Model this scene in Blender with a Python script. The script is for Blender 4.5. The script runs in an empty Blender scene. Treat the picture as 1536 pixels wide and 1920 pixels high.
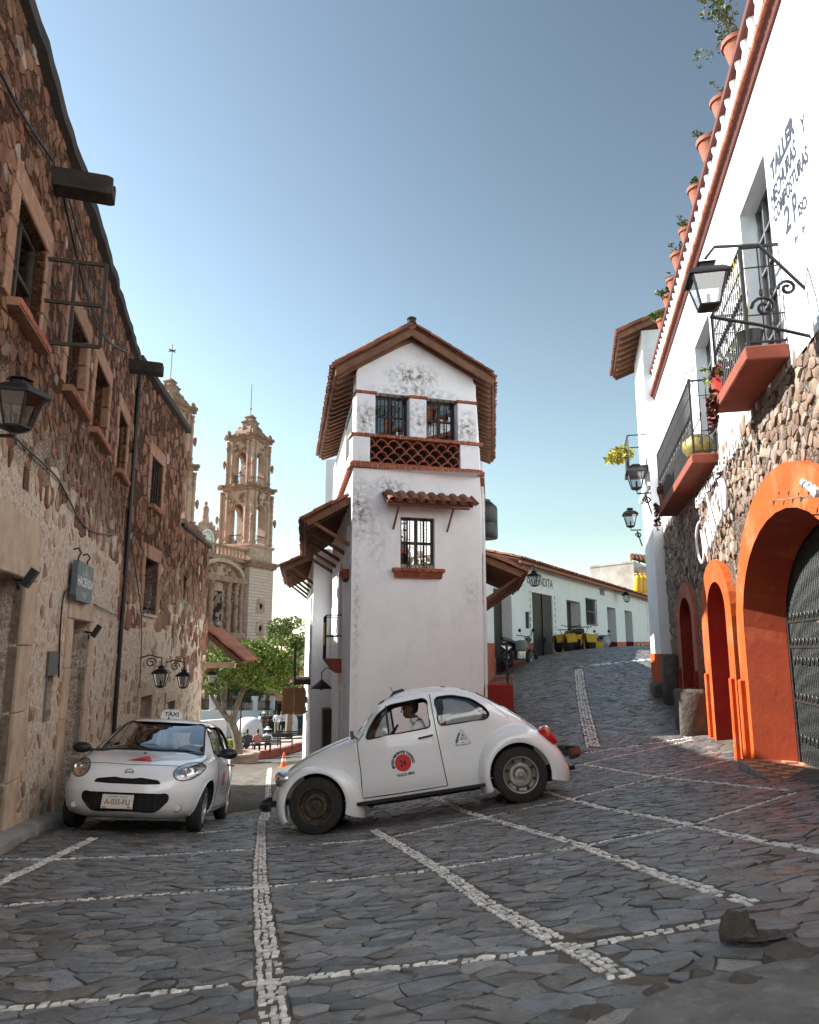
import bpy, bmesh, math, random
import numpy as np
from mathutils import Matrix, Vector
R = math.radians
random.seed(7)
scene = bpy.context.scene
C = scene.collection
# ---------------------------------------------------------------- camera
PITCH = math.atan2(258, 1380)
cam_d = bpy.data.cameras.new('camera'); cam = bpy.data.objects.new('camera', cam_d); C.objects.link(cam)
cam_d.sensor_fit = 'VERTICAL'; cam_d.sensor_height = 24; cam_d.sensor_width = 24; cam_d.lens = 1380 / 1920 * 24
cam_d.clip_start = .05; cam_d.clip_end = 3000
cam.location = (0, 0, 0); cam.rotation_euler = (math.pi / 2 + PITCH, 0, 0)
scene.camera = cam
# ---------------------------------------------------------------- sky, sun, exposure
SUN_EL, SUN_AZ = R(36.3), R(-75)           # azimuth from +Y, negative = towards -X
world = bpy.data.worlds.new('World'); scene.world = world; world.use_nodes = True
wn = world.node_tree.nodes; wl = world.node_tree.links
bg = wn['Background']; sky = wn.new('ShaderNodeTexSky'); sky.sky_type = 'NISHITA'; sky.sun_disc = False
sky.sun_elevation = SUN_EL; sky.sun_rotation = SUN_AZ; sky.altitude = 1700; sky.air_density = 2.0; sky.dust_density = .5; sky.ozone_density = 2.0
sat = wn.new('ShaderNodeHueSaturation'); sat.inputs['Saturation'].default_value = .40; sat.inputs['Value'].default_value = .325
gam = wn.new('ShaderNodeGamma'); gam.inputs[1].default_value = 2.1; tin = wn.new('ShaderNodeMix'); tin.data_type = 'RGBA'; tin.blend_type = 'MULTIPLY'; tin.inputs[0].default_value = 1; tin.inputs[7].default_value = (.86, .965, .96, 1)
wl.new(sky.outputs['Color'], sat.inputs['Color']); wl.new(sat.outputs[0], gam.inputs[0]); wl.new(gam.outputs[0], tin.inputs[6]); wl.new(tin.outputs[2], bg.inputs['Color']); bg.inputs['Strength'].default_value = .1
sun_d = bpy.data.lights.new('sun', 'SUN'); sun = bpy.data.objects.new('sun', sun_d); C.objects.link(sun)
sun_d.energy = 3.8; sun_d.angle = R(.55); sun_d.color = (1, .965, .91)
sdir = Vector((math.sin(SUN_AZ) * math.cos(SUN_EL), math.cos(SUN_AZ) * math.cos(SUN_EL), math.sin(SUN_EL)))
sun.rotation_euler = sdir.to_track_quat('Z', 'Y').to_euler(); sun.location = (-20, 5, 30)
vs = scene.view_settings; vs.view_transform = 'Standard'; vs.look = 'None'; vs.gamma = 1; vs.exposure = 1.7; vs.use_curve_mapping = False
scene.cycles.use_denoising = True
scene.cycles.max_bounces = 8; scene.cycles.diffuse_bounces = 6; scene.cycles.transparent_max_bounces = 16
# ---------------------------------------------------------------- frames: pixels of the photograph to places on real planes
FPX = 1380.; CPT, SPT = math.cos(PITCH), math.sin(PITCH)
def ray(u, v):
    a = (u - 768) / FPX; b = (960 - v) / FPX
    return Vector((a, CPT - b * SPT, SPT + b * CPT))
def at(u, v, d): return ray(u, v) * d
class Frame:
    """local x runs along a wall, local y = out * distance towards the street, z up"""
    def __init__(s, x, y, dx, dy, out, z=0., mat=None):
        n = math.hypot(dx, dy); s.d = Vector((dx / n, dy / n, 0)); s.out = out; s.o = Vector((x, y, z))
        s.ang = math.atan2(dy, dx)
        s.mat = mat or Matrix.Translation(s.o) @ Matrix.Rotation(s.ang, 4, 'Z')
        s.n = Vector((-s.d.y * out, s.d.x * out, 0))
    def hit(s, u, v, o=0.):
        r = ray(u, v); p = s.o + s.n * o; t = p.dot(s.n) / r.dot(s.n); q = r * t - s.o
        return q.dot(s.d), q.z
    def w(s, a, o, h): return s.mat @ Vector((a, o * s.out, h))
FW = Frame(0, 0, 1, 0, 1)
FL1 = Frame(-2.1, 0, -.236, .972, -1)
FL2 = Frame(-5.5, 14., -.098, .995, -1)
FR = Frame(4.8, 11.46, .2164, .976, 1)
_t = at(657, 1218, 14)
FT = Frame(_t.x, _t.y, .956, .292, -1)
FTL = Frame(_t.x, _t.y, -.165, .986, 1)
_q = FT.w(2.72, 0, 0)
FTR = Frame(_q.x, _q.y, .11, .994, -1)
FV = Frame(4.52, 27.5, .485, .875, -1)
def toF(fr, wv):
    q = fr.mat.inverted() @ Vector(wv); return (q.x, q.y * fr.out, q.z)
VIA = [None]          # set to a frame: parts are then given in that frame, whatever the frame of their thing
# ---------------------------------------------------------------- object helpers
INFO = {}
def tag(o, label=None, cat=None, group=None, kind=None):
    if label: o['label'] = label
    if cat: o['category'] = cat
    if group: o['group'] = group
    if kind: o['kind'] = kind
    return o
def thing(name, label, cat, fr=FW, loc=(0, 0, 0), group=None, kind=None, rot=None):
    e = bpy.data.objects.new(name, None); C.objects.link(e); e.empty_display_size = .2
    m = fr.mat @ Matrix.Translation((loc[0], loc[1] * fr.out, loc[2]))
    if rot is not None: m = m @ rot
    e.matrix_world = m
    INFO[e.name] = (fr, Vector(loc) if rot is None else Vector((0, 0, 0)))
    return tag(e, label, cat, group, kind)
def mesh_obj(name, me, parent=None):
    o = bpy.data.objects.new(name, me); C.objects.link(o)
    if parent is not None: o.parent = parent; INFO[o.name] = INFO[parent.name]
    return o
class MB:
    def __init__(s): s.v = []; s.f = []; s.m = []; s.c = []; s.col = (1, 1, 1); s.mi = 0
    def face(s, pts, mi=None):
        i = len(s.v); s.v += [tuple(p) for p in pts]; s.f.append(tuple(range(i, i + len(pts)))); s.m.append(s.mi if mi is None else mi); s.c.append(s.col); return s
    def raw(s, vs, fs, mi=None):
        i = len(s.v); s.v += [tuple(p) for p in vs]
        for f in fs: s.f.append(tuple(i + k for k in f)); s.m.append(s.mi if mi is None else mi); s.c.append(s.col)
        return s
    def box(s, x0, x1, y0, y1, z0, z1, mi=None):
        return s.raw([(x0, y0, z0), (x1, y0, z0), (x1, y1, z0), (x0, y1, z0), (x0, y0, z1), (x1, y0, z1), (x1, y1, z1), (x0, y1, z1)],
                     [(3, 2, 1, 0), (4, 5, 6, 7), (0, 1, 5, 4), (1, 2, 6, 5), (2, 3, 7, 6), (3, 0, 4, 7)], mi)
    def bevbox(s, x0, x1, y0, y1, z0, z1, b=.01, mi=None):
        """box with chamfered vertical and top edges"""
        def ring(z, e):
            return [(x0 + b + e, y0 + e, z), (x1 - b - e, y0 + e, z), (x1 - e, y0 + b + e, z), (x1 - e, y1 - b - e, z), (x1 - b - e, y1 - e, z), (x0 + b + e, y1 - e, z), (x0 + e, y1 - b - e, z), (x0 + e, y0 + b + e, z)]
        r = [ring(z0, b), ring(z0 + b, 0), ring(z1 - b, 0), ring(z1, b)]
        return s.loft(r, True, True, True, mi)
    def hexa(s, bot, top, mi=None):
        n = len(bot)
        return s.raw(list(bot) + list(top), [tuple(range(n - 1, -1, -1)), tuple(range(n, 2 * n))] + [(i, (i + 1) % n, n + (i + 1) % n, n + i) for i in range(n)], mi)
    def prism(s, poly, a0, a1, ax=1, mi=None):
        """poly in the two axes other than ax, extruded from a0 to a1 along ax"""
        def P(q, a): l = list(q); l.insert(ax, a); return tuple(l)
        return s.hexa([P(q, a0) for q in poly], [P(q, a1) for q in poly], mi)
    def loft(s, rings, closed=True, cap0=False, cap1=False, mi=None):
        n = len(rings[0]); fs = []; vs = [p for r in rings for p in r]
        for i in range(len(rings) - 1):
            for j in range(n if closed else n - 1):
                k = (j + 1) % n; fs.append((i * n + j, i * n + k, (i + 1) * n + k, (i + 1) * n + j))
        if cap0: fs.append(tuple(range(n - 1, -1, -1)))
        if cap1: fs.append(tuple((len(rings) - 1) * n + j for j in range(n)))
        return s.raw(vs, fs, mi)
    def tube(s, path, r, n=6, mi=None, caps=True):
        P = [Vector(p) for p in path]; rings = []; prev = None
        for i, p in enumerate(P):
            t = (P[min(i + 1, len(P) - 1)] - P[max(i - 1, 0)]).normalized()
            if prev is None:
                a = Vector((0, 0, 1)) if abs(t.z) < .9 else Vector((1, 0, 0)); x = t.cross(a).normalized()
            else:
                x = (prev - t * prev.dot(t)); x = x.normalized() if x.length > 1e-6 else t.orthogonal().normalized()
            prev = x; y = t.cross(x); rr = r[i] if isinstance(r, (list, tuple)) else r
            rings.append([p + (x * math.cos(2 * math.pi * k / n) + y * math.sin(2 * math.pi * k / n)) * rr for k in range(n)])
        return s.loft(rings, True, caps, caps, mi)
    def lathe(s, prof, c=(0, 0, 0), n=16, ax='z', mi=None, caps=True):
        rings = []
        for r, h in prof:
            ring = []
            for k in range(n):
                a = 2 * math.pi * k / n; x, y = r * math.cos(a), r * math.sin(a)
                q = (x, y, h) if ax == 'z' else ((x, h, y) if ax == 'y' else (h, x, y))
                ring.append((c[0] + q[0], c[1] + q[1], c[2] + q[2]))
            rings.append(ring)
        return s.loft(rings, True, caps, caps, mi)
    def build(s, name, mats, parent=None, fr=FW, loc=(0, 0, 0), smooth=False, label=None, cat=None, group=None, kind=None):
        if parent is not None: fr, loc = INFO[parent.name]
        me = bpy.data.meshes.new(name); k = fr.out
        if VIA[0] is not None and parent is not None: s.v = [toF(fr, VIA[0].w(*p)) for p in s.v]
        L = Vector((loc[0], loc[1] * k, loc[2]))
        me.from_pydata([(x - L.x, y * k - L.y, z - L.z) for x, y, z in s.v], [], s.f if k > 0 else [f[::-1] for f in s.f])
        if not isinstance(mats, (list, tuple)): mats = [mats]
        for m in mats: me.materials.append(m)
        me.polygons.foreach_set('material_index', s.m)
        if any(c != (1, 1, 1) for c in s.c):
            a = me.attributes.new('Col', 'FLOAT_COLOR', 'FACE'); a.data.foreach_set('color', [x for c in s.c for x in (c[0], c[1], c[2], 1)])
        if smooth: smooth_me(me, smooth if smooth is not True else 40)
        me.update(); o = mesh_obj(name, me, parent)
        if parent is None: o.matrix_world = fr.mat @ Matrix.Translation(L); INFO[o.name] = (fr, Vector(loc))
        return tag(o, label, cat, group, kind)
def smooth_me(me, ang=40):
    bm = bmesh.new(); bm.from_mesh(me); bmesh.ops.remove_doubles(bm, verts=bm.verts, dist=1e-5)
    for f in bm.faces: f.smooth = True
    for e in bm.edges:
        if len(e.link_faces) == 2 and e.calc_face_angle(0) > R(ang): e.smooth = False
    bm.to_mesh(me); bm.free()
def dup(o, mat=None, parent=None):
    """copy of a thing with its parts and sub-parts"""
    c = o.copy(); C.objects.link(c)
    if parent is not None: c.parent = parent; c.matrix_parent_inverse = o.matrix_parent_inverse
    for ch in o.children: dup(ch, None, c)
    if mat is not None: c.matrix_world = mat
    INFO[c.name] = INFO[o.name]
    return c
def text_polys(body, size=1., bold=0., align='LEFT', shear=0., sx=1.):
    """flat glyph triangles of a line of lettering in the xy plane"""
    cu = bpy.data.curves.new('t', 'FONT'); cu.body = body; cu.size = size; cu.align_x = align; cu.offset = bold; cu.shear = shear; cu.resolution_u = 3
    ob = bpy.data.objects.new('t', cu); C.objects.link(ob)
    dg = bpy.context.evaluated_depsgraph_get(); me = bpy.data.meshes.new_from_object(ob.evaluated_get(dg))
    vs = [(v.co.x * sx, v.co.y) for v in me.vertices]; fs = [tuple(p.vertices) for p in me.polygons]
    bpy.data.objects.remove(ob); bpy.data.curves.remove(cu); bpy.data.meshes.remove(me)
    return vs, fs
def lettering(mb, body, size, fn, **k):
    vs, fs = text_polys(body, size, **k); mb.raw([fn(x, y) for x, y in vs], fs)
def eval_mesh(ob):
    dg = bpy.context.evaluated_depsgraph_get(); return bpy.data.meshes.new_from_object(ob.evaluated_get(dg))
def boolean(me, cutters, op='DIFFERENCE'):
    """mesh data minus a list of MB solids"""
    ob = bpy.data.objects.new('b', me); C.objects.link(ob); tmp = []
    for c in cutters:
        cm = bpy.data.meshes.new('c'); cm.from_pydata(c.v, [], c.f); cm.update()
        bm = bmesh.new(); bm.from_mesh(cm); bmesh.ops.remove_doubles(bm, verts=bm.verts, dist=1e-6); bmesh.ops.recalc_face_normals(bm, faces=bm.faces); bm.to_mesh(cm); bm.free()
        co = bpy.data.objects.new('c', cm); C.objects.link(co); tmp.append(co)
        md = ob.modifiers.new('b', 'BOOLEAN'); md.object = co; md.operation = op; md.solver = 'EXACT'
    r = eval_mesh(ob)
    for t in tmp: d = t.data; bpy.data.objects.remove(t); bpy.data.meshes.remove(d)
    bpy.data.objects.remove(ob); return r
# ---------------------------------------------------------------- materials
def nodes_of(name):
    m = bpy.data.materials.new(name); m.use_nodes = True; nt = m.node_tree; return m, nt, nt.nodes, nt.links, nt.nodes['Principled BSDF']
def mat(name, c1, c2=None, scale=6., rough=.7, bump=0., bscale=30., attr=False, rnd=0., metal=0., spec=.5, lo=.35, hi=.65, detail=6., c3=None, s3=1.2, lo3=.5, hi3=.7, coat=0., dist=.01, rough2=None):
    m, nt, N, L, P = nodes_of(name)
    P.inputs['Roughness'].default_value = rough; P.inputs['Metallic'].default_value = metal; P.inputs['Specular IOR Level'].default_value = spec
    P.inputs['Coat Weight'].default_value = coat
    tc = N.new('ShaderNodeTexCoord')
    def noise(sc, det=detail):
        n = N.new('ShaderNodeTexNoise'); n.inputs['Scale'].default_value = sc; n.inputs['Detail'].default_value = det; n.inputs['Roughness'].default_value = .62
        L.new(tc.outputs['Object'], n.inputs['Vector']); return n
    def ramp(src, a, b):
        r = N.new('ShaderNodeMapRange'); r.inputs['From Min'].default_value = a; r.inputs['From Max'].default_value = b; L.new(src, r.inputs['Value']); return r.outputs['Result']
    def mix(fac, a, b, mode='MIX'):
        x = N.new('ShaderNodeMix'); x.data_type = 'RGBA'; x.blend_type = mode
        for s, val in ((x.inputs[0], fac), (x.inputs[6], a), (x.inputs[7], b)):
            if isinstance(val, (int, float)): s.default_value = val
            elif isinstance(val, tuple): s.default_value = (*val, 1)
            else: L.new(val, s)
        return x.outputs[2]
    col = (c1[0], c1[1], c1[2])
    n1 = None
    if c2: n1 = noise(scale); col = mix(ramp(n1.outputs['Fac'], lo, hi), c1, c2)
    if c3: col = mix(ramp(noise(s3).outputs['Fac'], lo3, hi3), col, c3)
    if attr:
        a = N.new('ShaderNodeAttribute'); a.attribute_name = 'Col'; col = mix(1., col, a.outputs['Color'], 'MULTIPLY')
    if rnd:
        oi = N.new('ShaderNodeObjectInfo'); h = N.new('ShaderNodeHueSaturation'); L.new(ramp(oi.outputs['Random'], 0, 1), h.inputs['Value'])
        h.inputs['Value'].default_value = 1; mr = N.new('ShaderNodeMapRange'); mr.inputs['To Min'].default_value = 1 - rnd; mr.inputs['To Max'].default_value = 1 + rnd
        L.new(oi.outputs['Random'], mr.inputs['Value']); L.new(mr.outputs['Result'], h.inputs['Value'])
        if isinstance(col, tuple): h.inputs['Color'].default_value = (*col, 1)
        else: L.new(col, h.inputs['Color'])
        col = h.outputs['Color']
    if isinstance(col, tuple): P.inputs['Base Color'].default_value = (*col, 1)
    else: L.new(col, P.inputs['Base Color'])
    if rough2 is not None:
        mr = N.new('ShaderNodeMapRange'); mr.inputs['From Min'].default_value = .35; mr.inputs['From Max'].default_value = .65; mr.inputs['To Min'].default_value = rough; mr.inputs['To Max'].default_value = rough2
        L.new(noise(scale * .7).outputs['Fac'], mr.inputs['Value']); L.new(mr.outputs['Result'], P.inputs['Roughness'])
    if bump:
        b = N.new('ShaderNodeBump'); b.inputs['Strength'].default_value = bump; b.inputs['Distance'].default_value = dist
        L.new(noise(bscale, 8).outputs['Fac'], b.inputs['Height']); L.new(b.outputs['Normal'], P.inputs['Normal'])
    return m
def stained(name, base, spots, off=(0, 0, 0), dirt=(.16, .13, .1), scale=3., bump=.25, amount=.35, streak=(1, 1, .35)):
    """lime-washed plaster with mould patches of their own shape at given places (object coordinates)"""
    m, nt, N, L, P = nodes_of(name); P.inputs['Roughness'].default_value = .88; P.inputs['Specular IOR Level'].default_value = .25
    tc = N.new('ShaderNodeTexCoord')
    def noise(sc, det, vec=None):
        n = N.new('ShaderNodeTexNoise'); n.inputs['Scale'].default_value = sc; n.inputs['Detail'].default_value = det; n.inputs['Roughness'].default_value = .68
        L.new(vec or tc.outputs['Object'], n.inputs['Vector']); return n.outputs['Fac']
    def mth(op, a, b=None):
        x = N.new('ShaderNodeMath'); x.operation = op; x.use_clamp = False
        for i, val in enumerate((a, b)):
            if val is None: continue
            if isinstance(val, (int, float)): x.inputs[i].default_value = val
            else: L.new(val, x.inputs[i])
        return x.outputs[0]
    def rng(v, a, b, c=0., d=1.):
        r = N.new('ShaderNodeMapRange'); r.inputs['From Min'].default_value = a; r.inputs['From Max'].default_value = b; r.inputs['To Min'].default_value = c; r.inputs['To Max'].default_value = d; L.new(v, r.inputs['Value']); return r.outputs['Result']
    mp = N.new('ShaderNodeMapping'); mp.inputs['Scale'].default_value = streak; L.new(tc.outputs['Object'], mp.inputs['Vector'])
    fine = noise(26, 8); big = noise(scale, 8, mp.outputs['Vector'])
    tot = rng(big, .55, .78, 0, amount)
    for (x, y, z), (rx, ry, rz), st in spots:
        x, y, z = x - off[0], y - off[1], z - off[2]
        q = N.new('ShaderNodeMapping'); q.vector_type = 'TEXTURE'; q.inputs['Location'].default_value = (x, y, z); q.inputs['Scale'].default_value = (rx, ry, rz); L.new(tc.outputs['Object'], q.inputs['Vector'])
        ln = N.new('ShaderNodeVectorMath'); ln.operation = 'LENGTH'; L.new(q.outputs['Vector'], ln.inputs[0])
        g = rng(ln.outputs['Value'], 1., .1, 0, st); tot = mth('ADD', tot, mth('MULTIPLY', g, rng(noise(9, 9), .42, .62)))
    tot = mth('MULTIPLY', tot, rng(fine, .3, .6, .35, 1.1))
    cl = N.new('ShaderNodeClamp'); L.new(tot, cl.inputs['Value'])
    b0 = N.new('ShaderNodeMix'); b0.data_type = 'RGBA'; L.new(rng(noise(1.3, 5), .35, .65), b0.inputs[0]); b0.inputs[6].default_value = (*base, 1); b0.inputs[7].default_value = (base[0] * .92, base[1] * .915, base[2] * .91, 1)
    mx = N.new('ShaderNodeMix'); mx.data_type = 'RGBA'; L.new(cl.outputs[0], mx.inputs[0]); L.new(b0.outputs[2], mx.inputs[6]); mx.inputs[7].default_value = (*dirt, 1)
    L.new(mx.outputs[2], P.inputs['Base Color'])
    bp = N.new('ShaderNodeBump'); bp.inputs['Strength'].default_value = bump; bp.inputs['Distance'].default_value = .02
    L.new(mth('ADD', noise(5, 6), mth('MULTIPLY', fine, .35)), bp.inputs['Height']); L.new(bp.outputs['Normal'], P.inputs['Normal'])
    return m
def rubble(name, c1, c2, c3, scale=14., rough=.93, bump=1., dist=.03, coat=None):
    """mortar full of small chips: cell colours with recessed cell borders"""
    m, nt, N, L, P = nodes_of(name); P.inputs['Roughness'].default_value = rough; P.inputs['Specular IOR Level'].default_value = .2
    tc = N.new('ShaderNodeTexCoord'); nz = N.new('ShaderNodeTexNoise'); nz.inputs['Scale'].default_value = 9; nz.inputs['Detail'].default_value = 4; L.new(tc.outputs['Object'], nz.inputs['Vector'])
    ad = N.new('ShaderNodeVectorMath'); ad.operation = 'MULTIPLY_ADD'; L.new(nz.outputs['Color'], ad.inputs[0]); ad.inputs[1].default_value = (.12, .12, .12); L.new(tc.outputs['Object'], ad.inputs[2])
    v = N.new('ShaderNodeTexVoronoi'); v.inputs['Scale'].default_value = scale; L.new(ad.outputs[0], v.inputs['Vector'])
    e = N.new('ShaderNodeTexVoronoi'); e.feature = 'DISTANCE_TO_EDGE'; e.inputs['Scale'].default_value = scale; L.new(ad.outputs[0], e.inputs['Vector'])
    sp = N.new('ShaderNodeSeparateColor'); L.new(v.outputs['Color'], sp.inputs[0]); rp = N.new('ShaderNodeValToRGB'); L.new(sp.outputs[0], rp.inputs[0])
    rp.color_ramp.elements[0].color = (*c1, 1); rp.color_ramp.elements[1].color = (*c2, 1); k = rp.color_ramp.elements.new(.5); k.color = (*c3, 1)
    mr = N.new('ShaderNodeMapRange'); L.new(e.outputs['Distance'], mr.inputs['Value']); mr.inputs['From Max'].default_value = .16
    n2 = N.new('ShaderNodeTexNoise'); n2.inputs['Scale'].default_value = 40; n2.inputs['Detail'].default_value = 8; L.new(tc.outputs['Object'], n2.inputs['Vector'])
    mx = N.new('ShaderNodeMix'); mx.data_type = 'RGBA'; mx.blend_type = 'MULTIPLY'; mx.inputs[0].default_value = .5; L.new(rp.outputs[0], mx.inputs[6]); L.new(n2.outputs['Fac'], mx.inputs[7]); col = mx.outputs[2]
    if coat:      # remains of plaster that thin out above a height (object z), ragged
        z0, z1, cc = coat; sx = N.new('ShaderNodeSeparateXYZ'); L.new(tc.outputs['Object'], sx.inputs[0]); nb = N.new('ShaderNodeTexNoise'); nb.inputs['Scale'].default_value = 1.7; nb.inputs['Detail'].default_value = 10; nb.inputs['Roughness'].default_value = .72; L.new(tc.outputs['Object'], nb.inputs['Vector'])
        q = N.new('ShaderNodeMath'); q.operation = 'MULTIPLY_ADD'; L.new(nb.outputs['Fac'], q.inputs[0]); q.inputs[1].default_value = -3.2; L.new(sx.outputs[2], q.inputs[2]); w = N.new('ShaderNodeMapRange'); w.inputs['From Min'].default_value = z1 - 1.6; w.inputs['From Max'].default_value = z0 - 1.6; L.new(q.outputs[0], w.inputs['Value'])
        m3 = N.new('ShaderNodeMix'); m3.data_type = 'RGBA'; L.new(w.outputs['Result'], m3.inputs[0]); L.new(col, m3.inputs[6]); m3.inputs[7].default_value = (*cc, 1); col = m3.outputs[2]
    L.new(col, P.inputs['Base Color'])
    a = N.new('ShaderNodeMath'); a.operation = 'MULTIPLY_ADD'; L.new(n2.outputs['Fac'], a.inputs[0]); a.inputs[1].default_value = .5; L.new(mr.outputs['Result'], a.inputs[2])
    b = N.new('ShaderNodeBump'); b.inputs['Strength'].default_value = bump; b.inputs['Distance'].default_value = dist; L.new(a.outputs[0], b.inputs['Height']); L.new(b.outputs['Normal'], P.inputs['Normal'])
    return m
def glass(name, tint=(.9, .95, .95), refl=1., base=.04):
    m, nt, N, L, P = nodes_of(name); N.remove(P); out = N['Material Output']
    t = N.new('ShaderNodeBsdfTransparent'); t.inputs['Color'].default_value = (*tint, 1)
    g = N.new('ShaderNodeBsdfGlossy'); g.inputs['Roughness'].default_value = .015
    lw = N.new('ShaderNodeLayerWeight'); lw.inputs['Blend'].default_value = .35
    mr = N.new('ShaderNodeMapRange'); L.new(lw.outputs['Facing'], mr.inputs['Value']); mr.inputs['To Min'].default_value = base; mr.inputs['To Max'].default_value = min(1, .75 * refl)
    mx = N.new('ShaderNodeMixShader'); L.new(mr.outputs['Result'], mx.inputs['Fac']); L.new(t.outputs[0], mx.inputs[1]); L.new(g.outputs[0], mx.inputs[2]); L.new(mx.outputs[0], out.inputs['Surface'])
    return m
# ---------------------------------------------------------------- irregular stones
def clip(poly, nx, ny, c):
    """keep the part of poly where nx*x+ny*y<=c"""
    out = []; n = len(poly)
    for i in range(n):
        a = poly[i]; b = poly[(i + 1) % n]; da = nx * a[0] + ny * a[1] - c; db = nx * b[0] + ny * b[1] - c
        if da <= 0: out.append(a)
        if da * db < 0: t = da / (da - db); out.append((a[0] + (b[0] - a[0]) * t, a[1] + (b[1] - a[1]) * t))
    return out
def cells(x0, x1, y0, y1, w, h, gap, keep, jit=.42, rng=random):
    """irregular convex stones that pave a rectangle, joints of width gap between them"""
    nx, ny = int((x1 - x0) / w) + 1, int((y1 - y0) / h) + 1; S = {}
    for j in range(ny):
        for i in range(nx):
            S[i, j] = (x0 + (i + .5 + (.5 if j % 2 else 0) + rng.uniform(-jit, jit)) * w, y0 + (j + .5 + rng.uniform(-jit, jit)) * h)
    k = w / h; res = []
    for (i, j), s in S.items():
        if not keep(*s): continue
        P = [(s[0] - w * 1.3, s[1] - h * 1.3), (s[0] + w * 1.3, s[1] - h * 1.3), (s[0] + w * 1.3, s[1] + h * 1.3), (s[0] - w * 1.3, s[1] + h * 1.3)]
        for dj in (-2, -1, 0, 1, 2):
            for di in (-2, -1, 0, 1, 2):
                q = S.get((i + di, j + dj))
                if q is None or (di == 0 and dj == 0): continue
                dx, dy = q[0] - s[0], (q[1] - s[1]) * k * k; l = math.hypot(dx, dy)
                mx, my = (q[0] + s[0]) / 2, (q[1] + s[1]) / 2
                P = clip(P, dx / l, dy / l, (mx * dx + my * dy) / l - gap / 2)
                if len(P) < 3: break
            if len(P) < 3: break
        if len(P) >= 3:
            P2 = []
            for a in P:
                if not P2 or math.hypot(a[0] - P2[-1][0], a[1] - P2[-1][1]) > .008: P2.append(a)
            if len(P2) >= 3 and parea(P2) > w * h * .12: res.append(P2)
    return res
def parea(P): return abs(sum(P[i][0] * P[(i + 1) % len(P)][1] - P[(i + 1) % len(P)][0] * P[i][1] for i in range(len(P)))) / 2
def pcen(P): return sum(p[0] for p in P) / len(P), sum(p[1] for p in P) / len(P)
def chamfer(P, f=.22):
    """cut the corners of a polygon so that a stone is not sharp"""
    out = []; n = len(P)
    for i in range(n):
        a, b, c = P[i - 1], P[i], P[(i + 1) % n]
        out.append((b[0] + (a[0] - b[0]) * f, b[1] + (a[1] - b[1]) * f)); out.append((b[0] + (c[0] - b[0]) * f, b[1] + (c[1] - b[1]) * f))
    return out
def ragged(P, amp=.1, rng=random, most=10):
    """break the straight edges of a stone outline"""
    out = []; n = len(P); m = most - n
    for i in range(n):
        a, b = P[i], P[(i + 1) % n]; out.append(a); l = math.hypot(b[0] - a[0], b[1] - a[1])
        if l > .05 and m > 0: t = rng.uniform(.35, .65); d = rng.uniform(-amp, amp * .6); out.append((a[0] + (b[0] - a[0]) * t - (b[1] - a[1]) * d, a[1] + (b[1] - a[1]) * t + (b[0] - a[0]) * d)); m -= 1
    return out
def stone(mb, P, place, depth, proud, col, rng=random, top=.86):
    """one stone: side walls and a slightly tilted, slightly domed face"""
    cx, cy = pcen(P); n = len(P); mb.col = col
    tx, ty = rng.uniform(-.06, .06), rng.uniform(-.06, .06)
    lo = [place(x, y, -depth) for x, y in P]
    mid = [place(x, y, proud * .7 + (x - cx) * tx + (y - cy) * ty) for x, y in P]
    hi = [place(cx + (x - cx) * top, cy + (y - cy) * top, proud * rng.uniform(.8, 1.1) + (x - cx) * tx + (y - cy) * ty) for x, y in P]
    mb.loft([lo, mid, hi], True, False, True)
# ================================================================ ground
def proj(p):
    d = p[1] * CPT + p[2] * SPT
    if d < .1: return (-9999, -9999, d)
    return 768 + FPX * p[0] / d, 960 - FPX * (p[2] * CPT - p[1] * SPT) / d, d
_cp = [(0, 0, -.88), (0, 3, -1.22), (2.4, 3, -.88), (-1.4, 3, -1.36), (1.6, 6, -1.36), (0, 6, -1.6), (-2.3, 3, -1.35), (2.3, 0, -.6), (-2.1, 0, -1.05), (3.4, 6, -1.15),
       (0, -4, -.5), (4, -4, -.2), (-4, -4, -.8), (-3.9, 7.5, -1.8), (-4.35, 9.3, -2.0), (-2.49, 9.14, -2.09), (-3.95, 9.0, -2.03), (-2.79, 11.66, -2.5), (-4.6, 11.4, -2.45),
       (-1.08, 9.04, -2.11), (1.275, 9.0, -1.745), (4.47, 9.96, -1.44), (4.8, 11.46, -1.42), (5.45, 14.4, -1.25), (6.0, 17, -1.05), (6.5, 19.5, -.78), (1.9, 15.8, -1.35), (3, 20, -.85),
       (4, 27, -.41), (9, 33, -.45), (15.5, 47, -.55), (20, 60, -.6), (24, 40, -.3), (14, 20, -.3), (12, 8, .2), (-1.1, 14, -2.55), (-4, 21.6, -3.95), (-6.3, 21.6, -3.8), (-2.2, 19, -3.35),
       (-4.9, 31, -4.66), (-9, 34, -4.85), (-4, 40, -5.4), (-10, 66, -7.3), (-25, 60, -6.9), (-32, 95, -8.2), (-14, 22, -3.6), (-14, 8, -1.6), (-40, 40, -6), (0, 80, -7.5), (10, 75, -4)]
_A = np.array(_cp); _n = len(_A)
def _U(r): return np.where(r > 1e-9, r * r * np.log(r + 1e-12), 0.)
_K = _U(np.hypot(_A[:, None, 0] - _A[None, :, 0], _A[:, None, 1] - _A[None, :, 1])) + np.eye(_n) * .4
_Pm = np.c_[np.ones(_n), _A[:, :2]]
_sol = np.linalg.solve(np.block([[_K, _Pm], [_Pm.T, np.zeros((3, 3))]]), np.r_[_A[:, 2], 0, 0, 0])
def tps(x, y):
    x = np.asarray(x, float); y = np.asarray(y, float); sh = x.shape; x = x.ravel(); y = y.ravel()
    z = _sol[_n] + _sol[_n + 1] * x + _sol[_n + 2] * y
    for k in range(_n): z += _sol[k] * _U(np.hypot(x - _A[k, 0], y - _A[k, 1]))
    return z.reshape(sh)
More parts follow.
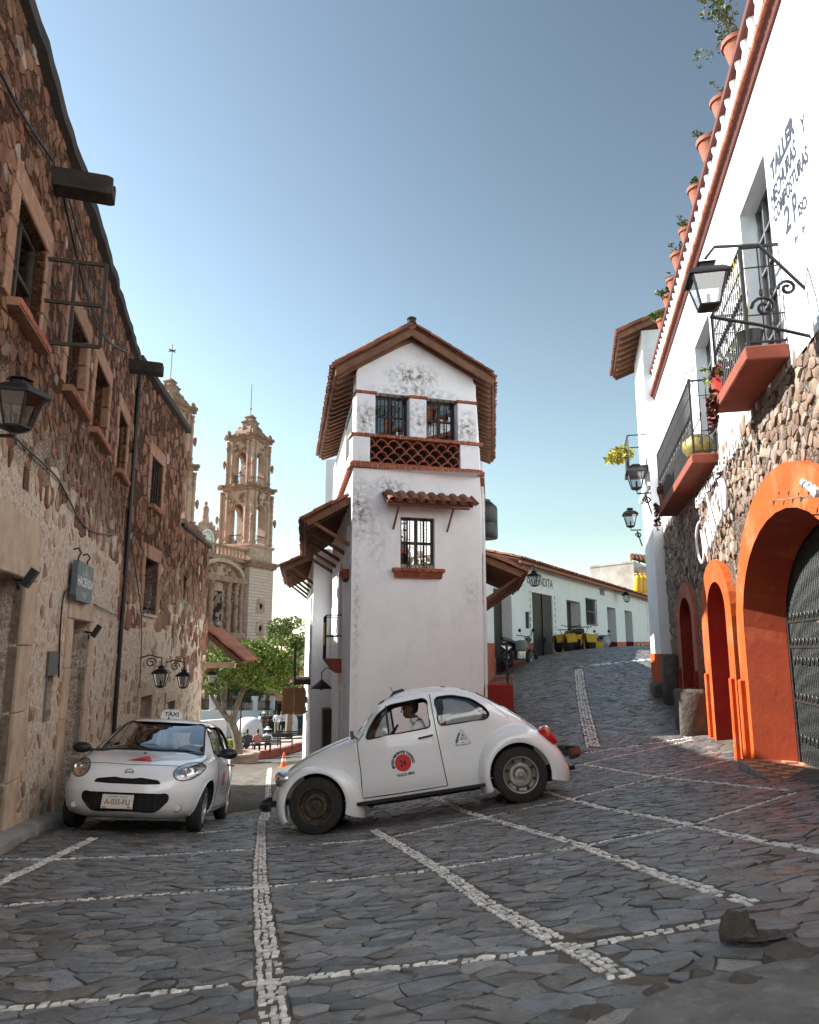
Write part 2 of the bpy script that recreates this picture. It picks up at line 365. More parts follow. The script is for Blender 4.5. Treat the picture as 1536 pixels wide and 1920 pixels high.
GX0, GY0, GS = -46., -6., .5; GNX, GNY = 146, 224
_gx, _gy = np.meshgrid(GX0 + GS * np.arange(GNX), GY0 + GS * np.arange(GNY)); GZ = tps(_gx, _gy)
GZL = GZ.tolist()
def ground(x, y):
    i = min(max((x - GX0) / GS, 0), GNX - 1.001); j = min(max((y - GY0) / GS, 0), GNY - 1.001); a, b = int(i), int(j); s, t = i - a, j - b
    return (GZL[b][a] * (1 - s) + GZL[b][a + 1] * s) * (1 - t) + (GZL[b + 1][a] * (1 - s) + GZL[b + 1][a + 1] * s) * t
def on_ground(u, v):
    r = ray(u, v); lo = .8
    for k in range(900):
        t = .8 * 1.006 ** k
        if r.z * t < ground(r.x * t, r.y * t):
            hi = t
            for _ in range(20):
                m = (lo + hi) / 2
                if r.z * m < ground(r.x * m, r.y * m): hi = m
                else: lo = m
            return r.x * hi, r.y * hi
        lo = t
    return r.x * 60, r.y * 60
def gp(x, y, h=0.): return Vector((x, y, ground(x, y) + h))
m_bed = mat('cobble_bed', (.09, .075, .06), (.15, .128, .105), 7, .85, .6, 45, c3=(.05, .042, .034), s3=2.2, spec=.3)
m_cob = mat('cobble_stone', (.80, .80, .80), (1.12, 1.1, 1.06), 14, .24, .8, 38, attr=True, c3=(.75, .66, .56), s3=9, lo3=.48, hi3=.62, spec=.7, rough2=.6, dist=.010)
def dust(m, c, scale, lo, hi):
    N, L = m.node_tree.nodes, m.node_tree.links; P = N['Principled BSDF']; src = P.inputs['Base Color'].links[0].from_socket; tc = N.new('ShaderNodeTexCoord'); n = N.new('ShaderNodeTexNoise'); n.inputs['Scale'].default_value = scale; n.inputs['Detail'].default_value = 12; n.inputs['Roughness'].default_value = .75; L.new(tc.outputs['Object'], n.inputs['Vector'])
    r = N.new('ShaderNodeMapRange'); r.inputs['From Min'].default_value = lo; r.inputs['From Max'].default_value = hi; L.new(n.outputs['Fac'], r.inputs['Value']); x = N.new('ShaderNodeMix'); x.data_type = 'RGBA'; L.new(r.outputs['Result'], x.inputs[0]); L.new(src, x.inputs[6]); x.inputs[7].default_value = (*c, 1); L.new(x.outputs[2], P.inputs['Base Color']); return m
dust(m_cob, (.15, .138, .122), 1.6, .49, .67)
m_wst = mat('white_stone', (.80, .79, .77), (.55, .53, .50), 24, .6, .4, 70, attr=True, dist=.004)
m_earth = mat('earth', (.12, .1, .07), (.08, .09, .05), .5, .95, .3, 3)
road = MB()
road.raw(np.c_[_gx.ravel(), _gy.ravel(), GZ.ravel()].tolist(), [(j * GNX + i, j * GNX + i + 1, (j + 1) * GNX + i + 1, (j + 1) * GNX + i) for j in range(GNY - 1) for i in range(GNX - 1)])
road = road.build('road', m_bed, smooth=True, kind='structure', label='cobbled street of dark grey stones with white stone lines')
mb = MB(); mb.face([(-2500, -2500, -14), (2500, -2500, -14), (2500, 2500, -14), (-2500, 2500, -14)]); mb.build('ground', m_earth, kind='structure', label='open land below the hillside town')
# the white lines, as they run over the cobbles: (pixels along the line, width, rows)
LINES = [([(491, 1540), (487, 1640), (498, 1760), (516, 1935)], .105, 3),
         ([(-30, 1898), (250, 1868), (500, 1842), (768, 1814), (1038, 1785), (1375, 1724)], .06, 2),
         ([(-30, 1702), (240, 1682), (485, 1665), (768, 1639), (1068, 1592), (1308, 1545), (1490, 1487)], .055, 2),
         ([(-30, 1612), (100, 1612), (260, 1607), (485, 1592), (710, 1575), (903, 1535), (1078, 1497), (1233, 1457), (1370, 1425)], .055, 2),
         ([(370, 1563), (490, 1552), (700, 1528), (850, 1490), (1088, 1434), (1296, 1388)], .055, 2),
         ([(1096, 1412), (1190, 1399), (1293, 1384)], .08, 2),
         ([(-30, 1668), (60, 1628), (178, 1571)], .09, 3),
         ([(700, 1556), (823, 1630), (918, 1698), (1008, 1747), (1068, 1777), (1168, 1832)], .10, 3),
         ([(760, 1470), (873, 1522), (1078, 1582), (1193, 1625), (1268, 1652), (1403, 1692)], .085, 2),
         ([(1020, 1484), (1128, 1515), (1273, 1542), (1398, 1572), (1560, 1602)], .085, 2),
         ([(1088, 1433), (1233, 1457), (1473, 1482)], .085, 2),
         ([(1085, 1254), (1090, 1300), (1100, 1350), (1112, 1400)], .24, 4),
         ([(1087, 1252), (1150, 1243), (1234, 1235)], .3, 2),
         ([(506, 1440), (503, 1470), (503, 1500), (495, 1538)], .16, 3)]
segs = []; wpoly = []
for px, w, rows in LINES:
    pts = []
    for (a, b), (c, d) in zip(px[:-1], px[1:]):
        for k in range(6): pts.append(on_ground(a + (c - a) * k / 6, b + (d - b) * k / 6))
    pts.append(on_ground(*px[-1]))
    for a, b in zip(pts[:-1], pts[1:]):
        l = math.hypot(b[0] - a[0], b[1] - a[1])
        if l < .01 or l > 6: continue
        dx, dy = (b[0] - a[0]) / l, (b[1] - a[1]) / l
        segs.append((a, dx, dy, l, w / 2 + .012))
        cell = max(w / rows, .03)
        for r in range(rows):
            t = random.uniform(0, cell * .5)
            while t < l:
                e = cell * random.uniform(.8, 1.7) * (1.25 if rows < 3 else 1); o = -w / 2 + (r + .5) * w / rows + random.uniform(-.2, .2) * cell
                cx, cy = a[0] + dx * (t + e / 2) - dy * o, a[1] + dy * (t + e / 2) + dx * o; hw, hh = e / 2 * random.uniform(.6, .97), w / rows / 2 * random.uniform(.6, 1.02)
                q = [(-hw, -hh * random.uniform(.7, 1)), (hw * random.uniform(.7, 1), -hh), (hw, hh * random.uniform(.6, 1)), (-hw * random.uniform(.6, 1), hh)]
                if random.random() > .1: wpoly.append([(cx + x * dx - y * dy, cy + x * dy + y * dx) for x, y in q])
                t += e
def lat(fr, x, y): return (Vector((x, y, 0)) - fr.o).dot(fr.n)
def in_street(x, y):
    """open cobbles: between the walls, not under the corner house"""
    if y < 13.9:
        if lat(FL1, x, y) < .32: return False
    elif lat(FL2, x, y) < .2: return False
    if y < 19 and lat(FR, x, y) < .12: return False
    if lat(FT, x, y) < .0 and lat(FTL, x, y) < 0 and lat(FTR, x, y) < 0: return False
    if lat(FV, x, y) < 0: return False
    return True
FOOT = [(1.7, 2.0, 3.3, 3.6)]
def patch(x, y): return x > .72 and y < 3.12 + (x - .72) * .62 - 1.0      # cement patch in the near corner
polys = []
for x0, x1, y0, y1, w, h in ((-6, 6, 1.6, 13.4, .165, .11), (-6.6, -.6, 13.4, 24, .22, .16), (.6, 8.5, 13.4, 31, .22, .16), (-8, -2, 24, 37, .34, .27), (2, 17, 31, 47, .36, .28)):
    def keep(x, y):
        if not in_street(x, y) or patch(x, y): return False
        u, v, d = proj((x, y, ground(x, y))); return -90 < u < 1620 and v < 2020
    polys += cells(x0, x1, y0, y1, w, h, .008, keep, jit=.47)
cut = []
for P in polys:
    todo = [P]
    cx, cy = pcen(P)
    for a, dx, dy, l, hw in segs:
        if abs(cx - a[0] - dx * l / 2) > l / 2 + .3 and abs(cy - a[1] - dy * l / 2) > l / 2 + .3: continue
        nt = []
        for Q in todo:
            qx, qy = pcen(Q); t = (qx - a[0]) * dx + (qy - a[1]) * dy
            if t < -.1 or t > l + .1: nt.append(Q); continue
            c = -dy * a[0] + dx * a[1]; ds = [-dy * x + dx * y - c for x, y in Q]
            if min(ds) > hw or max(ds) < -hw: nt.append(Q); continue
            for s in (1, -1):
                K = clip(Q, -dy * s, dx * s, c * s - hw)
                if len(K) >= 3 and parea(K) > .004: nt.append(K)
        todo = nt
    cut += todo
def gplace(x, y, h): return (x, y, ground(x, y) + h)
def lay(polys, name, joined, m, colf, proud, label):
    items = []
    for P in polys:
        c = pcen(P); u, v, d = proj((c[0], c[1], ground(*c))); items.append((parea(P) / d ** 3 if (0 < u < 1536 and v < 1915) else 0, P, d))
    items.sort(key=lambda t: -t[0]); rest = MB()
    for k, (s, P, d) in enumerate(items):
        one = MB() if k < 300 else rest
        Q = ragged(P, .13) if d < 9 else P
        stone(one, Q, gplace, .03, proud * random.uniform(.4, 1.2), colf(P), top=.88 if name[0] == 'c' else .72)
        if k < 300: one.build(name, m, road, smooth=60)
    rest.build(joined, m, road, kind='stuff', label=label, smooth=60)
def cobcol(P):
    c = pcen(P); g = random.choice((.09, .115, .14, .165, .195, .225)) * random.uniform(.85, 1.15); r = random.random()
    if c[0] > 3.0 and r < .2: return (g * 1.25, g * .94, g * .88)
    if r < .55: return (g * .92, g * 1.0, g * 1.12)
    if r < .68: return (g * 1.04, g * .96, g * .88)
    return (g, g * .99, g * .98)
lay(cut, 'cobblestone', 'cobblestones', m_cob, cobcol, .010, 'smaller cobbles of the street farther off')
lay(wpoly, 'white_stone', 'white_stones', m_wst, lambda P: (lambda g: (g, g * .985, g * .965))(random.choice((1.1, 1.05, 1., .9, .7)) * random.uniform(.9, 1.1)), .009, 'white stones of the farther lines')
# cement patch and the broken hole with a boulder in the near right corner
m_cem = mat('cement_patch', (.17, .16, .145), (.10, .094, .086), 5, .8, .6, 25, c3=(.22, .21, .2), s3=14)
mb = MB(); n = 26
px, py = on_ground(1150, 1960); q = [on_ground(u, v) for u, v in ((1165, 1925), (1205, 1885), (1290, 1850), (1380, 1832), (1455, 1815), (1545, 1800), (1700, 1800), (1720, 1990), (1400, 2050), (1160, 2000))]
c = (sum(a for a, b in q) / len(q), sum(b for a, b in q) / len(q))
rings = [[gplace(c[0] + (x - c[0]) * k, c[1] + (y - c[1]) * k, .022 if k < .97 else -.01) for x, y in q] for k in (1, .96, .7, .35, .02)]
mb.loft(rings, True, False, True); mb.build('cement_patch', m_cem, road, smooth=50)
m_rock = mat('boulder_rock', (.10, .085, .07), (.05, .043, .038), 8, .8, .8, 18, c3=(.16, .14, .11), s3=4, dist=.03)
hx, hy = on_ground(1400, 1770)
def blob(mb, c, sx, sy, sz, seed, n=10, m=7, rough=.22):
    rg = random.Random(seed); rings = []
    for i in range(m + 1):
        a = math.pi * i / m; ring = []
        for k in range(n):
            b = 2 * math.pi * k / n; f = 1 + rg.uniform(-rough, rough) if 0 < i < m else 1
            ring.append((c[0] + sx * math.sin(a) * math.cos(b) * f, c[1] + sy * math.sin(a) * math.sin(b) * f, c[2] - sz * math.cos(a) * f))
        rings.append(ring)
    mb.loft(rings, True, True, True); return mb
mb = MB(); blob(mb, gp(hx - .01, hy + .03, .0), .06, .05, .10, 3, 9, 7, .3); bo = mb.build('boulder', m_rock, smooth=30, fr=FW, loc=tuple(gp(hx, hy, 0)), label='pointed brown boulder sticking out of the broken cobbles at the lower right', cat='boulder')
mb = MB(); blob(mb, gp(hx + .07, hy - .01, -.01), .07, .06, .05, 9, 9, 6, .3); mb.build('broken_edge', m_rock, bo, smooth=30)
mb = MB(); q = [(hx + .12 * math.cos(a) * (1 + .3 * math.sin(3 * a)) + .05, hy - .03 + .055 * math.sin(a)) for a in [2 * math.pi * k / 14 for k in range(14)]]; mb.face([gplace(x, y, .026) for x, y in q]); mb.build('hole_shade', mat('hole_shade_dark', (.02, .017, .014), (.035, .03, .025), 12, .6, .5, 30), bo)  # flat dark face painted for the shadow inside the broken hole
for k, (u, v, s) in enumerate(((1430, 1770, .1), (1500, 1800, .13), (1420, 1850, .11), (1240, 1862, .09), (1330, 1842, .1), (1120, 1905, .1))):
    x, y = on_ground(u, v); mb = MB(); blob(mb, gp(x, y, -.02), s, s * .8, s * .42, 20 + k)
    mb.build('loose_stone', m_rock, smooth=35, loc=tuple(gp(x, y, 0)), label=('dark loose stone right beside the pointed boulder', 'larger loose stone at the right edge behind the cement patch', 'flat loose stone on the edge of the cement patch below the boulder', 'loose stone at the left tip of the cement patch', 'loose stone between boulder and cement patch', 'loose stone at the bottom edge left of the cement patch')[k], cat='stone', group='loose stones round the broken paving')
# low kerb along the stone building
m_kerb = mat('kerb_cement', (.30, .28, .255), (.17, .155, .14), 4, .85, .6, 20)
mb = MB(); rg = random.Random(4)
rings = []
for k in range(50):
    s = 2.5 + k * .25; w = .22 + rg.uniform(-.03, .03); p = FL1.w(s, 0, 0); hh = ground(p.x, p.y)
    rings.append([(s, .0, hh - .3), (s, w, hh - .3), (s, w - .02, hh + .05 + rg.uniform(-.02, .02)), (s, w - .08, hh + .09), (s, 0, hh + .10)])
mb.loft(rings, True, True, True); mb.build('kerb', m_kerb, fr=FL1, loc=(2.5, 0, -1.4), smooth=50, kind='structure', label='rough cement kerb at the foot of the stone building')
# ================================================================ walls with openings
def wall_open(mb, s0, s1, h0, h1, ops=(), o=0., mi=0, rmi=None, skip_reveal=False):
    S = sorted({s0, s1} | {x for q in ops for x in q[:2] if s0 < x < s1}); H = sorted({h0, h1} | {x for q in ops for x in q[2:4] if h0 < x < h1})
    for a, b in zip(S[:-1], S[1:]):
        for c, d in zip(H[:-1], H[1:]):
            if any(q[0] <= a and b <= q[1] and q[2] <= c and d <= q[3] for q in ops): continue
            mb.face([(a, o, c), (b, o, c), (b, o, d), (a, o, d)], mi)
    r = mi if rmi is None else rmi
    for q in ops:
        a, b, c, d, dep = q[:5]; k = o - dep
        if dep == 0: continue
        mb.face([(a, o, c), (a, o, d), (a, k, d), (a, k, c)], r); mb.face([(b, o, c), (b, k, c), (b, k, d), (b, o, d)], r)
        mb.face([(a, o, d), (b, o, d), (b, k, d), (a, k, d)], r); mb.face([(a, o, c), (a, k, c), (b, k, c), (b, o, c)], r)
def wall_stones(parent, fr, s0, s1, h0, h1, w, h, gap, ops, m, colf, proud, keepf=None, name='stone', joined='stones', o=0., nbig=300, label=None, lim=None):
    def keep(s, z):
        if any(q[0] - w * .42 < s < q[1] + w * .42 and q[2] - h * .42 < z < q[3] + h * .42 for q in ops): return False
        if keepf and not keepf(s, z): return False
        p = fr.w(s, 0, z); u, v, d = proj(p); return d > .5 and -60 < u < 1596 and -60 < v < 1980
    P = cells(s0, s1, h0, h1, w, h, gap, keep, jit=.48); items = []
    for q in P:
        c = pcen(q); p = fr.w(c[0], 0, c[1]); u, v, d = proj(p); g = abs(p.normalized().dot(fr.n))
        items.append((parea(q) * g / d ** 2 if 0 < u < 1536 and 0 < v < 1920 else 0, q, d))
    items.sort(key=lambda t: -t[0]); rest = MB()
    for k, (sc, q, d) in enumerate(items):
        one = MB() if k < nbig else rest
        Q = ragged(q, .16) if k < 1800 else q
        stone(one, Q, lambda x, y, z: (x, z + o, y), .03, proud * random.uniform(.35, 1.3), colf(*pcen(q)), top=random.uniform(.72, .92))
        if k < nbig: one.build(name, m, parent, smooth=45)
    if rest.f: rest.build(joined, m, parent, kind='stuff', label=label, smooth=45)
# ================================================================ the stone building on the left
m_mort = rubble('rubble_mortar', (.085, .036, .018), (.23, .115, .062), (.14, .062, .032), 19, bump=1., coat=(3.4, 4.6, (.62, .49, .37)))
m_plas = mat('worn_plaster', (.80, .69, .58), (.52, .385, .275), 16, .92, 1., 24, c3=(.33, .21, .135), s3=9, lo3=.52, hi3=.66, dist=.05, spec=.2, detail=10)
m_rub = mat('rubble_stone', (.75, .75, .75), (1.2, 1.2, 1.2), 7, .85, .7, 30, attr=True, dist=.02, spec=.25)
m_cut = mat('cut_stone', (.36, .20, .125), (.26, .13, .08), 4, .9, .5, 26, spec=.2, c3=(.42, .28, .19), s3=8)
m_cutp = mat('pale_cut_stone', (.56, .43, .32), (.42, .30, .21), 4, .9, .5, 26, spec=.2)
m_dark = mat('dark_wood', (.035, .022, .015), (.06, .04, .027), 9, .7, .3, 20)
m_iron = mat('black_iron', (.012, .012, .013), (.025, .022, .02), 20, .5, .2, 60, metal=.3)
m_brick = mat('terracotta_brick', (.34, .105, .05), (.25, .07, .035), 9, .85, .4, 30, rnd=.2)
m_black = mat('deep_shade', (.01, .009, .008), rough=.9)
m_glass = glass('window_glass', (.55, .6, .62), 1., .12)
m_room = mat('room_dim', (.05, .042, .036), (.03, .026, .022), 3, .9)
m_conc = mat('dark_coping', (.05, .037, .03), (.025, .02, .017), 6, .9, .4, 20)
PAL = [(.25, .125, .075), (.28, .14, .085), (.22, .11, .066), (.31, .175, .11), (.26, .15, .10), (.20, .105, .065), (.33, .20, .125), (.24, .14, .095)]
def leftcol(s, h):
    r = random.random()
    if r < .03: c = (.46, .42, .38)
    elif r < .07: c = (.34, .28, .24)
    else: c = random.choice(PAL)
    k = random.uniform(.55, .85); return (c[0] * k, c[1] * k * .86, c[2] * k * .78)
bl = thing('stone_building', 'tall brown rubble stone building with small windows along the left side', 'building', FL1, (6, 0, -1.8))
# windows of the upper storey: (s0, s1, h0, h1)
WIN = [(6.27, 7.32, 3.08, 4.12), (8.58, 9.72, 3.10, 4.12), (10.38, 11.6, 3.12, 4.16), (12.78, 13.85, 3.10, 4.18)]
OPS1 = [(a, b, c, d, .34) for a, b, c, d in WIN] + [(6.3, 7.68, -2.6, .70, .34), (10.2, 11.45, -2.8, .40, .34), (9.0, 9.42, -.84, -.30, .2)]
OPS2 = [(1.68, 2.72, 3.12, 4.2, .3), (1.7, 2.85, .76, 1.95, .32), (5.85, 6.15, 1.32, 1.96, .3), (1.98, 2.98, -3.4, -1.0, .3), (4.6, 5.45, -3.4, -1.28, .3)]
S1END = 14.4
mb = MB(); wall_open(mb, 0, S1END, 1.75, 5.6, [q for q in OPS1 if q[2] > 1.75]); mb.build('wall', m_mort, bl)
mb = MB(); wall_open(mb, 0, S1END, -4, 1.75, [q for q in OPS1 if q[2] < 1.75]); mb.build('plastered_base', m_plas, bl)
mb = MB(); mb.box(0, S1END + .1, -6, -.36, 5.2, 5.6); mb.face([(0, 0, 5.6), (S1END, 0, 5.6), (S1END, -6, 5.6), (0, -6, 5.6)]); mb.face([(0, -6, -4), (S1END, -6, -4), (S1END, -6, 5.6), (0, -6, 5.6)]); mb.face([(0, 0, -4), (0, -6, -4), (0, -6, 5.6), (0, 0, 5.6)]); mb.build('roof', m_conc, bl)
rg = random.Random(2); mb = MB(); rings = []
for k in range(59):
    s = 0 + k * .25; j = rg.uniform(-.015, .015); rings.append([(s, -.3, 5.56), (s, .10 + j, 5.62 + j), (s, .12 + j, 5.72 + j), (s, -.3, 5.80)])
mb.loft(rings, True, True, True); mb.build('eave', m_conc, bl)
wall_stones(bl, FL1, 2.5, S1END, 1.7, 5.6, .155, .125, .013, OPS1, m_rub, leftcol, .016, keepf=lambda s, h: random.random() < min(.58, .25 + .3 * (h - 1.7)), nbig=210, label='smaller rubble stones of the upper wall')
wall_stones(bl, FL1, 4, S1END, -2.6, 1.75, .19, .17, .05, [(a - .2, b + .22, c, d + .25, 0) for a, b, c, d, e in OPS1], m_rub, lambda s, h: (lambda c, t: tuple(a * (1 - t) + b * t for a, b in zip(c, (.66, .53, .41))))(random.choice(PAL), random.uniform(.1, .75)), .012,
            keepf=lambda s, h: random.random() < (.22 if h > -.6 else .5), name='base_stone', joined='base_stones', nbig=90, label='stones showing through the worn plaster')
bl2 = thing('stone_annex', 'brown rubble stone building farther down the left side with two small doors', 'building', FL2, (2.5, 0, -2.6))
mb = MB(); wall_open(mb, 0, 5, .9, 5.72, [q for q in OPS2 if q[2] > .9 and q[1] < 5] + [(1.7, 2.85, .9, 1.95, .32)]); wall_open(mb, 5, 9.4, .9, 3.2, [q for q in OPS2 if q[0] > 5 and q[2] > .9]); mb.build('wall', m_mort, bl2)
mb = MB(); wall_open(mb, 0, 9.4, -6, .9, [(1.7, 2.85, .76, .9, .32)] + [q for q in OPS2 if q[2] < .7]); mb.build('plastered_base', m_plas, bl2)
mb = MB()
mb.face([(5, 0, 3.2), (5, -5, 3.2), (5, -5, 5.72), (5, 0, 5.72)]); mb.face([(0, 0, 5.72), (5, 0, 5.72), (5, -5, 5.72), (0, -5, 5.72)]); mb.face([(9.4, 0, -6), (9.4, -5, -6), (9.4, -5, 3.2), (9.4, 0, 3.2)]); mb.face([(5, 0, 3.2), (9.4, 0, 3.2), (9.4, -5, 3.2), (5, -5, 3.2)]); mb.face([(0, -5, -6), (9.4, -5, -6), (9.4, -5, 3.2), (0, -5, 3.2)]); mb.face([(0, -5, 3.2), (5, -5, 3.2), (5, -5, 5.72), (0, -5, 5.72)]); mb.build('end_wall', m_mort, bl2)
mb = MB(); mb.box(0, 5.05, -.4, .14, 5.70, 5.84); mb.box(5.05, 9.5, -.4, .1, 3.18, 3.27); mb.build('eave', m_conc, bl2)
def colpale(s, h):
    c = leftcol(s, h); k = 1.25 if h < 2 else 1.05; return tuple(min(.6, x * k) for x in c)
wall_stones(bl2, FL2, 0, 5, .7, 5.72, .26, .22, .03, OPS2, m_rub, colpale, .02, keepf=lambda s, h: random.random() < .62, nbig=110, label='smaller rubble stones of the upper wall')
wall_stones(bl2, FL2, 5, 9.4, -.6, 3.15, .28, .24, .03, OPS2, m_rub, colpale, .02, keepf=lambda s, h: random.random() < .6, nbig=60, name='rubble', joined='rubble_stones', label='rubble stones of the low end of the wall')
wall_stones(bl2, FL2, 0, 9.4, -2.6, .8, .26, .22, .06, OPS2, m_rub, lambda s, h: (lambda c, t: tuple(a * (1 - t) + b * t for a, b in zip(c, (.66, .53, .41))))(random.choice(PAL), random.uniform(.1, .75)), .012, keepf=lambda s, h: random.random() < .3, name='base_stone', joined='base_stones', nbig=60, label='stones showing through the worn plaster')
def surround(parent, a, b, c, d, wj, hl, m, o=.02, nj=3, lint=1, bottom=False):
    """cut stone blocks round an opening: jamb blocks, lintel"""
    for x0, x1 in ((a - wj, a), (b, b + wj)):
        hs = [c + (d - c) * k / nj for k in range(nj + 1)]
        for k in range(nj):
            e = random.uniform(0, .05); mb = MB(); mb.bevbox(x0 - (e if x0 < a else 0), x1 + (e if x0 > a else 0), -.1, o + random.uniform(0, .01), hs[k] + .004, hs[k + 1] - .004, .01); mb.build('jamb_block', m, parent)
    mb = MB(); mb.bevbox(a - wj, b + wj, -.1, o + .006, d + .004, d + hl, .012); mb.build('lintel', m, parent)
def brick_sill(parent, a, b, h, o=.12, n=6, m=None, t=.07):
    mb = MB(); mb.box(a, b, -.02, o - .015, h - t - .012, h - .004); si = mb.build('sill', m_cut, parent)
    w = (b - a) / n
    for k in range(n):
        mb = MB(); mb.bevbox(a + k * w + .008, a + (k + 1) * w - .008, 0, o + random.uniform(-.006, .006), h - t, h + random.uniform(0, .006), .008); mb.build('brick', m or m_brick, si)
def casement(parent, a, b, c, d, o, nx=2, nz=2, t=.035, m=None, gm=None, name='window', back=True):
    """glazed window: frame with bars, panes as sub-parts"""
    m = m or m_dark; mb = MB(); y0, y1 = o - .03, o + .02
    for k in range(nx + 1): x = a + (b - a) * k / nx; e = t if k in (0, nx) else t * .7; mb.box(max(a, x - e), min(b, x + e), y0, y1, c, d)
    for k in range(nz + 1): z = c + (d - c) * k / nz; e = t if k in (0, nz) else t * .6; mb.box(a, b, y0 + .004, y1 - .004, max(c, z - e), min(d, z + e))
    w = mb.build(name, m, parent)
    for i in range(nx):
        for k in range(nz):
            mb = MB(); mb.face([(a + (b - a) * i / nx, o - .01, c + (d - c) * k / nz), (a + (b - a) * (i + 1) / nx, o - .01, c + (d - c) * k / nz), (a + (b - a) * (i + 1) / nx, o - .01, c + (d - c) * (k + 1) / nz), (a + (b - a) * i / nx, o - .01, c + (d - c) * (k + 1) / nz)]); mb.build('pane', gm or m_glass, w)
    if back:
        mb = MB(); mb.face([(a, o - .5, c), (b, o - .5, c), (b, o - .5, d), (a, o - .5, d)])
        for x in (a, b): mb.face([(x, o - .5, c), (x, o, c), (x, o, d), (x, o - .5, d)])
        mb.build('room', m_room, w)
    return w
m_curt = mat('grey_curtain', (.36, .36, .37), (.2, .2, .21), 8, .9)
for k, (a, b, c, d) in enumerate(WIN):
    surround(bl, a, b, c, d, .17, .26, m_cut, .022)
    w = casement(bl, a, b, c, d, -.2 if k else -.12, 2, 2)
    brick_sill(bl, a - .05, b + .08, c, .13, 6)
    mb = MB()
    for i in range(14):
        x = a + .05 + (b - a - .1) * .42 * i / 13; mb.face([(x, -.32 + .02 * (i % 2), c + .02), (x + .035, -.34 + .02 * (i % 2), c + .02), (x + .035, -.34 + .02 * (i % 2), d - .05), (x, -.32 + .02 * (i % 2), d - .05)])
    if k < 2: mb.build('curtain', m_curt, w)
# the open casement leaf of the nearest window, swung out over the street
mb = MB(); s = 7.34
for y in (.0, .30, .60): mb.box(s - .018, s + .018, y - .018, y + .018, 3.12, 4.06)
for z in (3.12, 3.58, 4.05): mb.box(s - .016, s + .016, 0, .6, z - .018, z + .018)
lf = mb.build('open_casement', m_dark, bl)
for i in range(2):
    for k in range(2):
        mb = MB(); mb.face([(s, .3 * i, 3.12 + .46 * k), (s, .3 * i + .3, 3.12 + .46 * k), (s, .3 * i + .3, 3.58 + .46 * k), (s, .3 * i, 3.58 + .46 * k)]); mb.build('pane', glass('leaf_glass', (.85, .88, .9), .6, .05), lf)
for q, n in ((OPS2[0], 2), (OPS2[1], 2)):
    surround(bl2, q[0], q[1], q[2], q[3], .2, .3, m_cut, .02)
a, b, c, d = OPS2[0][:4]; casement(bl2, a, b, c, d, -.2, 2, 2); brick_sill(bl2, a - .04, b + .06, c, .12, 6)
mb = MB()
for k in range(5): x = a + (b - a) * (k + .5) / 5; mb.tube([(x, -.06, c), (x, -.06, d)], .012, 5)
mb.build('window_bars', m_iron, bl2)
for q in OPS2[1:3]:
    mb = MB(); mb.face([(q[0], -.3, q[2]), (q[1], -.3, q[2]), (q[1], -.3, q[3]), (q[0], -.3, q[3])]); mb.build('shutter', m_dark, bl2)
mb = MB(); mb.box(1.66, 2.9, -.3, .06, .70, .76); mb.build('sill', m_cutp, bl2)
def plank_door(parent, a, b, c, d, o, n=5, m=None, name='door', rails=3):
    mb = MB(); mb.box(a, b, o - .05, o - .02, c, d); dr = mb.build(name, m or m_dark, parent); w = (b - a) / n
    for k in range(n): mb = MB(); mb.bevbox(a + k * w + .004, a + (k + 1) * w - .004, o - .02, o + .008, c, d - .01, .006); mb.build('plank', m or m_dark, dr)
    if rails:
        mb = MB()
        for k in range(rails): z = c + (d - c) * (k + .5) / rails; mb.box(a + .02, b - .02, o + .008, o + .02, z - .03, z + .03)
        mb.build('strap', m_iron, dr)
    return dr
# doors of the near building
a, b, c, d = OPS1[4][:4]; surround(bl, a, b, c, d, .42, .62, m_cutp, .03, 5); plank_door(bl, a, b, c, d, -.28, 5)
a, b, c, d = OPS1[5][:4]; surround(bl, a, b, c, d, .30, .36, m_cutp, .03, 5); plank_door(bl, a, b, c, d, -.28, 4)
a, b, c, d = OPS1[6][:4]; mb = MB(); mb.box(a + .02, b - .2, -.1, -.02, c, d); mb.box(a - .03, b + .05, -.05, .03, d, d + .28); mb.build('meter_box', mat('grey_box', (.09, .085, .08), rough=.7), bl)
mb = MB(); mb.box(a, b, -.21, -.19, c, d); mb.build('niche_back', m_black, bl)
for q in OPS2[3:]:
    a, b, c, d = q[:4]; surround(bl2, a, b, c, d, .2 if q is OPS2[3] else .24, .3 if q is OPS2[3] else .25, m_cutp, .03, 4); plank_door(bl2, a, b, c, d, -.26, 4)
# projecting stone water spouts under the eave
m_spout = mat('spout_wood', (.045, .03, .022), (.02, .015, .012), 8, .9, .6, 14)
def spout(fr, s, h, ln, lab):
    t = thing('water_spout', lab, 'water spout', fr, (s, 0, h), 'water spouts of the stone building'); mb = MB()
    y = [(-.12, -.1), (.12, -.1), (.13, .1), (.07, .12), (.05, .02), (-.05, .02), (-.07, .12), (-.13, .1)]
    mb.loft([[(s + p * k, o, h + z * k - .05 * o) for p, z in y] for o, k in ((-.2, 1), (.3, 1), (ln - .05, 1.02), (ln, .93))], True, True, True); mb.build('trough', m_spout, t)
spout(FL1, 7.3, 4.93, .62, 'dark beam-like water spout jutting out beneath the near eave')
spout(FL1, 13.5, 5.25, .62, 'farther dark water spout beside the far church tower')
# drain pipe in the corner of the two buildings
mb = MB(); mb.tube([(14.55, .07, 5.5), (14.57, .06, 4), (14.5, .07, 2), (14.52, .06, 0), (14.48, .07, -2.6)], .04, 8); mb.tube([(14.75, .05, 5.4), (14.76, .04, 1), (14.72, .05, -2.6)], .018, 6)
mb.build('drain_pipe', m_iron, fr=FL1, loc=(14.5, 0, -2.6), smooth=True, label='thin dark drain pipe running down the stone wall', cat='pipe')
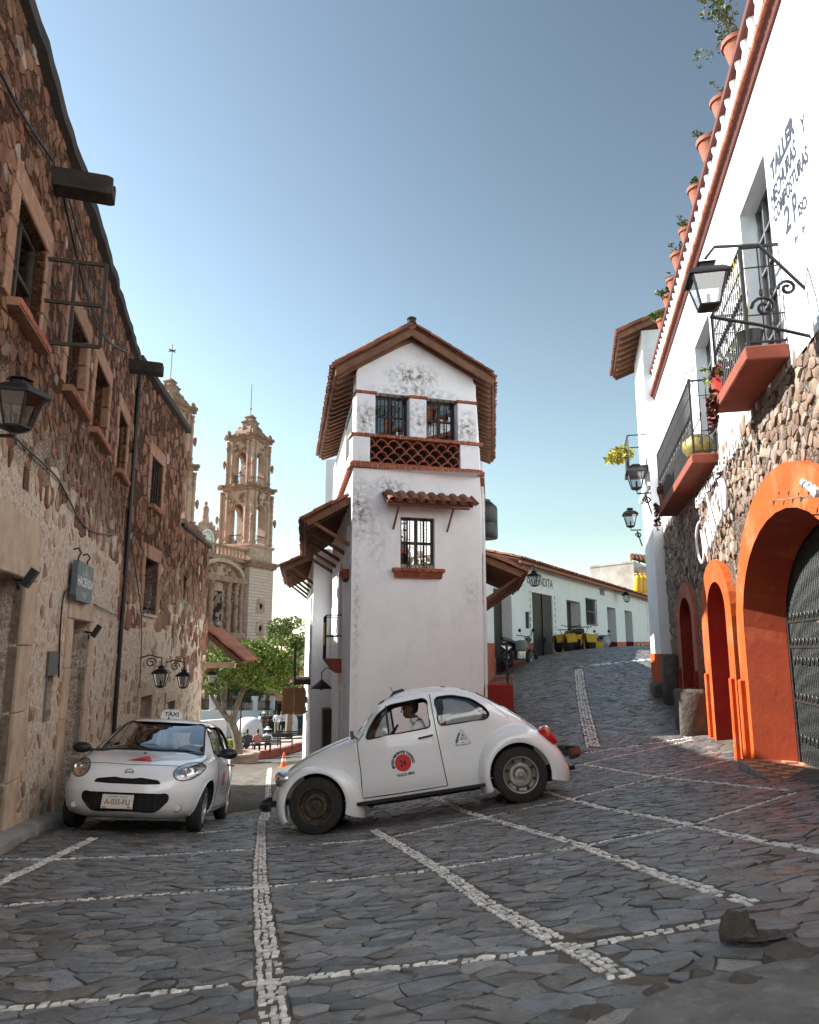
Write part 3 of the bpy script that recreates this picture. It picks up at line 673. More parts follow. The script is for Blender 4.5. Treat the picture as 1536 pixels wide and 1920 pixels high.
# cables
def cable(fr, pts, r, label, name='cable', sag=True):
    P = [fr.hit(u, v, o) + (o,) for u, v, o in pts]; P = [(s, o, h) for s, h, o in P]; Q = []
    for i in range(len(P) - 1):
        p0, p1, p2, p3 = [Vector(P[min(max(i + k, 0), len(P) - 1)]) for k in (-1, 0, 1, 2)]
        for j in range(6):
            t = j / 6; Q.append(.5 * ((2 * p1) + (p2 - p0) * t + (2 * p0 - 5 * p1 + 4 * p2 - p3) * t * t + (3 * p1 - p0 - 3 * p2 + p3) * t ** 3))
    Q.append(Vector(P[-1])); mb = MB(); mb.tube(Q, r, 5); return mb.build(name, m_iron, fr=fr, loc=tuple(Q[0]), smooth=True, label=label, cat='cable', group='cables on the stone building')
cable(FL1, [(0, 135, .05), (45, 220, .05), (98, 300, .05)], .016, 'black cable running to the near water spout')
cable(FL1, [(118, 360, .05), (135, 440, .05), (165, 560, .05), (200, 635, .05), (238, 660, .06)], .015, 'black cable between the two water spouts')
cable(FL1, [(130, 375, .05), (160, 480, .05), (205, 600, .05), (228, 655, .05)], .010, 'thinner second cable below the roof edge')
cable(FL1, [(20, 812, .04), (60, 850, .04), (110, 900, .04), (150, 975, .04), (180, 998, .04), (218, 1003, .04)], .012, 'cable drooping from the wall lantern to the drain pipe')
cable(FL1, [(110, 1270, .03), (113, 1180, .03), (120, 1115, .03), (135, 1108, .04), (148, 1122, .05)], .011, 'black cable rising from the meter box to the sign')
cable(FL1, [(177, 1133, .05), (200, 1145, .04), (215, 1152, .04), (232, 1150, .04)], .011, 'short cable from the sign to the drain pipe')
cable(FL2, [(245, 1010, .04), (256, 1080, .04), (266, 1170, .04), (262, 1290, .04)], .01, 'cable hanging down past the barred windows')
cable(FL2, [(276, 880, .04), (277, 970, .04), (278, 1045, .04)], .008, 'thin cable between the two small upper windows')
# hanging sign
m_sign = mat('sign_grey_paint', (.10, .125, .135), (.075, .095, .105), 5, .6); m_white = mat('white_paint', (.78, .78, .78), rough=.6)
sg = thing('hanging_sign', 'grey blue board sign lettered HACIENDA hanging on the stone wall', 'sign', FL1, (10.95, 0, .95))
oo = .12; s0, h1 = FL1.hit(148, 1049, oo); s1, _ = FL1.hit(176.5, 1066, oo); h0 = FL1.hit(148, 1126, oo)[1]
k = .07; pl = [(s0 + k, h0), (s1 - k, h0), (s1, h0 + k), (s1, h1 - k), (s1 - k, h1), (s0 + k, h1), (s0, h1 - k), (s0, h0 + k)]
mb = MB(); mb.hexa([(a, oo - .07, b) for a, b in pl], [(a, oo, b) for a, b in pl]); bd = mb.build('board', m_sign, sg)
W_, H_ = s1 - s0, h1 - h0; cs = (s0 + s1) / 2
mb = MB(); lettering(mb, 'HACIENDA', .17, lambda x, y: (cs + x, oo + .004, h0 + .2 + y), align='CENTER', bold=.003, sx=1.25); mb.build('letters', m_white, bd)
def leafy(mb, pts, o):
    for a, b, r, n in pts:
        for i in range(n):
            t = 2 * math.pi * i / n; mb.face([(a + r * .35 * math.cos(t + q) + r * .65 * math.cos(t) if q else a, o, b + (r * .35 * math.sin(t + q) + r * .65 * math.sin(t) if q else 0)) for q in (0, .8, 1.6, 2.4)])
mb = MB(); leafy(mb, [(cs, h1 - .05, .035, 5), (cs, h1 - .10, .05, 6), (cs - .12, h1 - .14, .055, 6), (cs + .12, h1 - .14, .055, 6), (cs - .24, h1 - .17, .05, 6), (cs + .24, h1 - .17, .05, 6), (cs, h1 - .16, .06, 7)], oo + .004)
leafy(mb, [(cs - .12, h0 + .1, .05, 6), (cs, h0 + .08, .065, 8), (cs + .12, h0 + .1, .05, 6), (cs - .25, h0 + .13, .035, 5), (cs + .25, h0 + .13, .035, 5)], oo + .004); mb.build('leaf_ornament', m_white, bd, kind='stuff')
mb = MB()
for x in (s0 + .25, s1 - .25):
    mb.tube([(x, 0, h1 + .16), (x, .06, h1 + .18), (x, .1, h1 + .12), (x, .07, h1 + .07), (x, .06, h1 - .02)], .012, 6)
mb.build('hook', m_iron, sg, smooth=True)
# ================================================================ the white and stone building on the right
m_wpl = stained('white_limewash', (.84, .855, .87), [((-5.8, 0, 5.2), (.5, 1, 1.6), .25), ((-1.5, 0, 5.9), (5, 1, .25), .2)], off=(-2, 0, -1.4), dirt=(.5, .5, .5), amount=.12, bump=.3)
m_rmort = rubble('pale_rubble_mortar', (.12, .08, .055), (.33, .26, .205), (.24, .175, .13), 20)
m_oran = dust(mat('orange_paint', (.50, .092, .015), (.43, .072, .013), 2.5, .8, .5, 14, c3=(.52, .17, .07), s3=1.6, lo3=.5, hi3=.75, dist=.02, spec=.25), (.42, .25, .16), 3.5, .58, .74)
m_dred = mat('oxblood_paint', (.22, .018, .012), (.27, .03, .016), 3, .8, .3, 14, spec=.25)
m_terr = mat('terracotta_paint', (.33, .085, .045), (.26, .06, .032), 5, .85, .4, 20)
m_rdk = mat('rust_red_paint', (.14, .028, .018), (.10, .02, .014), 6, .7, .3, 20)
br = thing('white_stone_building', 'building with white upper storey over rubble stone and orange arched doors', 'building', FR, (-2, 0, -1.4))
S0, S1, HB, HT = -34., 6.25, 2.75, 6.15
W1 = (-4.5, -3.3, 2.75, 5.25, .22); W2 = (-1.0, .36, 2.75, 5.05, .22)
D1 = (-6.05, -1.95, -3, 1.42, .0); D2 = (-.98, .78, -3, 1.02, 0); D3 = (2.2, 3.95, -3, 1.0, 0)
mb = MB(); wall_open(mb, S0, S1, HB, HT, [W1, W2], o=.02); mb.build('upper_wall', m_wpl, br)
mb = MB(); wall_open(mb, S0, S1, -4, HB, [D1, D2, D3], skip_reveal=True); mb.build('lower_wall', m_rmort, br)
mb = MB(); mb.face([(S0, -7, -4), (S1, -7, -4), (S1, -7, HT), (S0, -7, HT)]); mb.face([(S1, 0, -4), (S1, -7, -4), (S1, -7, HT), (S1, 0, HT)]); mb.face([(S0, 0, -4), (S0, -7, -4), (S0, -7, HT), (S0, 0, HT)]); mb.face([(S0, 0, HT), (S1, 0, HT), (S1, -7, HT), (S0, -7, HT)]); mb.build('rear_walls', m_wpl, br)
RP = [(.30, .22, .165), (.25, .175, .13), (.34, .275, .225), (.22, .15, .11), (.32, .265, .235), (.28, .195, .14)]
def rightcol(s, h):
    c = random.choice(RP); k = random.uniform(.75, 1.15); return (c[0] * k, c[1] * k, c[2] * k)
fr_ops = [(D1[0] - .45, D1[1] + .42, -3, 1.85, 0), (D2[0] - .4, D2[1] + .42, -3, 1.35, 0), (D3[0] - .3, D3[1] + .3, -3, 1.3, 0)]
wall_stones(br, FR, -6.5, S1, -1.7, HB - .03, .135, .105, .014, [(a + .1, b - .1, c, d - .12, e) for a, b, c, d, e in fr_ops], m_rub, rightcol, .03, keepf=lambda s, h: random.random() < .75, nbig=300, label='smaller rubble stones of the lower wall')
# arched, painted door surrounds that stand proud of the rubble
def arch_pts(a, b, sp, top, n=14):
    cx, rx, rz = (a + b) / 2, (b - a) / 2, top - sp
    return [(cx - rx * math.cos(math.pi * k / n), sp + rz * math.sin(math.pi * k / n)) for k in range(n + 1)]
def door_surround(parent, ai, bi, spi, ti, ao, bo, spo, to, base, o, dep, mo, mr, splay=0.):
    n = 16; I = [(ai, base)] + arch_pts(ai, bi, spi, ti, n) + [(bi, base)]; O = [(ao, base)] + arch_pts(ao, bo, spo, to, n) + [(bo, base)]
    mb = MB(); c = (ai + bi) / 2
    for k in range(len(I) - 1):
        mb.face([(I[k][0], o, I[k][1]), (I[k + 1][0], o, I[k + 1][1]), (O[k + 1][0], o, O[k + 1][1]), (O[k][0], o, O[k][1])])
        mb.face([(O[k][0], o, O[k][1]), (O[k + 1][0], o, O[k + 1][1]), (O[k + 1][0], -.05, O[k + 1][1]), (O[k][0], -.05, O[k][1])])
    fr_ = mb.build('door_surround', mo, parent)
    mb = MB(); B = [(c + (x - c) * (1 - splay), z - (.1 if z > base else 0) * (splay > 0)) for x, z in I]
    for k in range(len(I) - 1): mb.face([(I[k][0], o - .003, I[k][1]), (B[k][0], o - dep, B[k][1]), (B[k + 1][0], o - dep, B[k + 1][1]), (I[k + 1][0], o - .003, I[k + 1][1])])
    mb.build('door_reveal', mr, parent); return B
g0 = -1.7
m_oranr = mat('deep_orange_paint', (.38, .05, .01), (.31, .038, .009), 2.5, .75, .4, 12, c3=(.5, .13, .04), s3=2.2, lo3=.55, hi3=.8)
B1 = door_surround(br, -5.9, -2.0, .3, 1.42, -6.35, -1.55, .15, 1.88, g0, .09, .46, m_oran, m_oranr, .07)
B2 = door_surround(br, -.92, .55, .55, 1.02, -1.32, 1.15, .45, 1.36, g0, .10, .45, m_oran, m_dred)
B3 = door_surround(br, 2.3, 3.85, .55, 1.0, 1.9, 4.3, .45, 1.30, g0 + .1, .10, .45, mat('shaded_orange_paint', (.45, .15, .08), (.36, .11, .065), 2, .85, .3, 14), m_dred)  # last surround: orange dulled to carry the shade on that doorway
for (x, w) in ((-1.75, .12), (-1.15, .12), (.85, .12), (1.98, .12), (4.1, .12)):
    mb = MB(); mb.bevbox(x - w / 2, x + w / 2, .0, .16, g0, -.38, .015); mb.build('door_buttress', m_oran if x < 1 else m_dred, br)
mb = MB(); mb.face([(-.92, -.36, g0), (.55, -.36, g0), (.55, -.36, 1.1), (-.92, -.36, 1.1)]); mb.build('door', m_dred, br)
mb = MB(); mb.face([(2.3, -.36, g0), (3.85, -.36, g0), (3.85, -.36, 1.1), (2.3, -.36, 1.1)]); mb.build('door', m_dred, br)
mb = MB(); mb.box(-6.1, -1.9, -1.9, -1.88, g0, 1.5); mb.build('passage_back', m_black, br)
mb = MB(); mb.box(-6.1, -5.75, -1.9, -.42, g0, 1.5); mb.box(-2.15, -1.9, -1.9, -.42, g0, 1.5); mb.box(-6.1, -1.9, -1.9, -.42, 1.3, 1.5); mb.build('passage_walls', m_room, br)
# iron gate: twisted bars with scrolls, latch rails, padlocks
m_gate = mat('gate_iron', (.07, .075, .07), (.035, .037, .035), 30, .45, .3, 80, metal=.55)
gt = thing('iron_gate', 'dark wrought iron gate of twisted bars in the big orange arch', 'gate', FR, (-3.3, -.5, -1.5))
sa, sb, go = -5.7, -2.17, -.40
def gtop(s): c = (sa + sb) / 2; return .3 + .95 * math.sqrt(max(0, 1 - ((s - c) / ((sb - sa) / 2 + .05)) ** 2))
nb = 54
for k in range(nb + 1):
    s = sa + (sb - sa) * k / nb; mb = MB(); t = gtop(s); n = 26
    path = [(s, go, g0 + .06 + (t - g0 - .06) * i / n) for i in range(n + 1)]
    mb.tube(path, [.011 + .004 * (i % 2) for i in range(n + 1)], 5); mb.raw([(s, go, t + .09), (s - .016, go, t), (s + .016, go, t), (s, go - .016, t), (s, go + .016, t)], [(0, 1, 3), (0, 3, 2), (0, 2, 4), (0, 4, 1)])
    mb.build('bar', m_gate, gt)
mb = MB()
for z in (g0 + .06, -.62, .02, .32): mb.box(sa, sb, go - .02, go + .02, z, z + .035)
for s in (sa, (sa + sb) / 2, sb): mb.box(s - .025, s + .025, go - .025, go + .025, g0 + .03, gtop(s))
mb.box(sa, sb, go - .006, go + .006, g0 + .06, g0 + .36); mb.build('gate_frame', m_gate, gt)
for z in (-1.1, -.62, -.2, .02, .32):
    for k in range(1, 24):
        s = sa + (sb - sa) * k / 24; mb = MB()
        for sg_ in (-1, 1):
            P = [(s + sg_ * (.006 + .028 * math.sin(a)), go + .02, z + .03 + .04 * (1 - math.cos(a))) for a in [math.pi * 1.5 * i / 9 for i in range(10)]]; mb.tube(P, .008, 5)
        mb.build('scroll', m_gate, gt)
for z in (.28, -.2): mb = MB(); mb.tube([(-4.4, go + .05, z), (-3.5, go + .05, z + .01)], .018, 8); mb.lathe([(.0, -.012), (.05, -.012), (.05, .012), (0, .012)], (-3.75, go + .08, z - .06), 12, 'y'); mb.build('latch', mat('steel', (.5, .48, .45), rough=.35, metal=.9), gt)
# patterned floor tiles of the threshold
m_tl = mat('floor_tile_cream', (.50, .30, .15), (.42, .24, .11), 8, .6, rnd=.2); m_tl2 = mat('floor_tile_red', (.28, .07, .045), (.22, .05, .035), 8, .6, rnd=.2)
th = MB(); th.box(-6.0, -2.05, -.6, .30, g0 - .2, -1.335); th = th.build('threshold', m_kerb, fr=FR, loc=(-3.5, 0, -1.5), kind='structure', label='tiled threshold of the gate')
for i in range(24):
    for j in range(5):
        a, o = -5.85 + i * .158, -.5 + j * .156; mb = MB(); mb.bevbox(a + .003, a + .155, o + .003, o + .153, -1.36, -1.327, .004); mb.build('floor_tile', (m_tl, m_tl2)[(i + j) % 2], th)
# balconies
m_slab = mat('balcony_terracotta', (.30, .075, .04), (.22, .052, .03), 4, .85, .4, 18)
def spiral(c, r, turns, n, fn, d=1): return [fn(c[0] + d * r * (1 - i / n * .85) * math.cos(2 * math.pi * turns * i / n + math.pi / 2), c[1] + r * (1 - i / n * .85) * math.sin(2 * math.pi * turns * i / n + math.pi / 2)) for i in range(n + 1)]
def balcony(a, b, ht, dep, hr, lab, t=.15):
    bt = thing('balcony', lab, 'balcony', FR, ((a + b) / 2, .0, ht - t), 'balconies of the white wall')
    mb = MB(); mb.bevbox(a, b, .02, dep, ht - t, ht, .012); mb.build('slab', m_slab, bt)
    n = int((b - a) / .095); k0 = ht + .05
    def bar(x, y):
        mb = MB(); P = [(x, y, k0 + (hr - k0) * i / 8) for i in range(9)]; mb.tube(P, .0075, 5); mb.box(x - .014, x + .014, y - .014, y + .014, k0 + (hr - k0) * .48, k0 + (hr - k0) * .54); mb.build('baluster', m_iron, bt)
    for i in range(n + 1): bar(a + .05 + (b - a - .1) * i / n, dep - .05)
    for x in (a + .05, b - .05):
        for i in range(1, int((dep - .1) / .1)): bar(x, .02 + i * .1)
    mb = MB(); e = dep - .05
    for z, r in ((hr, .018), (k0, .014), (k0 + (hr - k0) * .28, .008), (k0 + (hr - k0) * .78, .008)):
        mb.box(a + .05 - r, b - .05 + r, e - r, e + r, z - r * .6, z + r * .6)
        for x in (a + .05, b - .05): mb.box(x - r, x + r, .02, e, z - r * .6, z + r * .6)
    for x in (a + .05, b - .05): mb.box(x - .015, x + .015, e - .015, e + .015, ht, hr + .03)
    mb.build('handrail', m_iron, bt)
    for i in range(int((b - a) / .38)):
        x = a + .24 + i * .38; mb = MB()
        for d in (-1, 1): mb.tube(spiral((x, k0 + .45), .075, 1.3, 18, lambda p, q: (p, e + .004, q), d), .006, 4)
        mb.build('scroll', m_iron, bt)
    return bt
balcony(-4.72, -2.98, 2.99, .43, 4.08, 'nearer balcony with terracotta slab, black railing and trailing plants')
balcony(-.9, 3.7, 2.88, .40, 4.04, 'farther long balcony with terracotta slab and black railing')
m_steelf = mat('grey_window_frame', (.16, .165, .17), (.11, .11, .115), 9, .6, .2, 30); m_skyglass = glass('balcony_glass', (.25, .3, .33), 1.2, .35)
for W in (W1, W2):
    casement(br, W[0], W[1], W[2], W[3], -.18, 4, 6, .028, m_steelf, m_skyglass, 'balcony_door')
# cornice of brick, balustrade, rail
rg = random.Random(9)
mb = MB(); prof = [(.02, 6.15), (.05, 6.15), (.07, 6.21), (.11, 6.24), (.12, 6.33), (.07, 6.38), (.0, 6.38)]
mb.loft([[(s, o, h) for o, h in prof] for s in (S0, S1)], True, True, True); cn = mb.build('cornice', m_rdk, br)
for k in range(90):
    s = -7.2 + k * .15
    if s > S1 - .1: break
    mb = MB(); mb.bevbox(s + .006, s + .144, .05, .135 + rg.uniform(-.006, .006), 6.235, 6.315, .008); mb.build('brick', m_brick, cn)
for k in range(44):
    s = -7.4 + k * .31
    if s > S1: break
    mb = MB(); mb.lathe([(.05, 6.38), (.05, 6.44), (.035, 6.46), (.06, 6.56), (.035, 6.72), (.05, 6.76), (.05, 6.82)], (s, .04, 0), 8); mb.build('baluster', m_wpl, br, smooth=50)
mb = MB(); mb.box(S0, S1, -.14, -.04, 6.15, 6.82); mb.build('parapet', m_wpl, br)
mb = MB(); mb.bevbox(S0, S1 + .05, -.16, .11, 6.82, 6.94, .02); mb.build('rail', m_rdk, br)
# painted lettering on the white wall
m_ink = mat('dark_blue_lettering', (.035, .04, .07), rough=.8); m_inkg = mat('grey_lettering', (.2, .2, .23), rough=.8)
def wtext(fr, body, p0, p1, hgt, m, name='lettering', parent=None, o=.026, bold=.0, shear=0., rev=True):
    """lettering between two wall points; on the right-hand wall it reads towards the camera"""
    vs, fs = text_polys(body, 1., bold, 'LEFT', shear); w = max(v[0] for v in vs); (sa_, ha), (sb_, hb) = p0, p1
    mb = MB(); mb.raw([(sa_ + (sb_ - sa_) * x / w, o, ha + (hb - ha) * x / w + y * hgt / .7) for x, y in vs], fs); return mb.build(name, m, parent)
H_ = FR.hit
for body, a, b, hg, bo in (('TALLER', (1452, 340), (1495, 243), .19, .045), ('HECHURAS', (1452, 393), (1498, 289), .18, .018), ('Y', (1509, 252), (1516, 240), .16, .015), ('COMPOSTURAS', (1457, 419), (1521, 299), .16, .018),
                           ('2', (1478, 441), (1489, 424), .27, .012), ('DO', (1487, 399), (1492, 390), .07, 0), ('P', (1494, 420), (1502, 405), .28, .012), ('ISO', (1503, 407), (1519, 385), .12, .02), ('6-', (1496, 457), (1502, 447), .09, .02), ('6-', (1510, 438), (1516, 428), .09, .02)):
    wtext(FR, body, H_(*a), H_(*b), hg, m_ink, parent=br, bold=bo)
wtext(FR, 'EL', H_(1283, 715), H_(1292, 698), .22, m_inkg, parent=br); wtext(FR, 'TALLER', H_(1287, 752), H_(1307, 706), .42, m_inkg, parent=br)
m_wlet = mat('white_letter', (.75, .74, .72), rough=.6)
for body, a, b, hg in (('DE PLATA', (1350, 886), (1391, 832), .17), ('GALERIA D ARTE', (1306, 955), (1347, 893), .17)):
    (sa_, ha), (sb_, hb) = H_(*a, .1), H_(*b, .1); vs, fs = text_polys(body, 1., .012); w = max(v[0] for v in vs)
    ht_ = thing('sign_letters', {'D': 'small white letters on the stone beside the nearer balcony', 'G': 'thin pale letters in the shade under the farther balcony'}[body[0]], 'sign', FR, (sa_, .1, ha), 'letters mounted on the rubble wall')
    for ch_i in range(1):
        mb = MB(); P = [(sa_ + (sb_ - sa_) * x / w, ha + (hb - ha) * x / w + y * hg / .7) for x, y in vs]
        mb.raw([(p, .115, q) for p, q in P], fs); mb.raw([(p, .09, q) for p, q in P], [f[::-1] for f in fs]); mb.build('letters', m_wlet, ht_, kind='stuff')
# bent white script sign
sc_ = thing('script_sign', 'white neon-like handwriting sign standing off the rubble wall', 'sign', FR, (.8, .12, 2.0))
def zz(p): return (1290 + p[0] / 9.6, 860 + p[1] / 9.6)
STR = [[(228, 1130), (185, 1170), (158, 1300), (150, 1450), (165, 1600), (200, 1760), (245, 1870), (278, 1830), (290, 1700), (272, 1500), (240, 1290)],
       [(240, 1290), (265, 1440), (305, 1600), (345, 1735), (352, 1640), (318, 1450), (300, 1280), (322, 1160), (352, 1250), (378, 1420), (412, 1580), (430, 1470)],
       [(430, 1470), (400, 1320), (372, 1150), (375, 1000), (395, 930), (430, 1080), (462, 1250), (490, 1320)],
       [(352, 625), (368, 780), (415, 980), (470, 1190), (500, 1320)], [(460, 1465), (478, 1380), (440, 1230), (400, 1080)],
       [(470, 665), (440, 850), (470, 900), (490, 1000), (520, 1080), (552, 1180), (575, 1090), (540, 960), (505, 830), (490, 700)],
       [(520, 810), (552, 680), (532, 530), (500, 600), (500, 780), (540, 950), (598, 1075), (612, 950), (592, 750), (560, 555)],
       [(560, 390), (600, 520), (640, 660), (660, 800), (675, 930), (690, 780), (670, 560), (625, 385), (580, 380)], [(640, 780), (655, 870), (675, 930)]]
m_neon = mat('white_neon_plastic', (.85, .85, .86), rough=.35)
for st in STR:
    P = [H_(*zz(p), .12) for p in st]; Q = []
    for i in range(len(P) - 1):
        p0, p1, p2, p3 = [Vector(P[min(max(i + k, 0), len(P) - 1)]) for k in (-1, 0, 1, 2)]
        for j in range(4):
            t = j / 4; q = .5 * ((2 * p1) + (p2 - p0) * t + (2 * p0 - 5 * p1 + 4 * p2 - p3) * t * t + (3 * p1 - p0 - 3 * p2 + p3) * t ** 3); Q.append((q.x, .12, q.y))
    Q.append((P[-1][0], .12, P[-1][1])); mb = MB(); mb.tube(Q, .021, 6); mb.build('letter_stroke', m_neon, sc_, smooth=True)
mb = MB()
for u, v in ((1312, 985), (1330, 960), (1345, 930), (1356, 915)):
    s, h = H_(u, v, .12); mb.tube([(s, -.02, h), (s, .11, h)], .008, 5)
mb.build('standoff', m_iron, sc_)
# stone blocks at the foot of the wall
m_blk = mat('mossy_stone', (.10, .085, .065), (.05, .043, .035), 6, .9, .9, 14, c3=(.16, .14, .1), s3=3, dist=.04)
def rough_block(fr, a, b, o0, o1, h0, h1, lab, seed, m=None):
    rg = random.Random(seed); mb = MB(); mb.bevbox(a, b, o0, o1, h0, h1, .05); mb.v = [(x + rg.uniform(-.025, .025), y + rg.uniform(-.02, .02), z + rg.uniform(-.02, .02)) for x, y, z in mb.v]
    mb.build('stone_block', m or m_blk, fr=fr, loc=((a + b) / 2, o0, h0), smooth=60, label=lab, cat='stone block', group='stone blocks at the foot of the right wall')
rough_block(FR, 1.05, 1.85, .1, .55, -1.65, -.66, 'tall dark stone block between the two small orange doorways', 1)
rough_block(FR, 4.35, 5.0, .1, .4, -1.5, -.1, 'narrow dark stone post beyond the last orange doorway', 2)
rough_block(FR, 5.2, 6.2, .1, .55, -1.5, -.75, 'low dark stone block by the white corner wall', 3)
# the white corner house beyond
m_wpl2 = stained('white_limewash_far', (.80, .80, .81), [((7.0, 0, 4), (.6, 1, 3), .5), ((6.6, 0, 7), (.5, 1, 1.5), .6)], off=(7.2, 0, -1), dirt=(.42, .42, .42), amount=.25)
wc = thing('white_corner_house', 'narrow white corner house with orange base beyond the stone wall', 'house', FR, (7.2, 0, -1))
mb = MB(); A, B_ = 6.25, 8.6
mb.face([(A, .25, -.1), (B_, .25, -.1), (B_, .25, 8.0), (A, .25, 8.0)]); mb.face([(A, .25, -.1), (A, -6, -.1), (A, -6, 8), (A, .25, 8)]); mb.face([(B_, .25, -3), (B_, -6, -3), (B_, -6, 8), (B_, .25, 8)]); mb.face([(A, -6, -3), (B_, -6, -3), (B_, -6, 8), (A, -6, 8)]); mb.face([(A, .25, 8), (B_, .25, 8), (B_, -6, 8), (A, -6, 8)]); mb.build('wall', m_wpl2, wc)
mb = MB(); mb.box(A - .01, B_ + .01, -.5, .27, -.85, -.1); mb.build('orange_base', m_oran, wc)
mb = MB(); mb.box(A - .02, B_ + .02, -.5, .36, -2.2, -.84); mb.build('plinth', m_wpl2, wc)
mb = MB(); mb.box(A, B_ + .02, .2, .33, 3.95, 4.05); mb.build('string_course', m_wpl2, wc)
for body, px in (('PANOR', ((1249, 1112), (1268, 1107))), ('VISTA', ((1250, 1121), (1268, 1117))), ('PASE', ((1252, 1130), (1268, 1127)))):
    wtext(FR, body, FR.hit(*px[0], .27), FR.hit(*px[1], .27), .13, m_ink, parent=wc, o=.262)

# unseen white house added behind the viewer to bounce sunlight into the shade
FH = Frame(-12.2, -12.6, .87, .5, 1); hs = thing('reflector_house', 'unseen white house added behind the viewer to reflect sunlight', 'house', FH, (7.5, 0, -1))
mb = MB(); HO = [(2 + 3 * k, 3.2 + 3 * k, z, z + 1.8, .25) for k in range(4) for z in (1, 4.6)]; wall_open(mb, 0, 15.5, -3, 11.0, HO); mb.face([(0, 0, 11.0), (15.5, 0, 11.0), (15.5, -7, 11.0), (0, -7, 11.0)]); mb.face([(0, -7, -3), (15.5, -7, -3), (15.5, -7, 11.0), (0, -7, 11.0)])
for x in (0, 15.5): mb.face([(x, 0, -3), (x, -7, -3), (x, -7, 11.0), (x, 0, 11.0)])
mb.build('wall', m_wpl, hs)
for q in HO: casement(hs, q[0], q[1], q[2], q[3], -.2, 2, 3, .03, back=False)
# ================================================================ tiled roofs
m_tile = mat('roof_tile_clay', (.30, .105, .055), (.20, .07, .04), 7, .85, .5, 30, rnd=.35, c3=(.10, .06, .045), s3=3, lo3=.5, hi3=.75)
m_wood = mat('roof_timber', (.22, .10, .05), (.13, .06, .032), 6, .8, .4, 18, rnd=.2)
m_deck = mat('roof_underside', (.15, .062, .033), (.09, .04, .024), 7, .85, .4, 20)
def tile_unit(p=.2, l=.42, r=.085, t=.014):
    """one clay pan and its cover tile"""
    mb = MB(); n = 6
    def half(cx, sgn, r0, r1, z0):
        A = [math.pi * i / n for i in range(n + 1)]
        rr = []
        for y, ra in ((0, r0), (l, r1)):
            rr.append([(cx - ra * math.cos(a), y, z0 + sgn * ra * .8 * math.sin(a)) for a in A] + [(cx - (ra - t) * math.cos(a), y, z0 + sgn * (ra - t) * .8 * math.sin(a)) for a in A[::-1]])
        mb.loft(rr, True, True, True)
    half(p * .5, 1, r * 1.08, r * .92, .035); half(p, -1, r, r * .9, .075)
    return mb
TU = tile_unit(); TILE_ME = None
def tile_roof(part, e0, e1, r0, r1, pitch=.2, step=.34, individual=2, seed=1, jit=.015, name='roof_tile'):
    """rows of clay tiles on the slope between an eave line and a ridge line (world points); the rows nearest the eave are single tiles"""
    global TILE_ME
    rg = random.Random(seed); e0, e1, r0, r1 = map(Vector, (e0, e1, r0, r1)); n = max(1, round((e1 - e0).length / pitch)); rest = MB()
    if TILE_ME is None:
        TILE_ME = bpy.data.meshes.new('roof_tile'); TILE_ME.from_pydata(TU.v, [], TU.f); TILE_ME.materials.append(m_tile); smooth_me(TILE_ME, 50)
    inv = part.matrix_world.inverted() if False else None
    for i in range(n):
        a = e0.lerp(e1, i / n); a2 = e0.lerp(e1, (i + 1) / n); b = r0.lerp(r1, i / n); up = (b - a); L = up.length; up.normalize(); x = (a2 - a); wx = x.length; x = (x - up * x.dot(up)).normalized(); z = x.cross(up)
        if z.z < 0: x = -x; z = -z; a = a2
        M = Matrix((( x.x, up.x, z.x, 0), (x.y, up.y, z.y, 0), (x.z, up.z, z.z, 0), (0, 0, 0, 1))); rows = max(1, int(L / step + .5))
        for j in range(rows):
            p = a + up * (j * step - .05 + rg.uniform(-jit, jit)) + z * (.012 * (j % 2) + rg.uniform(0, jit * .6)) + x * rg.uniform(-jit, jit) * .6
            sx = wx / .2; T = Matrix.Translation(p) @ M @ Matrix.Rotation(rg.uniform(-.04, .04), 4, 'Z') @ Matrix.Diagonal((sx, min(1, (L - j * step + .1) / .42) if j == rows - 1 else 1, 1, 1))
            if j < individual:
                o = bpy.data.objects.new(name, TILE_ME); C.objects.link(o); o.parent = part; BASE.append((o, part, T)); INFO[o.name] = INFO[part.name]
            else: rest.raw([T @ Vector(v) for v in TU.v], TU.f)
    if rest.f:
        VIA[0] = FW; rest.build(name + 's', m_tile, part, kind='stuff', smooth=50, label='clay tiles higher up the roof'); VIA[0] = None
BASE = []
def settle():
    """tiles take their world place under their roof"""
    bpy.context.view_layer.update()
    for o, part, T in BASE: o.matrix_parent_inverse = part.matrix_world.inverted(); o.matrix_basis = T
    BASE.clear()
def roof_slope(parent, e0, e1, r0, r1, tail=.0, raft=.34, seed=1, individual=1, thick=.05, name='roof', rafters=True, pitch=.2):
    """deck, rafters below, tiles above; corner points in world space"""
    e0, e1, r0, r1 = map(Vector, (e0, e1, r0, r1)); nrm = (e1 - e0).cross(r0 - e0).normalized(); nrm = nrm if nrm.z > 0 else -nrm
    VIA[0] = FW; mb = MB(); mb.hexa([e0, e1, r1, r0], [p + nrm * thick for p in (e0, e1, r1, r0)]); part = mb.build(name, m_deck, parent)
    if rafters:
        n = max(2, round((e1 - e0).length / raft))
        for i in range(n + 1):
            a = e0.lerp(e1, min(.995, max(.005, i / n))); b = r0.lerp(r1, min(.995, max(.005, i / n))); up = (b - a).normalized(); x = (e1 - e0).normalized() * .035; d = -nrm * .09; a = a + up * .04; k = -nrm * .002
            mb = MB(); mb.hexa([a - x + k, a + x + k, b + x + k, b - x + k], [a - x + d, a + x + d, b + x + d, b - x + d]); mb.build('rafter', m_wood, part)
    VIA[0] = None
    tile_roof(part, e0 + nrm * thick, e1 + nrm * thick, r0 + nrm * thick, r1 + nrm * thick, pitch=pitch, seed=seed, individual=individual)
    return part
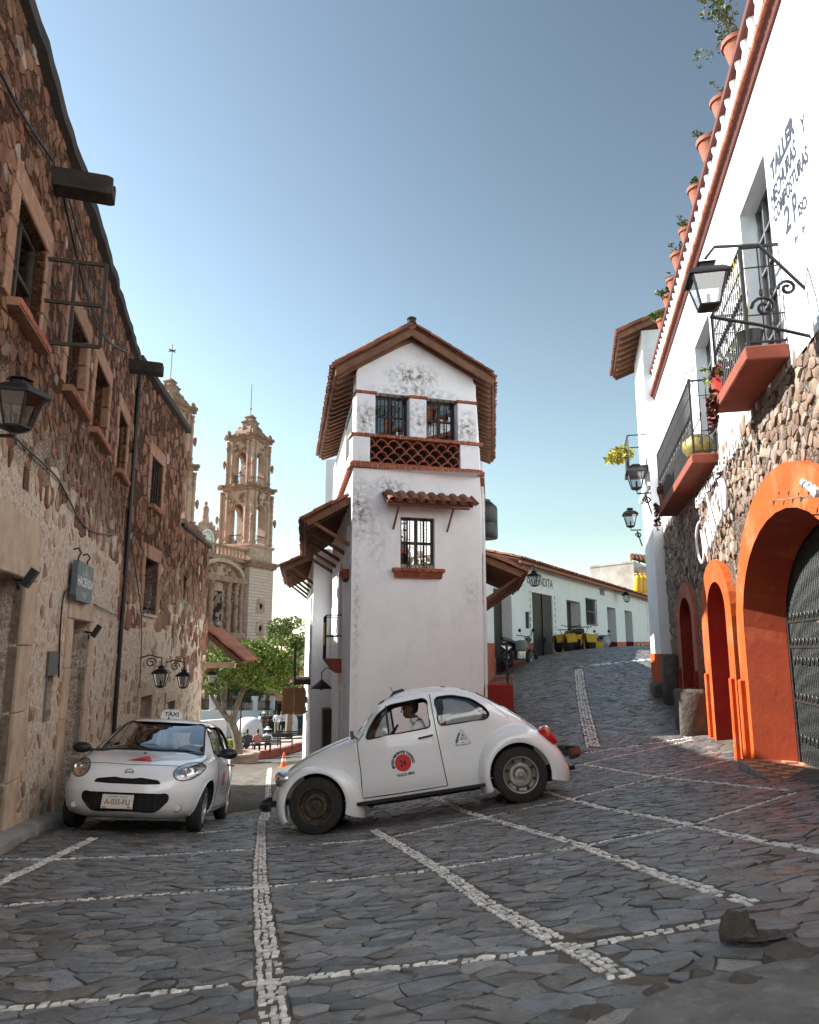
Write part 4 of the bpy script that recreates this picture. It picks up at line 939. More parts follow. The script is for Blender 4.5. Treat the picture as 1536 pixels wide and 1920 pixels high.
# ================================================================ the narrow corner house
m_tw = stained('old_limewash', (.855, .87, .895), [((1.25, 0, 5.62), (.7, 1.2, .34), 1.6), ((1.3, 0, 5.28), (1.2, 1.2, .14), 1.1), ((.25, 0, 4.6), (.32, 1.2, .45), 1.5), ((2.45, 0, 4.55), (.32, 1.2, .5), 1.5), ((1.36, 0, 4.7), (.28, 1.2, .55), 1.2), ((.12, 0, 2.75), (.35, 1.5, .8), 1.3), ((.75, 0, 3.2), (.5, 1.2, .28), 1.2), ((.35, 0, 3.75), (.3, 1.2, .12), .8), ((.5, 0, 2.2), (.35, 1.2, .9), .5), ((2.5, 0, 1.1), (.25, 1.2, .5), .4), ((.1, 0, .6), (.12, .6, 2.2), .5)], off=(1.36, 0, -2), dirt=(.17, .15, .125), amount=.25)
tw = thing('corner_house', 'narrow white corner house with tiled gable roof at the fork of the streets', 'house', FT, (1.36, 0, -2))
WD = (.99, 1.71, 1.60, 2.62, .2); WT = 2.72; LEN = 7.4
mb = MB(); wall_open(mb, 0, WT, -4, 3.56, [WD]); mb.build('front_wall', m_tw, tw)
# gable storey: pillars, gable wall
G0 = 4.30
mb = MB(); pl = [(.05, 5.19), (2.67, 5.19), (2.67, 5.58), (2.62, 5.62), (2.60, 5.72), (2.53, 5.80), (1.30, 6.42), (.16, 5.76), (.10, 5.68), (.05, 5.58)]
mb.hexa([(a, -.02, b) for a, b in pl], [(a, -.3, b) for a, b in pl]); mb.build('gable', m_tw, tw)
for a, b in ((.05, .45), (1.18, 1.55), (2.24, 2.67)):
    mb = MB(); mb.bevbox(a, b, -.34, .0, G0, 5.14, .012); p = mb.build('pillar', m_tw, tw)
    n = 3 if b - a > .38 else 2
    for k in range(n): w = (b - a + .06) / n; mb = MB(); mb.bevbox(a - .03 + k * w + .005, a - .03 + (k + 1) * w - .005, -.3, .035, 5.135, 5.195, .008); mb.build('brick', m_brick, p)
def twisted(parent, a, b, c, d, o, n, name='window_bars', m=None):
    mb = MB()
    for k in range(n):
        x = a + (b - a) * (k + .5) / n; mb.tube([(x, o, c + (d - c) * i / 24) for i in range(25)], [.011 + .004 * (i % 2) for i in range(25)], 5)
    mb.build(name, m or m_iron, parent)
m_pale = glass('pale_window_glass', (.35, .38, .4), 1.3, .55)
for a, b in ((.45, 1.18), (1.55, 2.24)):
    casement(tw, a, b, G0, 5.19, -.22, 2, 2, .03); twisted(tw, a + .05, b - .05, G0, 5.19, -.1, 4)
casement(tw, WD[0], WD[1], WD[2], WD[3], -.12, 2, 2, .045, None, m_pale)
mb = MB()
for x in (1.14, 1.19, 1.49, 1.54): mb.tube([(x, -.03, WD[2] + (WD[3] - WD[2]) * i / 30) for i in range(31)], [.011 + .004 * (i % 2) for i in range(31)], 5)
mb.build('window_bars', m_iron, tw)
# moulded brick sill
def moulded_sill(parent, a, b, h, o=.14, n=7, t=.19):
    mb = MB(); mb.box(a + .08, b - .08, -.01, o * .5, h - t, h - .01); si = mb.build('sill', m_terr, parent); w = (b - a) / n
    for k in range(n):
        x0, x1 = a + k * w + .004, a + (k + 1) * w - .004; mb = MB(); mb.bevbox(x0, x1, 0, o, h - .075, h, .01); mb.build('brick', m_brick, si)
    n -= 1; a += .05; b -= .05; w = (b - a) / n
    for k in range(n):
        x0, x1 = a + k * w + .004, a + (k + 1) * w - .004; mb = MB(); mb.hexa([(x0, 0, h - t), (x1, 0, h - t), (x1, o * .45, h - t), (x0, o * .45, h - t)], [(x0, 0, h - .08), (x1, 0, h - .08), (x1, o * .85, h - .08), (x0, o * .85, h - .08)]); mb.build('brick', m_brick, si)
moulded_sill(tw, .81, 1.89, 1.585)
mb = MB(); rg = random.Random(5)
for k in range(9): blob(mb, (WD[0] + .06 + k * .075, -.07, WD[2] + .03), .045, .04, .05, k, 6, 4)
mb.build('pebbles', mat('pale_pebbles', (.45, .38, .33), (.3, .25, .2), 9, .8), tw)
# brick courses of the terrace
def brick_course(parent, fr, a, b, h0, h1, o, L=.115, m=None, depth=.3, name='brick_course'):
    VIA[0] = fr; mb = MB(); mb.box(a, b, -depth, o - .012, h0 + .006, h1 - .006); si = mb.build(name, m_cutp, parent); n = round((b - a) / L); w = (b - a) / n
    for k in range(n): mb = MB(); mb.bevbox(a + k * w + .006, a + (k + 1) * w - .006, -depth * .5, o + random.uniform(-.006, .006), h0 + random.uniform(-.003, .003), h1 + random.uniform(-.003, .003), .007); mb.build('brick', m_brick, si)
    VIA[0] = None
brick_course(tw, FT, -.08, WT + .08, 3.57, 3.655, .09); brick_course(tw, FT, -.05, WT + .05, 3.655, 3.70, .05, .2)
brick_course(tw, FT, -.06, WT + .05, 4.22, 4.285, .07, .13)
brick_course(tw, FTL, .1, 4.4, 3.55, 3.66, .09, .16); brick_course(tw, FTR, .1, 5, 3.55, 3.66, .09, .16)
for a, b in ((-.02, .34), (2.28, 2.70)): mb = MB(); mb.bevbox(a, b, -.3, .03, 3.70, 4.22, .01); mb.build('terrace_pillar', m_tw, tw)
# fish-scale lattice of half-round tiles
m_scale = mat('lattice_tile', (.36, .12, .06), (.28, .085, .045), 12, .8, .3, 40, rnd=.2)
r = .125; rowh = .127; a0, b0 = .34, 2.28
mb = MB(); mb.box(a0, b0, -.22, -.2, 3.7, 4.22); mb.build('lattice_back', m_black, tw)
for row in range(4):
    off = 0 if row % 2 else r
    for k in range(9):
        cx = a0 + off + (2 * k) * r * 1.03; cz = 3.70 + row * rowh
        A = [math.pi * i / 12 for i in range(13)]; P = [(cx - r * math.cos(t), min(4.215, cz + r * math.sin(t))) for t in A]; Q = [(cx - (r - .017) * math.cos(t), min(4.2, cz + (r - .017) * math.sin(t))) for t in A]
        if cx - r > b0 or cx + r < a0: continue
        P = [(min(max(x, a0), b0), z) for x, z in P]; Q = [(min(max(x, a0), b0), z) for x, z in Q]
        mb = MB(); mb.loft([[(x, -.17, z) for x, z in P] + [(x, -.17, z) for x, z in Q[::-1]], [(x, -.02, z) for x, z in P] + [(x, -.02, z) for x, z in Q[::-1]]], True, True, True); mb.build('lattice_tile', m_scale, tw)
# flanks
VIA[0] = FTL
LW = [(.55, 1.15, 1.6, 2.6, .2), (2.3, 3.2, -.15, 1.9, .2), (2.25, 2.75, -4, -.9, .2), (1.1, 1.5, -4, -.7, .2)]
mb = MB(); wall_open(mb, 0, 6.2, -7, 2.9, LW); wall_open(mb, 0, 4.4, 2.9, 3.56); mb.build('left_wall', m_tw, tw)
mb = MB(); wall_open(mb, .05, LEN, 3.6, 5.35, [(.5, 2.6, 4.3, 5.2, .1)], o=-.06); mb.build('left_upper_wall', m_tw, tw)
mb = MB(); mb.face([(0, 0, 3.56), (6.2, 0, 3.2), (6.2, -3, 3.2), (0, -2.6, 3.56)]); mb.build('terrace_floor', m_tw, tw)
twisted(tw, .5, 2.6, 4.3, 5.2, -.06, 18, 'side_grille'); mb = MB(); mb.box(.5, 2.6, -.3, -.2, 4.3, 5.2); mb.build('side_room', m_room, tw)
for q in LW[:2]: casement(tw, q[0], q[1], q[2], q[3], -.14, 2, 3, .03)
for q in (LW[2], LW[3]): plank_door(tw, q[0], q[1], q[2], q[3], -.14, 3)
moulded_sill(tw, .4, 1.3, 1.585, .16, 5)
VIA[0] = FTR
mb = MB(); wall_open(mb, 0, 5, -4, 3.56); mb.face([(5, 0, -4), (5, 0, 2.9), (9, 0, 2.9), (9, 0, -4)]); mb.face([(5, 0, 2.9), (9, 0, 2.9), (9, -4, 2.9), (5, -4, 2.9)]); mb.face([(5, 0, 2.9), (5, -3, 2.9), (5, -3, 3.56), (5, 0, 3.56)]); mb.face([(0, 0, 3.56), (5, 0, 3.56), (5, -3, 3.56), (0, -2.7, 3.56)]); mb.face([(9, 0, -4), (9, -5, -4), (9, -5, 2.9), (9, 0, 2.9)]); mb.build('right_wall', m_tw, tw)
mb = MB(); wall_open(mb, .05, LEN, 3.6, 5.35, o=-.05); mb.face([(LEN, 0, 3.5), (LEN, -5, 3.5), (LEN, -5, 6), (LEN, 0, 6)]); mb.build('right_upper_wall', m_tw, tw)
mb = MB()
for s, r_ in ((.25, .028), (.6, .02), (1.0, .035)): mb.tube([(s, .05, 3.4), (s, .05, 1), (s, .05, -1.6)], r_, 7)
mb.build('pipe', mat('white_pipe', (.7, .7, .7), rough=.5), tw, smooth=True)
VIA[0] = None
# gable roof
ap_s, ap_h = FT.hit(772, 618, .38); el_s, el_h = FT.hit(630, 692, .38); er_s, er_h = FT.hit(924, 712, .38)
A0 = FT.w(ap_s, .38, ap_h); E0 = FT.w(el_s, .38, el_h); F0 = FT.w(er_s, .38, er_h)
E1 = E0 + FTL.d * 7.0; F1 = F0 + FTR.d * 7.0; A1 = A0 + ((FTL.d + FTR.d) / 2) * 7.0
roof_slope(tw, E0, E1, A0, A1, seed=3, individual=2, name='roof_slope'); roof_slope(tw, F0, F1, A0, A1, seed=4, individual=2, name='roof_slope')
VIA[0] = FW; mb = MB()
for a, b in ((A0, E0), (A0, F0)):
    d = (b - a).normalized(); n = FT.n; u = Vector((0, 0, 1)); mb.hexa([a + n * .02 - u * .13, b + n * .02 - u * .13, b + n * .02 + u * .01, a + n * .02 + u * .01], [a - n * .04 - u * .13, b - n * .04 - u * .13, b - n * .04 + u * .01, a - n * .04 + u * .01])
mb.build('barge_board', m_wood, tw)
for nm, a, b in (('rake_tile', E0, A0), ('rake_tile', F0, A0)):
    d = (b - a); L = d.length; d.normalize(); n = int(L / .26)
    for k in range(n):
        p = a + d * (k * .26 + .02) + Vector((0, 0, .10)) + FT.n * .02; q = p + d * .33; mb = MB(); rg = random.Random(k); side = FT.n; up = side.cross(d).normalized(); up = up if up.z > 0 else -up
        R_ = [[c + (side * math.cos(math.pi * i / 6) + up * math.sin(math.pi * i / 6)) * rr for i in range(7)] for c, rr in ((p, .085), (q, .07))]
        S_ = [[c + (side * math.cos(math.pi * i / 6) + up * math.sin(math.pi * i / 6)) * (rr - .014) for i in range(7)][::-1] for c, rr in ((p, .085), (q, .07))]
        mb.loft([R_[0] + S_[0], R_[1] + S_[1]], True, True, True); mb.build(nm, m_tile, tw, smooth=50)
mb = MB(); mb.tube([A0 + Vector((0, 0, .12)), A1 + Vector((0, 0, .12))], .11, 10); mb.build('ridge', m_tile, tw, smooth=True)
mb = MB(); p = A0 + Vector((0, -.02, .12)); mb.lathe([(.09, 0), (.09, .04), (.075, .07), (.10, .09), (.10, .115), (.06, .14), (0, .14)], p, 12); mb.build('ridge_cap', m_conc, tw, smooth=True)
VIA[0] = None
# tile awning over the front window
aw = thing('tile_awning', 'small clay tile awning over the barred window of the corner house', 'awning', FT, (1.45, 0, 2.9))
sL, sR = .6, 2.38
roof_slope(aw, FT.w(sL, .42, 2.80), FT.w(sR, .42, 2.80), FT.w(sL, .0, 3.07), FT.w(sR, .0, 3.07), seed=8, individual=3, rafters=False, pitch=.235)
mb = MB()
for s in (.84, 1.98): mb.tube([(s, .0, 2.36), (s + .02, .34, 2.80)], .022, 6)
mb.box(sL + .05, sR - .05, .34, .39, 2.765, 2.80); mb.build('bracket', m_wood, aw)
rh = thing('row_house', 'white row house next along the left flank, partly sunlit', 'house', FTL, (9, .3, -3))
VIA[0] = FTL; RW = [(7.0, 7.9, -.6, 1.5, .2), (8.6, 9.4, -7, -1.9, .2), (10.4, 11.2, -.6, 1.5, .2), (11.4, 12.2, -7, -2.3, .2)]
mb = MB(); wall_open(mb, 6.2, 13, -7, 2.75, RW, o=.5); mb.face([(6.2, .5, -7), (6.2, -3, -7), (6.2, -3, 2.75), (6.2, .5, 2.75)]); mb.face([(13, .5, -7), (13, -4, -7), (13, -4, 2.75), (13, .5, 2.75)]); mb.face([(6.2, .5, 2.75), (13, .5, 2.75), (13, -4, 2.75), (6.2, -4, 2.75)]); mb.build('wall', m_tw, rh)
for q in RW[::2]: casement(rh, q[0], q[1], q[2], q[3], .38, 2, 3, .03)
for q in RW[1::2]: plank_door(rh, q[0], q[1], q[2], q[3], .36, 3)
VIA[0] = None
# awnings along the left flank
for k, (s0, s1, o, hw, he, lab) in enumerate(((.45, 6.2, .92, 3.02, 2.50, 'dark tiled awning with timber struts on the left flank of the corner house'), (6.4, 12.6, 1.35, 2.62, 2.22, 'second tiled awning farther along the left flank'))):
    a_ = thing('flank_awning', lab, 'awning', FTL, ((s0 + s1) / 2, 0, hw), 'tiled awnings on the left flank')
    roof_slope(a_, FTL.w(s0, o, he), FTL.w(s1, o - .15, he), FTL.w(s0, k * .45, hw), FTL.w(s1, k * .45, hw), seed=20 + k, individual=2, raft=.5)
    n = 5
    for i in range(n):
        s = s0 + .12 + (s1 - s0 - .3) * i / (n - 1); mb = MB(); mb.hexa([(s - .03, k * .5, he - .45), (s + .03, k * .5, he - .45), (s + .03, k * .5, he - .36), (s - .03, k * .5, he - .36)], [(s - .03, o * .8, he + .0), (s + .03, o * .8, he + .0), (s + .03, o * .8, he + .07), (s - .03, o * .8, he + .07)]); mb.build('strut', m_wood, a_)
a_ = thing('side_awning', 'red tiled awning with timber struts on the right flank of the corner house', 'awning', FTR, (3, 0, 1.9))
roof_slope(a_, FTR.w(1.2, .92, 1.62), FTR.w(6.5, .9, 1.62), FTR.w(1.2, 0, 2.02), FTR.w(6.5, 0, 2.02), seed=31, individual=2, raft=.45)
for s in (1.4, 2.6, 4, 5.4): mb = MB(); mb.hexa([(s - .03, 0, 1.0), (s + .03, 0, 1.0), (s + .03, 0, 1.09), (s - .03, 0, 1.09)], [(s - .03, .8, 1.55), (s + .03, .8, 1.55), (s + .03, .8, 1.62), (s - .03, .8, 1.62)]); mb.build('strut', m_wood, a_)
# black water tank on the terrace
mb = MB(); p = FTR.w(4.4, .0, 3.56); p = p + FTR.n * .02
mb.lathe([(.0, 0), (.36, 0), (.38, .04), (.38, .38), (.365, .41), (.38, .44), (.38, .8), (.36, .86), (.24, .98), (.2, .98), (.2, 1.05), (0, 1.06)], (p.x, p.y, 2.9), 24)
mb.build('water_tank', mat('black_plastic', (.014, .014, .016), rough=.45), loc=(p.x, p.y, 2.9), smooth=40, label='black plastic water tank behind the corner house', cat='tank')
# red parapet and bench by the right flank
rw = thing('red_parapet', 'low dark red wall with a thin rail beside the corner house', 'wall', FTR, (1.2, .4, -1.6))
mb = MB(); mb.box(.6, 2.2, .02, .6, -2.2, -.72); mb.build('parapet', m_dred, rw)
mb = MB(); mb.tube([(.7, .5, -.72), (.7, .5, .18), (2.1, .5, .18), (2.1, .5, -.72)], .014, 6); mb.tube([(.7, .5, -.3), (2.1, .5, -.3)], .01, 5); mb.build('rail', m_iron, rw)
# ================================================================ lanterns
m_lglass = glass('lantern_glass', (.85, .88, .9), 1., .22)
def lantern(pos, h, label, arm=(), yaw=0., n=4, group='street lanterns', up=True, cat='lantern', name='wall_lantern'):
    """tapered glazed lantern: base, corner posts, panes, cap, finial, bracket (world points)"""
    t = thing(name, label, cat, FW, tuple(pos), group); p = Vector(pos); w0, w1 = h * .17, h * .30
    def ring(r, z): return [p + Vector((r * math.cos(yaw + math.pi / n + 2 * math.pi * k / n), r * math.sin(yaw + math.pi / n + 2 * math.pi * k / n), z)) for k in range(n)]
    b, tp = ring(w0 * 1.3, -h * .36), ring(w1 * 1.3, h * .16)
    for k in range(n):
        mb = MB(); mb.tube([b[k], tp[k]], h * .022, 5); mb.build('post', m_iron, t)
        mb = MB(); mb.face([b[k], b[(k + 1) % n], tp[(k + 1) % n], tp[k]]); mb.build('pane', m_lglass, t)
    mb = MB(); mb.loft([ring(w1 * 1.62, h * .15), ring(w1 * 1.62, h * .19), ring(w1 * 1.1, h * .30), ring(w1 * .55, h * .36), ring(w1 * .5, h * .42), ring(w1 * .72, h * .44), ring(w1 * .3, h * .49)], True, True, True); mb.build('cap', m_iron, t)
    mb = MB(); mb.loft([ring(w0 * .4, -h * .44), ring(w0 * 1.1, -h * .40), ring(w0 * 1.45, -h * .37), ring(w0 * 1.45, -h * .345)], True, True, True); mb.tube([p + Vector((0, 0, -h * .36)), p + Vector((0, 0, -h * .12))], h * .035, 6); mb.build('base', m_iron, t)
    if arm:
        mb = MB(); 
        for path in arm: mb.tube(path, h * .03, 6)
        mb.build('bracket', m_iron, t, smooth=True)
    return t
def curl(c, r, ax, d=1, n=16, turns=1.4):
    c = Vector(c); return [c + ax * (d * r * (1 - i / n * .8) * math.cos(2 * math.pi * turns * i / n)) + Vector((0, 0, r * (1 - i / n * .8) * math.sin(2 * math.pi * turns * i / n))) for i in range(n + 1)]
def wall_lamp(fr, u, v, o, h, label, style=0, **k):
    s, z = fr.hit(u, v, o); p = fr.w(s, o, z); q = fr.w(s, 0, z)
    top = p + Vector((0, 0, h * .48)); hi = h * .8
    if style == 0: arm = [[q + Vector((0, 0, hi)), q * .6 + p * .4 + Vector((0, 0, hi * 1.15)), p + Vector((0, 0, hi)), top], curl(q * .5 + p * .5 + Vector((0, 0, hi * .75)), o * .25, fr.n)]
    elif style == 1: arm = [[q + Vector((0, 0, -h * .5)), p + Vector((0, 0, -h * .5)), p + Vector((0, 0, -h * .42))], [q + Vector((0, 0, -h * .1)), q * .5 + p * .5 + Vector((0, 0, -h * .5))], curl(q * .6 + p * .4 + Vector((0, 0, -h * .33)), o * .16, fr.n)]
    else: arm = [[q + Vector((0, 0, h * .55)), p + Vector((0, 0, h * .55)), top]]
    return lantern(p, h, label, arm, fr.ang, **k)
# ================================================================ the long white house up the right street
m_vw = stained('bright_limewash', (.87, .87, .87), [((8, 0, 1.5), (6, 1, 1.5), .2)], off=(6, 0, -.4), dirt=(.45, .4, .36), amount=.15)
m_dado = mat('orange_dado', (.50, .14, .06), (.42, .10, .045), 1.5, .85, .2, 14, c3=(.55, .27, .17), s3=.8, lo3=.45, hi3=.7)
m_oldw = mat('old_door_wood', (.075, .062, .05), (.045, .037, .03), 8, .8, .4, 24)
vb = thing('long_white_house', 'long low white house with orange dado and tiled eave up the right street', 'house', FV, (6, 0, -.4))
VO = [(-3.63, -2.0, -2, 2.0, .42), (.1, 2.5, -2, 2.12, .12), (4.38, 6.45, -2, 2.08, .5), (7.3, 8.95, 1.14, 2.3, .12), (9.87, 10.8, 2.64, 3.0, .3), (11.14, 12.9, -2, 2.12, .5), (14.92, 16.74, -2, 2.12, .5), (22.7, 24.6, -2, 2.4, .5), (-.66, -.2, .75, 1.36, .06), (18.7, 21, .95, 2.75, .04)]
mb = MB(); wall_open(mb, -4.5, 28, -2, 3.06, VO); mb.face([(28, 0, -2), (28, -3.5, -2), (28, -3.5, 3.06), (28, 0, 3.06)]); mb.face([(-4.5, -3.5, -2), (28, -3.5, -2), (28, -3.5, 3.06), (-4.5, -3.5, 3.06)]); mb.face([(-4.5, 0, -2), (-4.5, -3.5, -2), (-4.5, -3.5, 3.06), (-4.5, 0, 3.06)]); mb.build('wall', m_vw, vb)
xs = [(-4.5, -3.63), (-2.0, .1), (2.5, 4.38), (6.45, 11.14), (12.9, 14.92), (16.74, 22.7), (24.6, 28)]
for a, b in xs: mb = MB(); mb.face([(a, .005, -2), (b, .005, -2), (b, .005, .25 + .011 * b), (a, .005, .25 + .011 * a)]); mb.build('dado', m_dado, vb)
for q in (VO[0], VO[2], VO[5], VO[6], VO[7]):
    h = .25 + .011 * q[1]; mb = MB(); mb.face([(q[1] - .005, 0, -2), (q[1] - .005, -q[4], -2), (q[1] - .005, -q[4], h), (q[1] - .005, 0, h)]); mb.build('reveal_paint', m_dred, vb)
    plank_door(vb, q[0], q[1], q[2], q[3], -q[4] + .04, 6, m_oldw, 'door', 4)
g = plank_door(vb, .1, 2.5, -1, 2.12, -.06, 10, m_oldw, 'gate', 0); mb = MB(); mb.box(1.28, 1.32, -.05, .0, -1, 2.1); mb.box(1.45, 1.55, -.05, .02, .3, .45); mb.build('lock', m_iron, g)
q = VO[3]; mb = MB()
for k in range(8): x = q[0] + (q[1] - q[0]) * k / 7; mb.tube([(x, .05, q[2] - .05), (x, .05, q[3] + .05)], .016, 5)
for z in (q[2], (q[2] + q[3]) / 2, q[3]): mb.box(q[0] - .05, q[1] + .05, .04, .065, z - .02, z + .02)
mb.build('window_grille', m_iron, vb)
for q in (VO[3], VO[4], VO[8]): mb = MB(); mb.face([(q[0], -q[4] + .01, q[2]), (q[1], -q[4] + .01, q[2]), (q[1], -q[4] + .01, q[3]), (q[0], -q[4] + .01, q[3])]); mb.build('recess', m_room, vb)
mb = MB(); q = VO[9]; mb.face([(q[0], -.04, q[2]), (q[1], -.04, q[2]), (q[1], -.04, q[3]), (q[0], -.04, q[3])]); mb.build('blind_panel', m_vw, vb)
for x, w in ((17.3, .5), (18.4, .6)): mb = MB(); mb.bevbox(x, x + w, 0, .1, -.2, .35, .01); mb.build('meter_box', mat('pale_box', (.5, .3, .22), rough=.7), vb)
mb = MB(); mb.tube([(-2.2, .42, 3.0), (27, .42, 3.0)], .05, 8); mb.build('gutter', mat('orange_gutter', (.45, .12, .05), rough=.7), vb, smooth=True)
roof_slope(vb, FV.w(-2.2, .4, 3.06), FV.w(28, .4, 3.06), FV.w(-2.2, -3.3, 3.95), FV.w(28, -3.3, 3.95), seed=41, individual=1, raft=.6, pitch=.26)
wtext(FV, 'LA VENDITA', (-.42, 2.42), (2.6, 2.42), .34, m_ink, parent=vb, o=.01, bold=.004)
for body, x in (('TAQUERIA', -.13), ('RESERVADO', 2.78)):
    for k, ch in enumerate(body): wtext(FV, ch, (x - .06, 2.0 - k * .24), (x + .06, 2.0 - k * .24), .14, m_ink, parent=vb, o=.01, bold=.02)
wall_lamp(FV, 1002, 1086, .55, .62, 'black lantern in front of the painted house name', 0, group='lanterns of the long white house')
wall_lamp(FV, 1175, 1120, .55, .62, 'black lantern farther up the long white house', 0, group='lanterns of the long white house')
# buildings behind its roof
m_cblk = mat('weathered_cement', (.50, .47, .43), (.38, .35, .31), 1.2, .9, .2, 10, c3=(.28, .24, .2), s3=.7)
hb = thing('cement_house', 'plain weathered cement house behind the long white roof', 'house', FW, tuple(at(1150, 1110, 52)))
a, b = at(1107, 1105, 52), at(1190, 1100, 50); za, zb = at(1107, 1064, 52).z, at(1190, 1054, 50).z; mb = MB(); k = Vector((4, 7, 0)); P4 = [a, b, b + k, a + k]; mb.hexa([(p.x, p.y, 1) for p in P4], [(p.x, p.y, z) for p, z in zip(P4, (za, zb, zb, za))]); mb.build('wall', m_cblk, hb)
mb = MB(); d = (b - a).normalized() * .06; mb.hexa([(p.x, p.y - .05, z) for p, z in zip((a, b, b + k, a + k), (za, zb, zb, za))], [(p.x, p.y - .05, z + .14) for p, z in zip((a, b, b + k, a + k), (za, zb, zb, za))]); mb.build('coping', m_cblk, hb)
fh = thing('tiled_far_house', 'far house with dark glazed gallery and tiled eave above the long roof', 'house', FW, tuple(at(1220, 1105, 47)))
a, b = at(1200, 1110, 48), at(1262, 1110, 48); zt = at(1230, 1062, 48).z; mb = MB(); k = Vector((2, 6, 0)); P4 = [a, b, b + k, a + k]; mb.hexa([(p.x, p.y, 1) for p in P4], [(p.x, p.y, zt) for p in P4]); mb.build('wall', m_vw, fh)
FF = Frame(a.x, a.y, b.x - a.x, b.y - a.y, -1); VIA[0] = FF; casement(fh, .15, 2.0, at(1230, 1108, 48).z, at(1230, 1084, 48).z, .05, 5, 2, .04, m_iron, m_glass, 'gallery_window', False); VIA[0] = None
e0, e1 = at(1184, 1049, 46), at(1262, 1072, 46); roof_slope(fh, e0, e1, e0 + Vector((1.0, 3.5, .75)), e1 + Vector((1.0, 3.5, 1.2)), seed=44, individual=1, raft=.5, pitch=.26)
m_yel = mat('yellow_gas_tank', (.75, .42, .02), rough=.4)
for k, (u, lab) in enumerate(((1196, 'left one of the yellow gas cylinders on the long roof'), (1204, 'middle one of the yellow gas cylinders on the long roof'), (1211, 'right one of the yellow gas cylinders on the long roof'))):
    p = at(u, 1098, 45 + .6 * k); mb = MB(); mb.lathe([(0, -.62), (.2, -.62), (.24, -.5), (.24, .28), (.16, .42), (.08, .46), (.08, .55), (.14, .55), (.14, .62), (0, .62)], p + Vector((0, 0, .15)), 14); mb.build('gas_cylinder', m_yel, loc=(p.x, p.y, p.z - .47), smooth=40, label=lab, cat='gas cylinder', group='yellow gas cylinders on the roof')
# eave and lamp poles of the white corner house
roof_slope(wc, FR.w(6.1, .8, 7.9), FR.w(9.3, .8, 7.9), FR.w(6.1, -.4, 8.35), FR.w(9.3, -.4, 8.35), seed=47, individual=2, raft=.4, name='roof')
mb = MB(); p = FR.w(8.6, .3, 0)
s, z = FR.hit(1192, 893, 1.3); q = FR.w(s, .27, z); p = FR.w(s, 1.3, z)
def street_lamp(u, v, D, ah, h, lab):
    p = at(u, v, D); s = toF(FR, p); q = FR.w(s[0], .25, s[2])
    lantern(p, h, lab, [[q + Vector((0, 0, -h * .55)), p + Vector((0, 0, -h * .55)), p + Vector((0, 0, -h * .42))], [q + Vector((0, 0, -h * 1.3)), q * .6 + p * .4 + Vector((0, 0, -h * .6))], curl(q * .7 + p * .3 + Vector((0, 0, -h * .8)), h * .14, FR.n)], FR.ang, group='lanterns of the white corner house')
street_lamp(1193, 896, 18.2, 0, .72, 'upper lantern on a scrolled bracket of the white corner house')
street_lamp(1182, 972, 21, 0, .62, 'lower lantern on a long arm of the white corner house')
# ---------------------------------------------------------------- motorbike and quad bikes parked in front of it
m_rub_t = mat('tyre_rubber', (.018, .018, .018), (.03, .028, .026), 20, .85, .3, 60)
m_chr = mat('dull_metal', (.4, .4, .4), rough=.35, metal=.9); m_blk = mat('black_plastic_part', (.015, .015, .016), rough=.4); m_yelp = mat('yellow_plastic', (.62, .36, .02), rough=.35)
m_gry = mat('grey_cover', (.30, .31, .34), (.22, .23, .25), 6, .6, .6, 9)
def torus(mb, c, R_, r, ax, n=20, m=8):
    c = Vector(c); ax = Vector(ax).normalized(); x = ax.orthogonal().normalized(); y = ax.cross(x)
    rings = [[c + (x * math.cos(a) + y * math.sin(a)) * (R_ + r * math.cos(b)) + ax * r * math.sin(b) for b in [2 * math.pi * j / m for j in range(m)]] for a in [2 * math.pi * i / n for i in range(n)]]
    mb.loft(rings + rings[:1], True)
def frame_at(u, v, D, heading, pitch=0., roll=0.):
    p = at(u, v, D); m = Matrix.Translation((p.x, p.y, ground(p.x, p.y))) @ Matrix.Rotation(heading, 4, 'Z') @ Matrix.Rotation(pitch, 4, 'Y') @ Matrix.Rotation(roll, 4, 'X')
    return Frame(p.x, p.y, math.cos(heading), math.sin(heading), 1, 0, m)
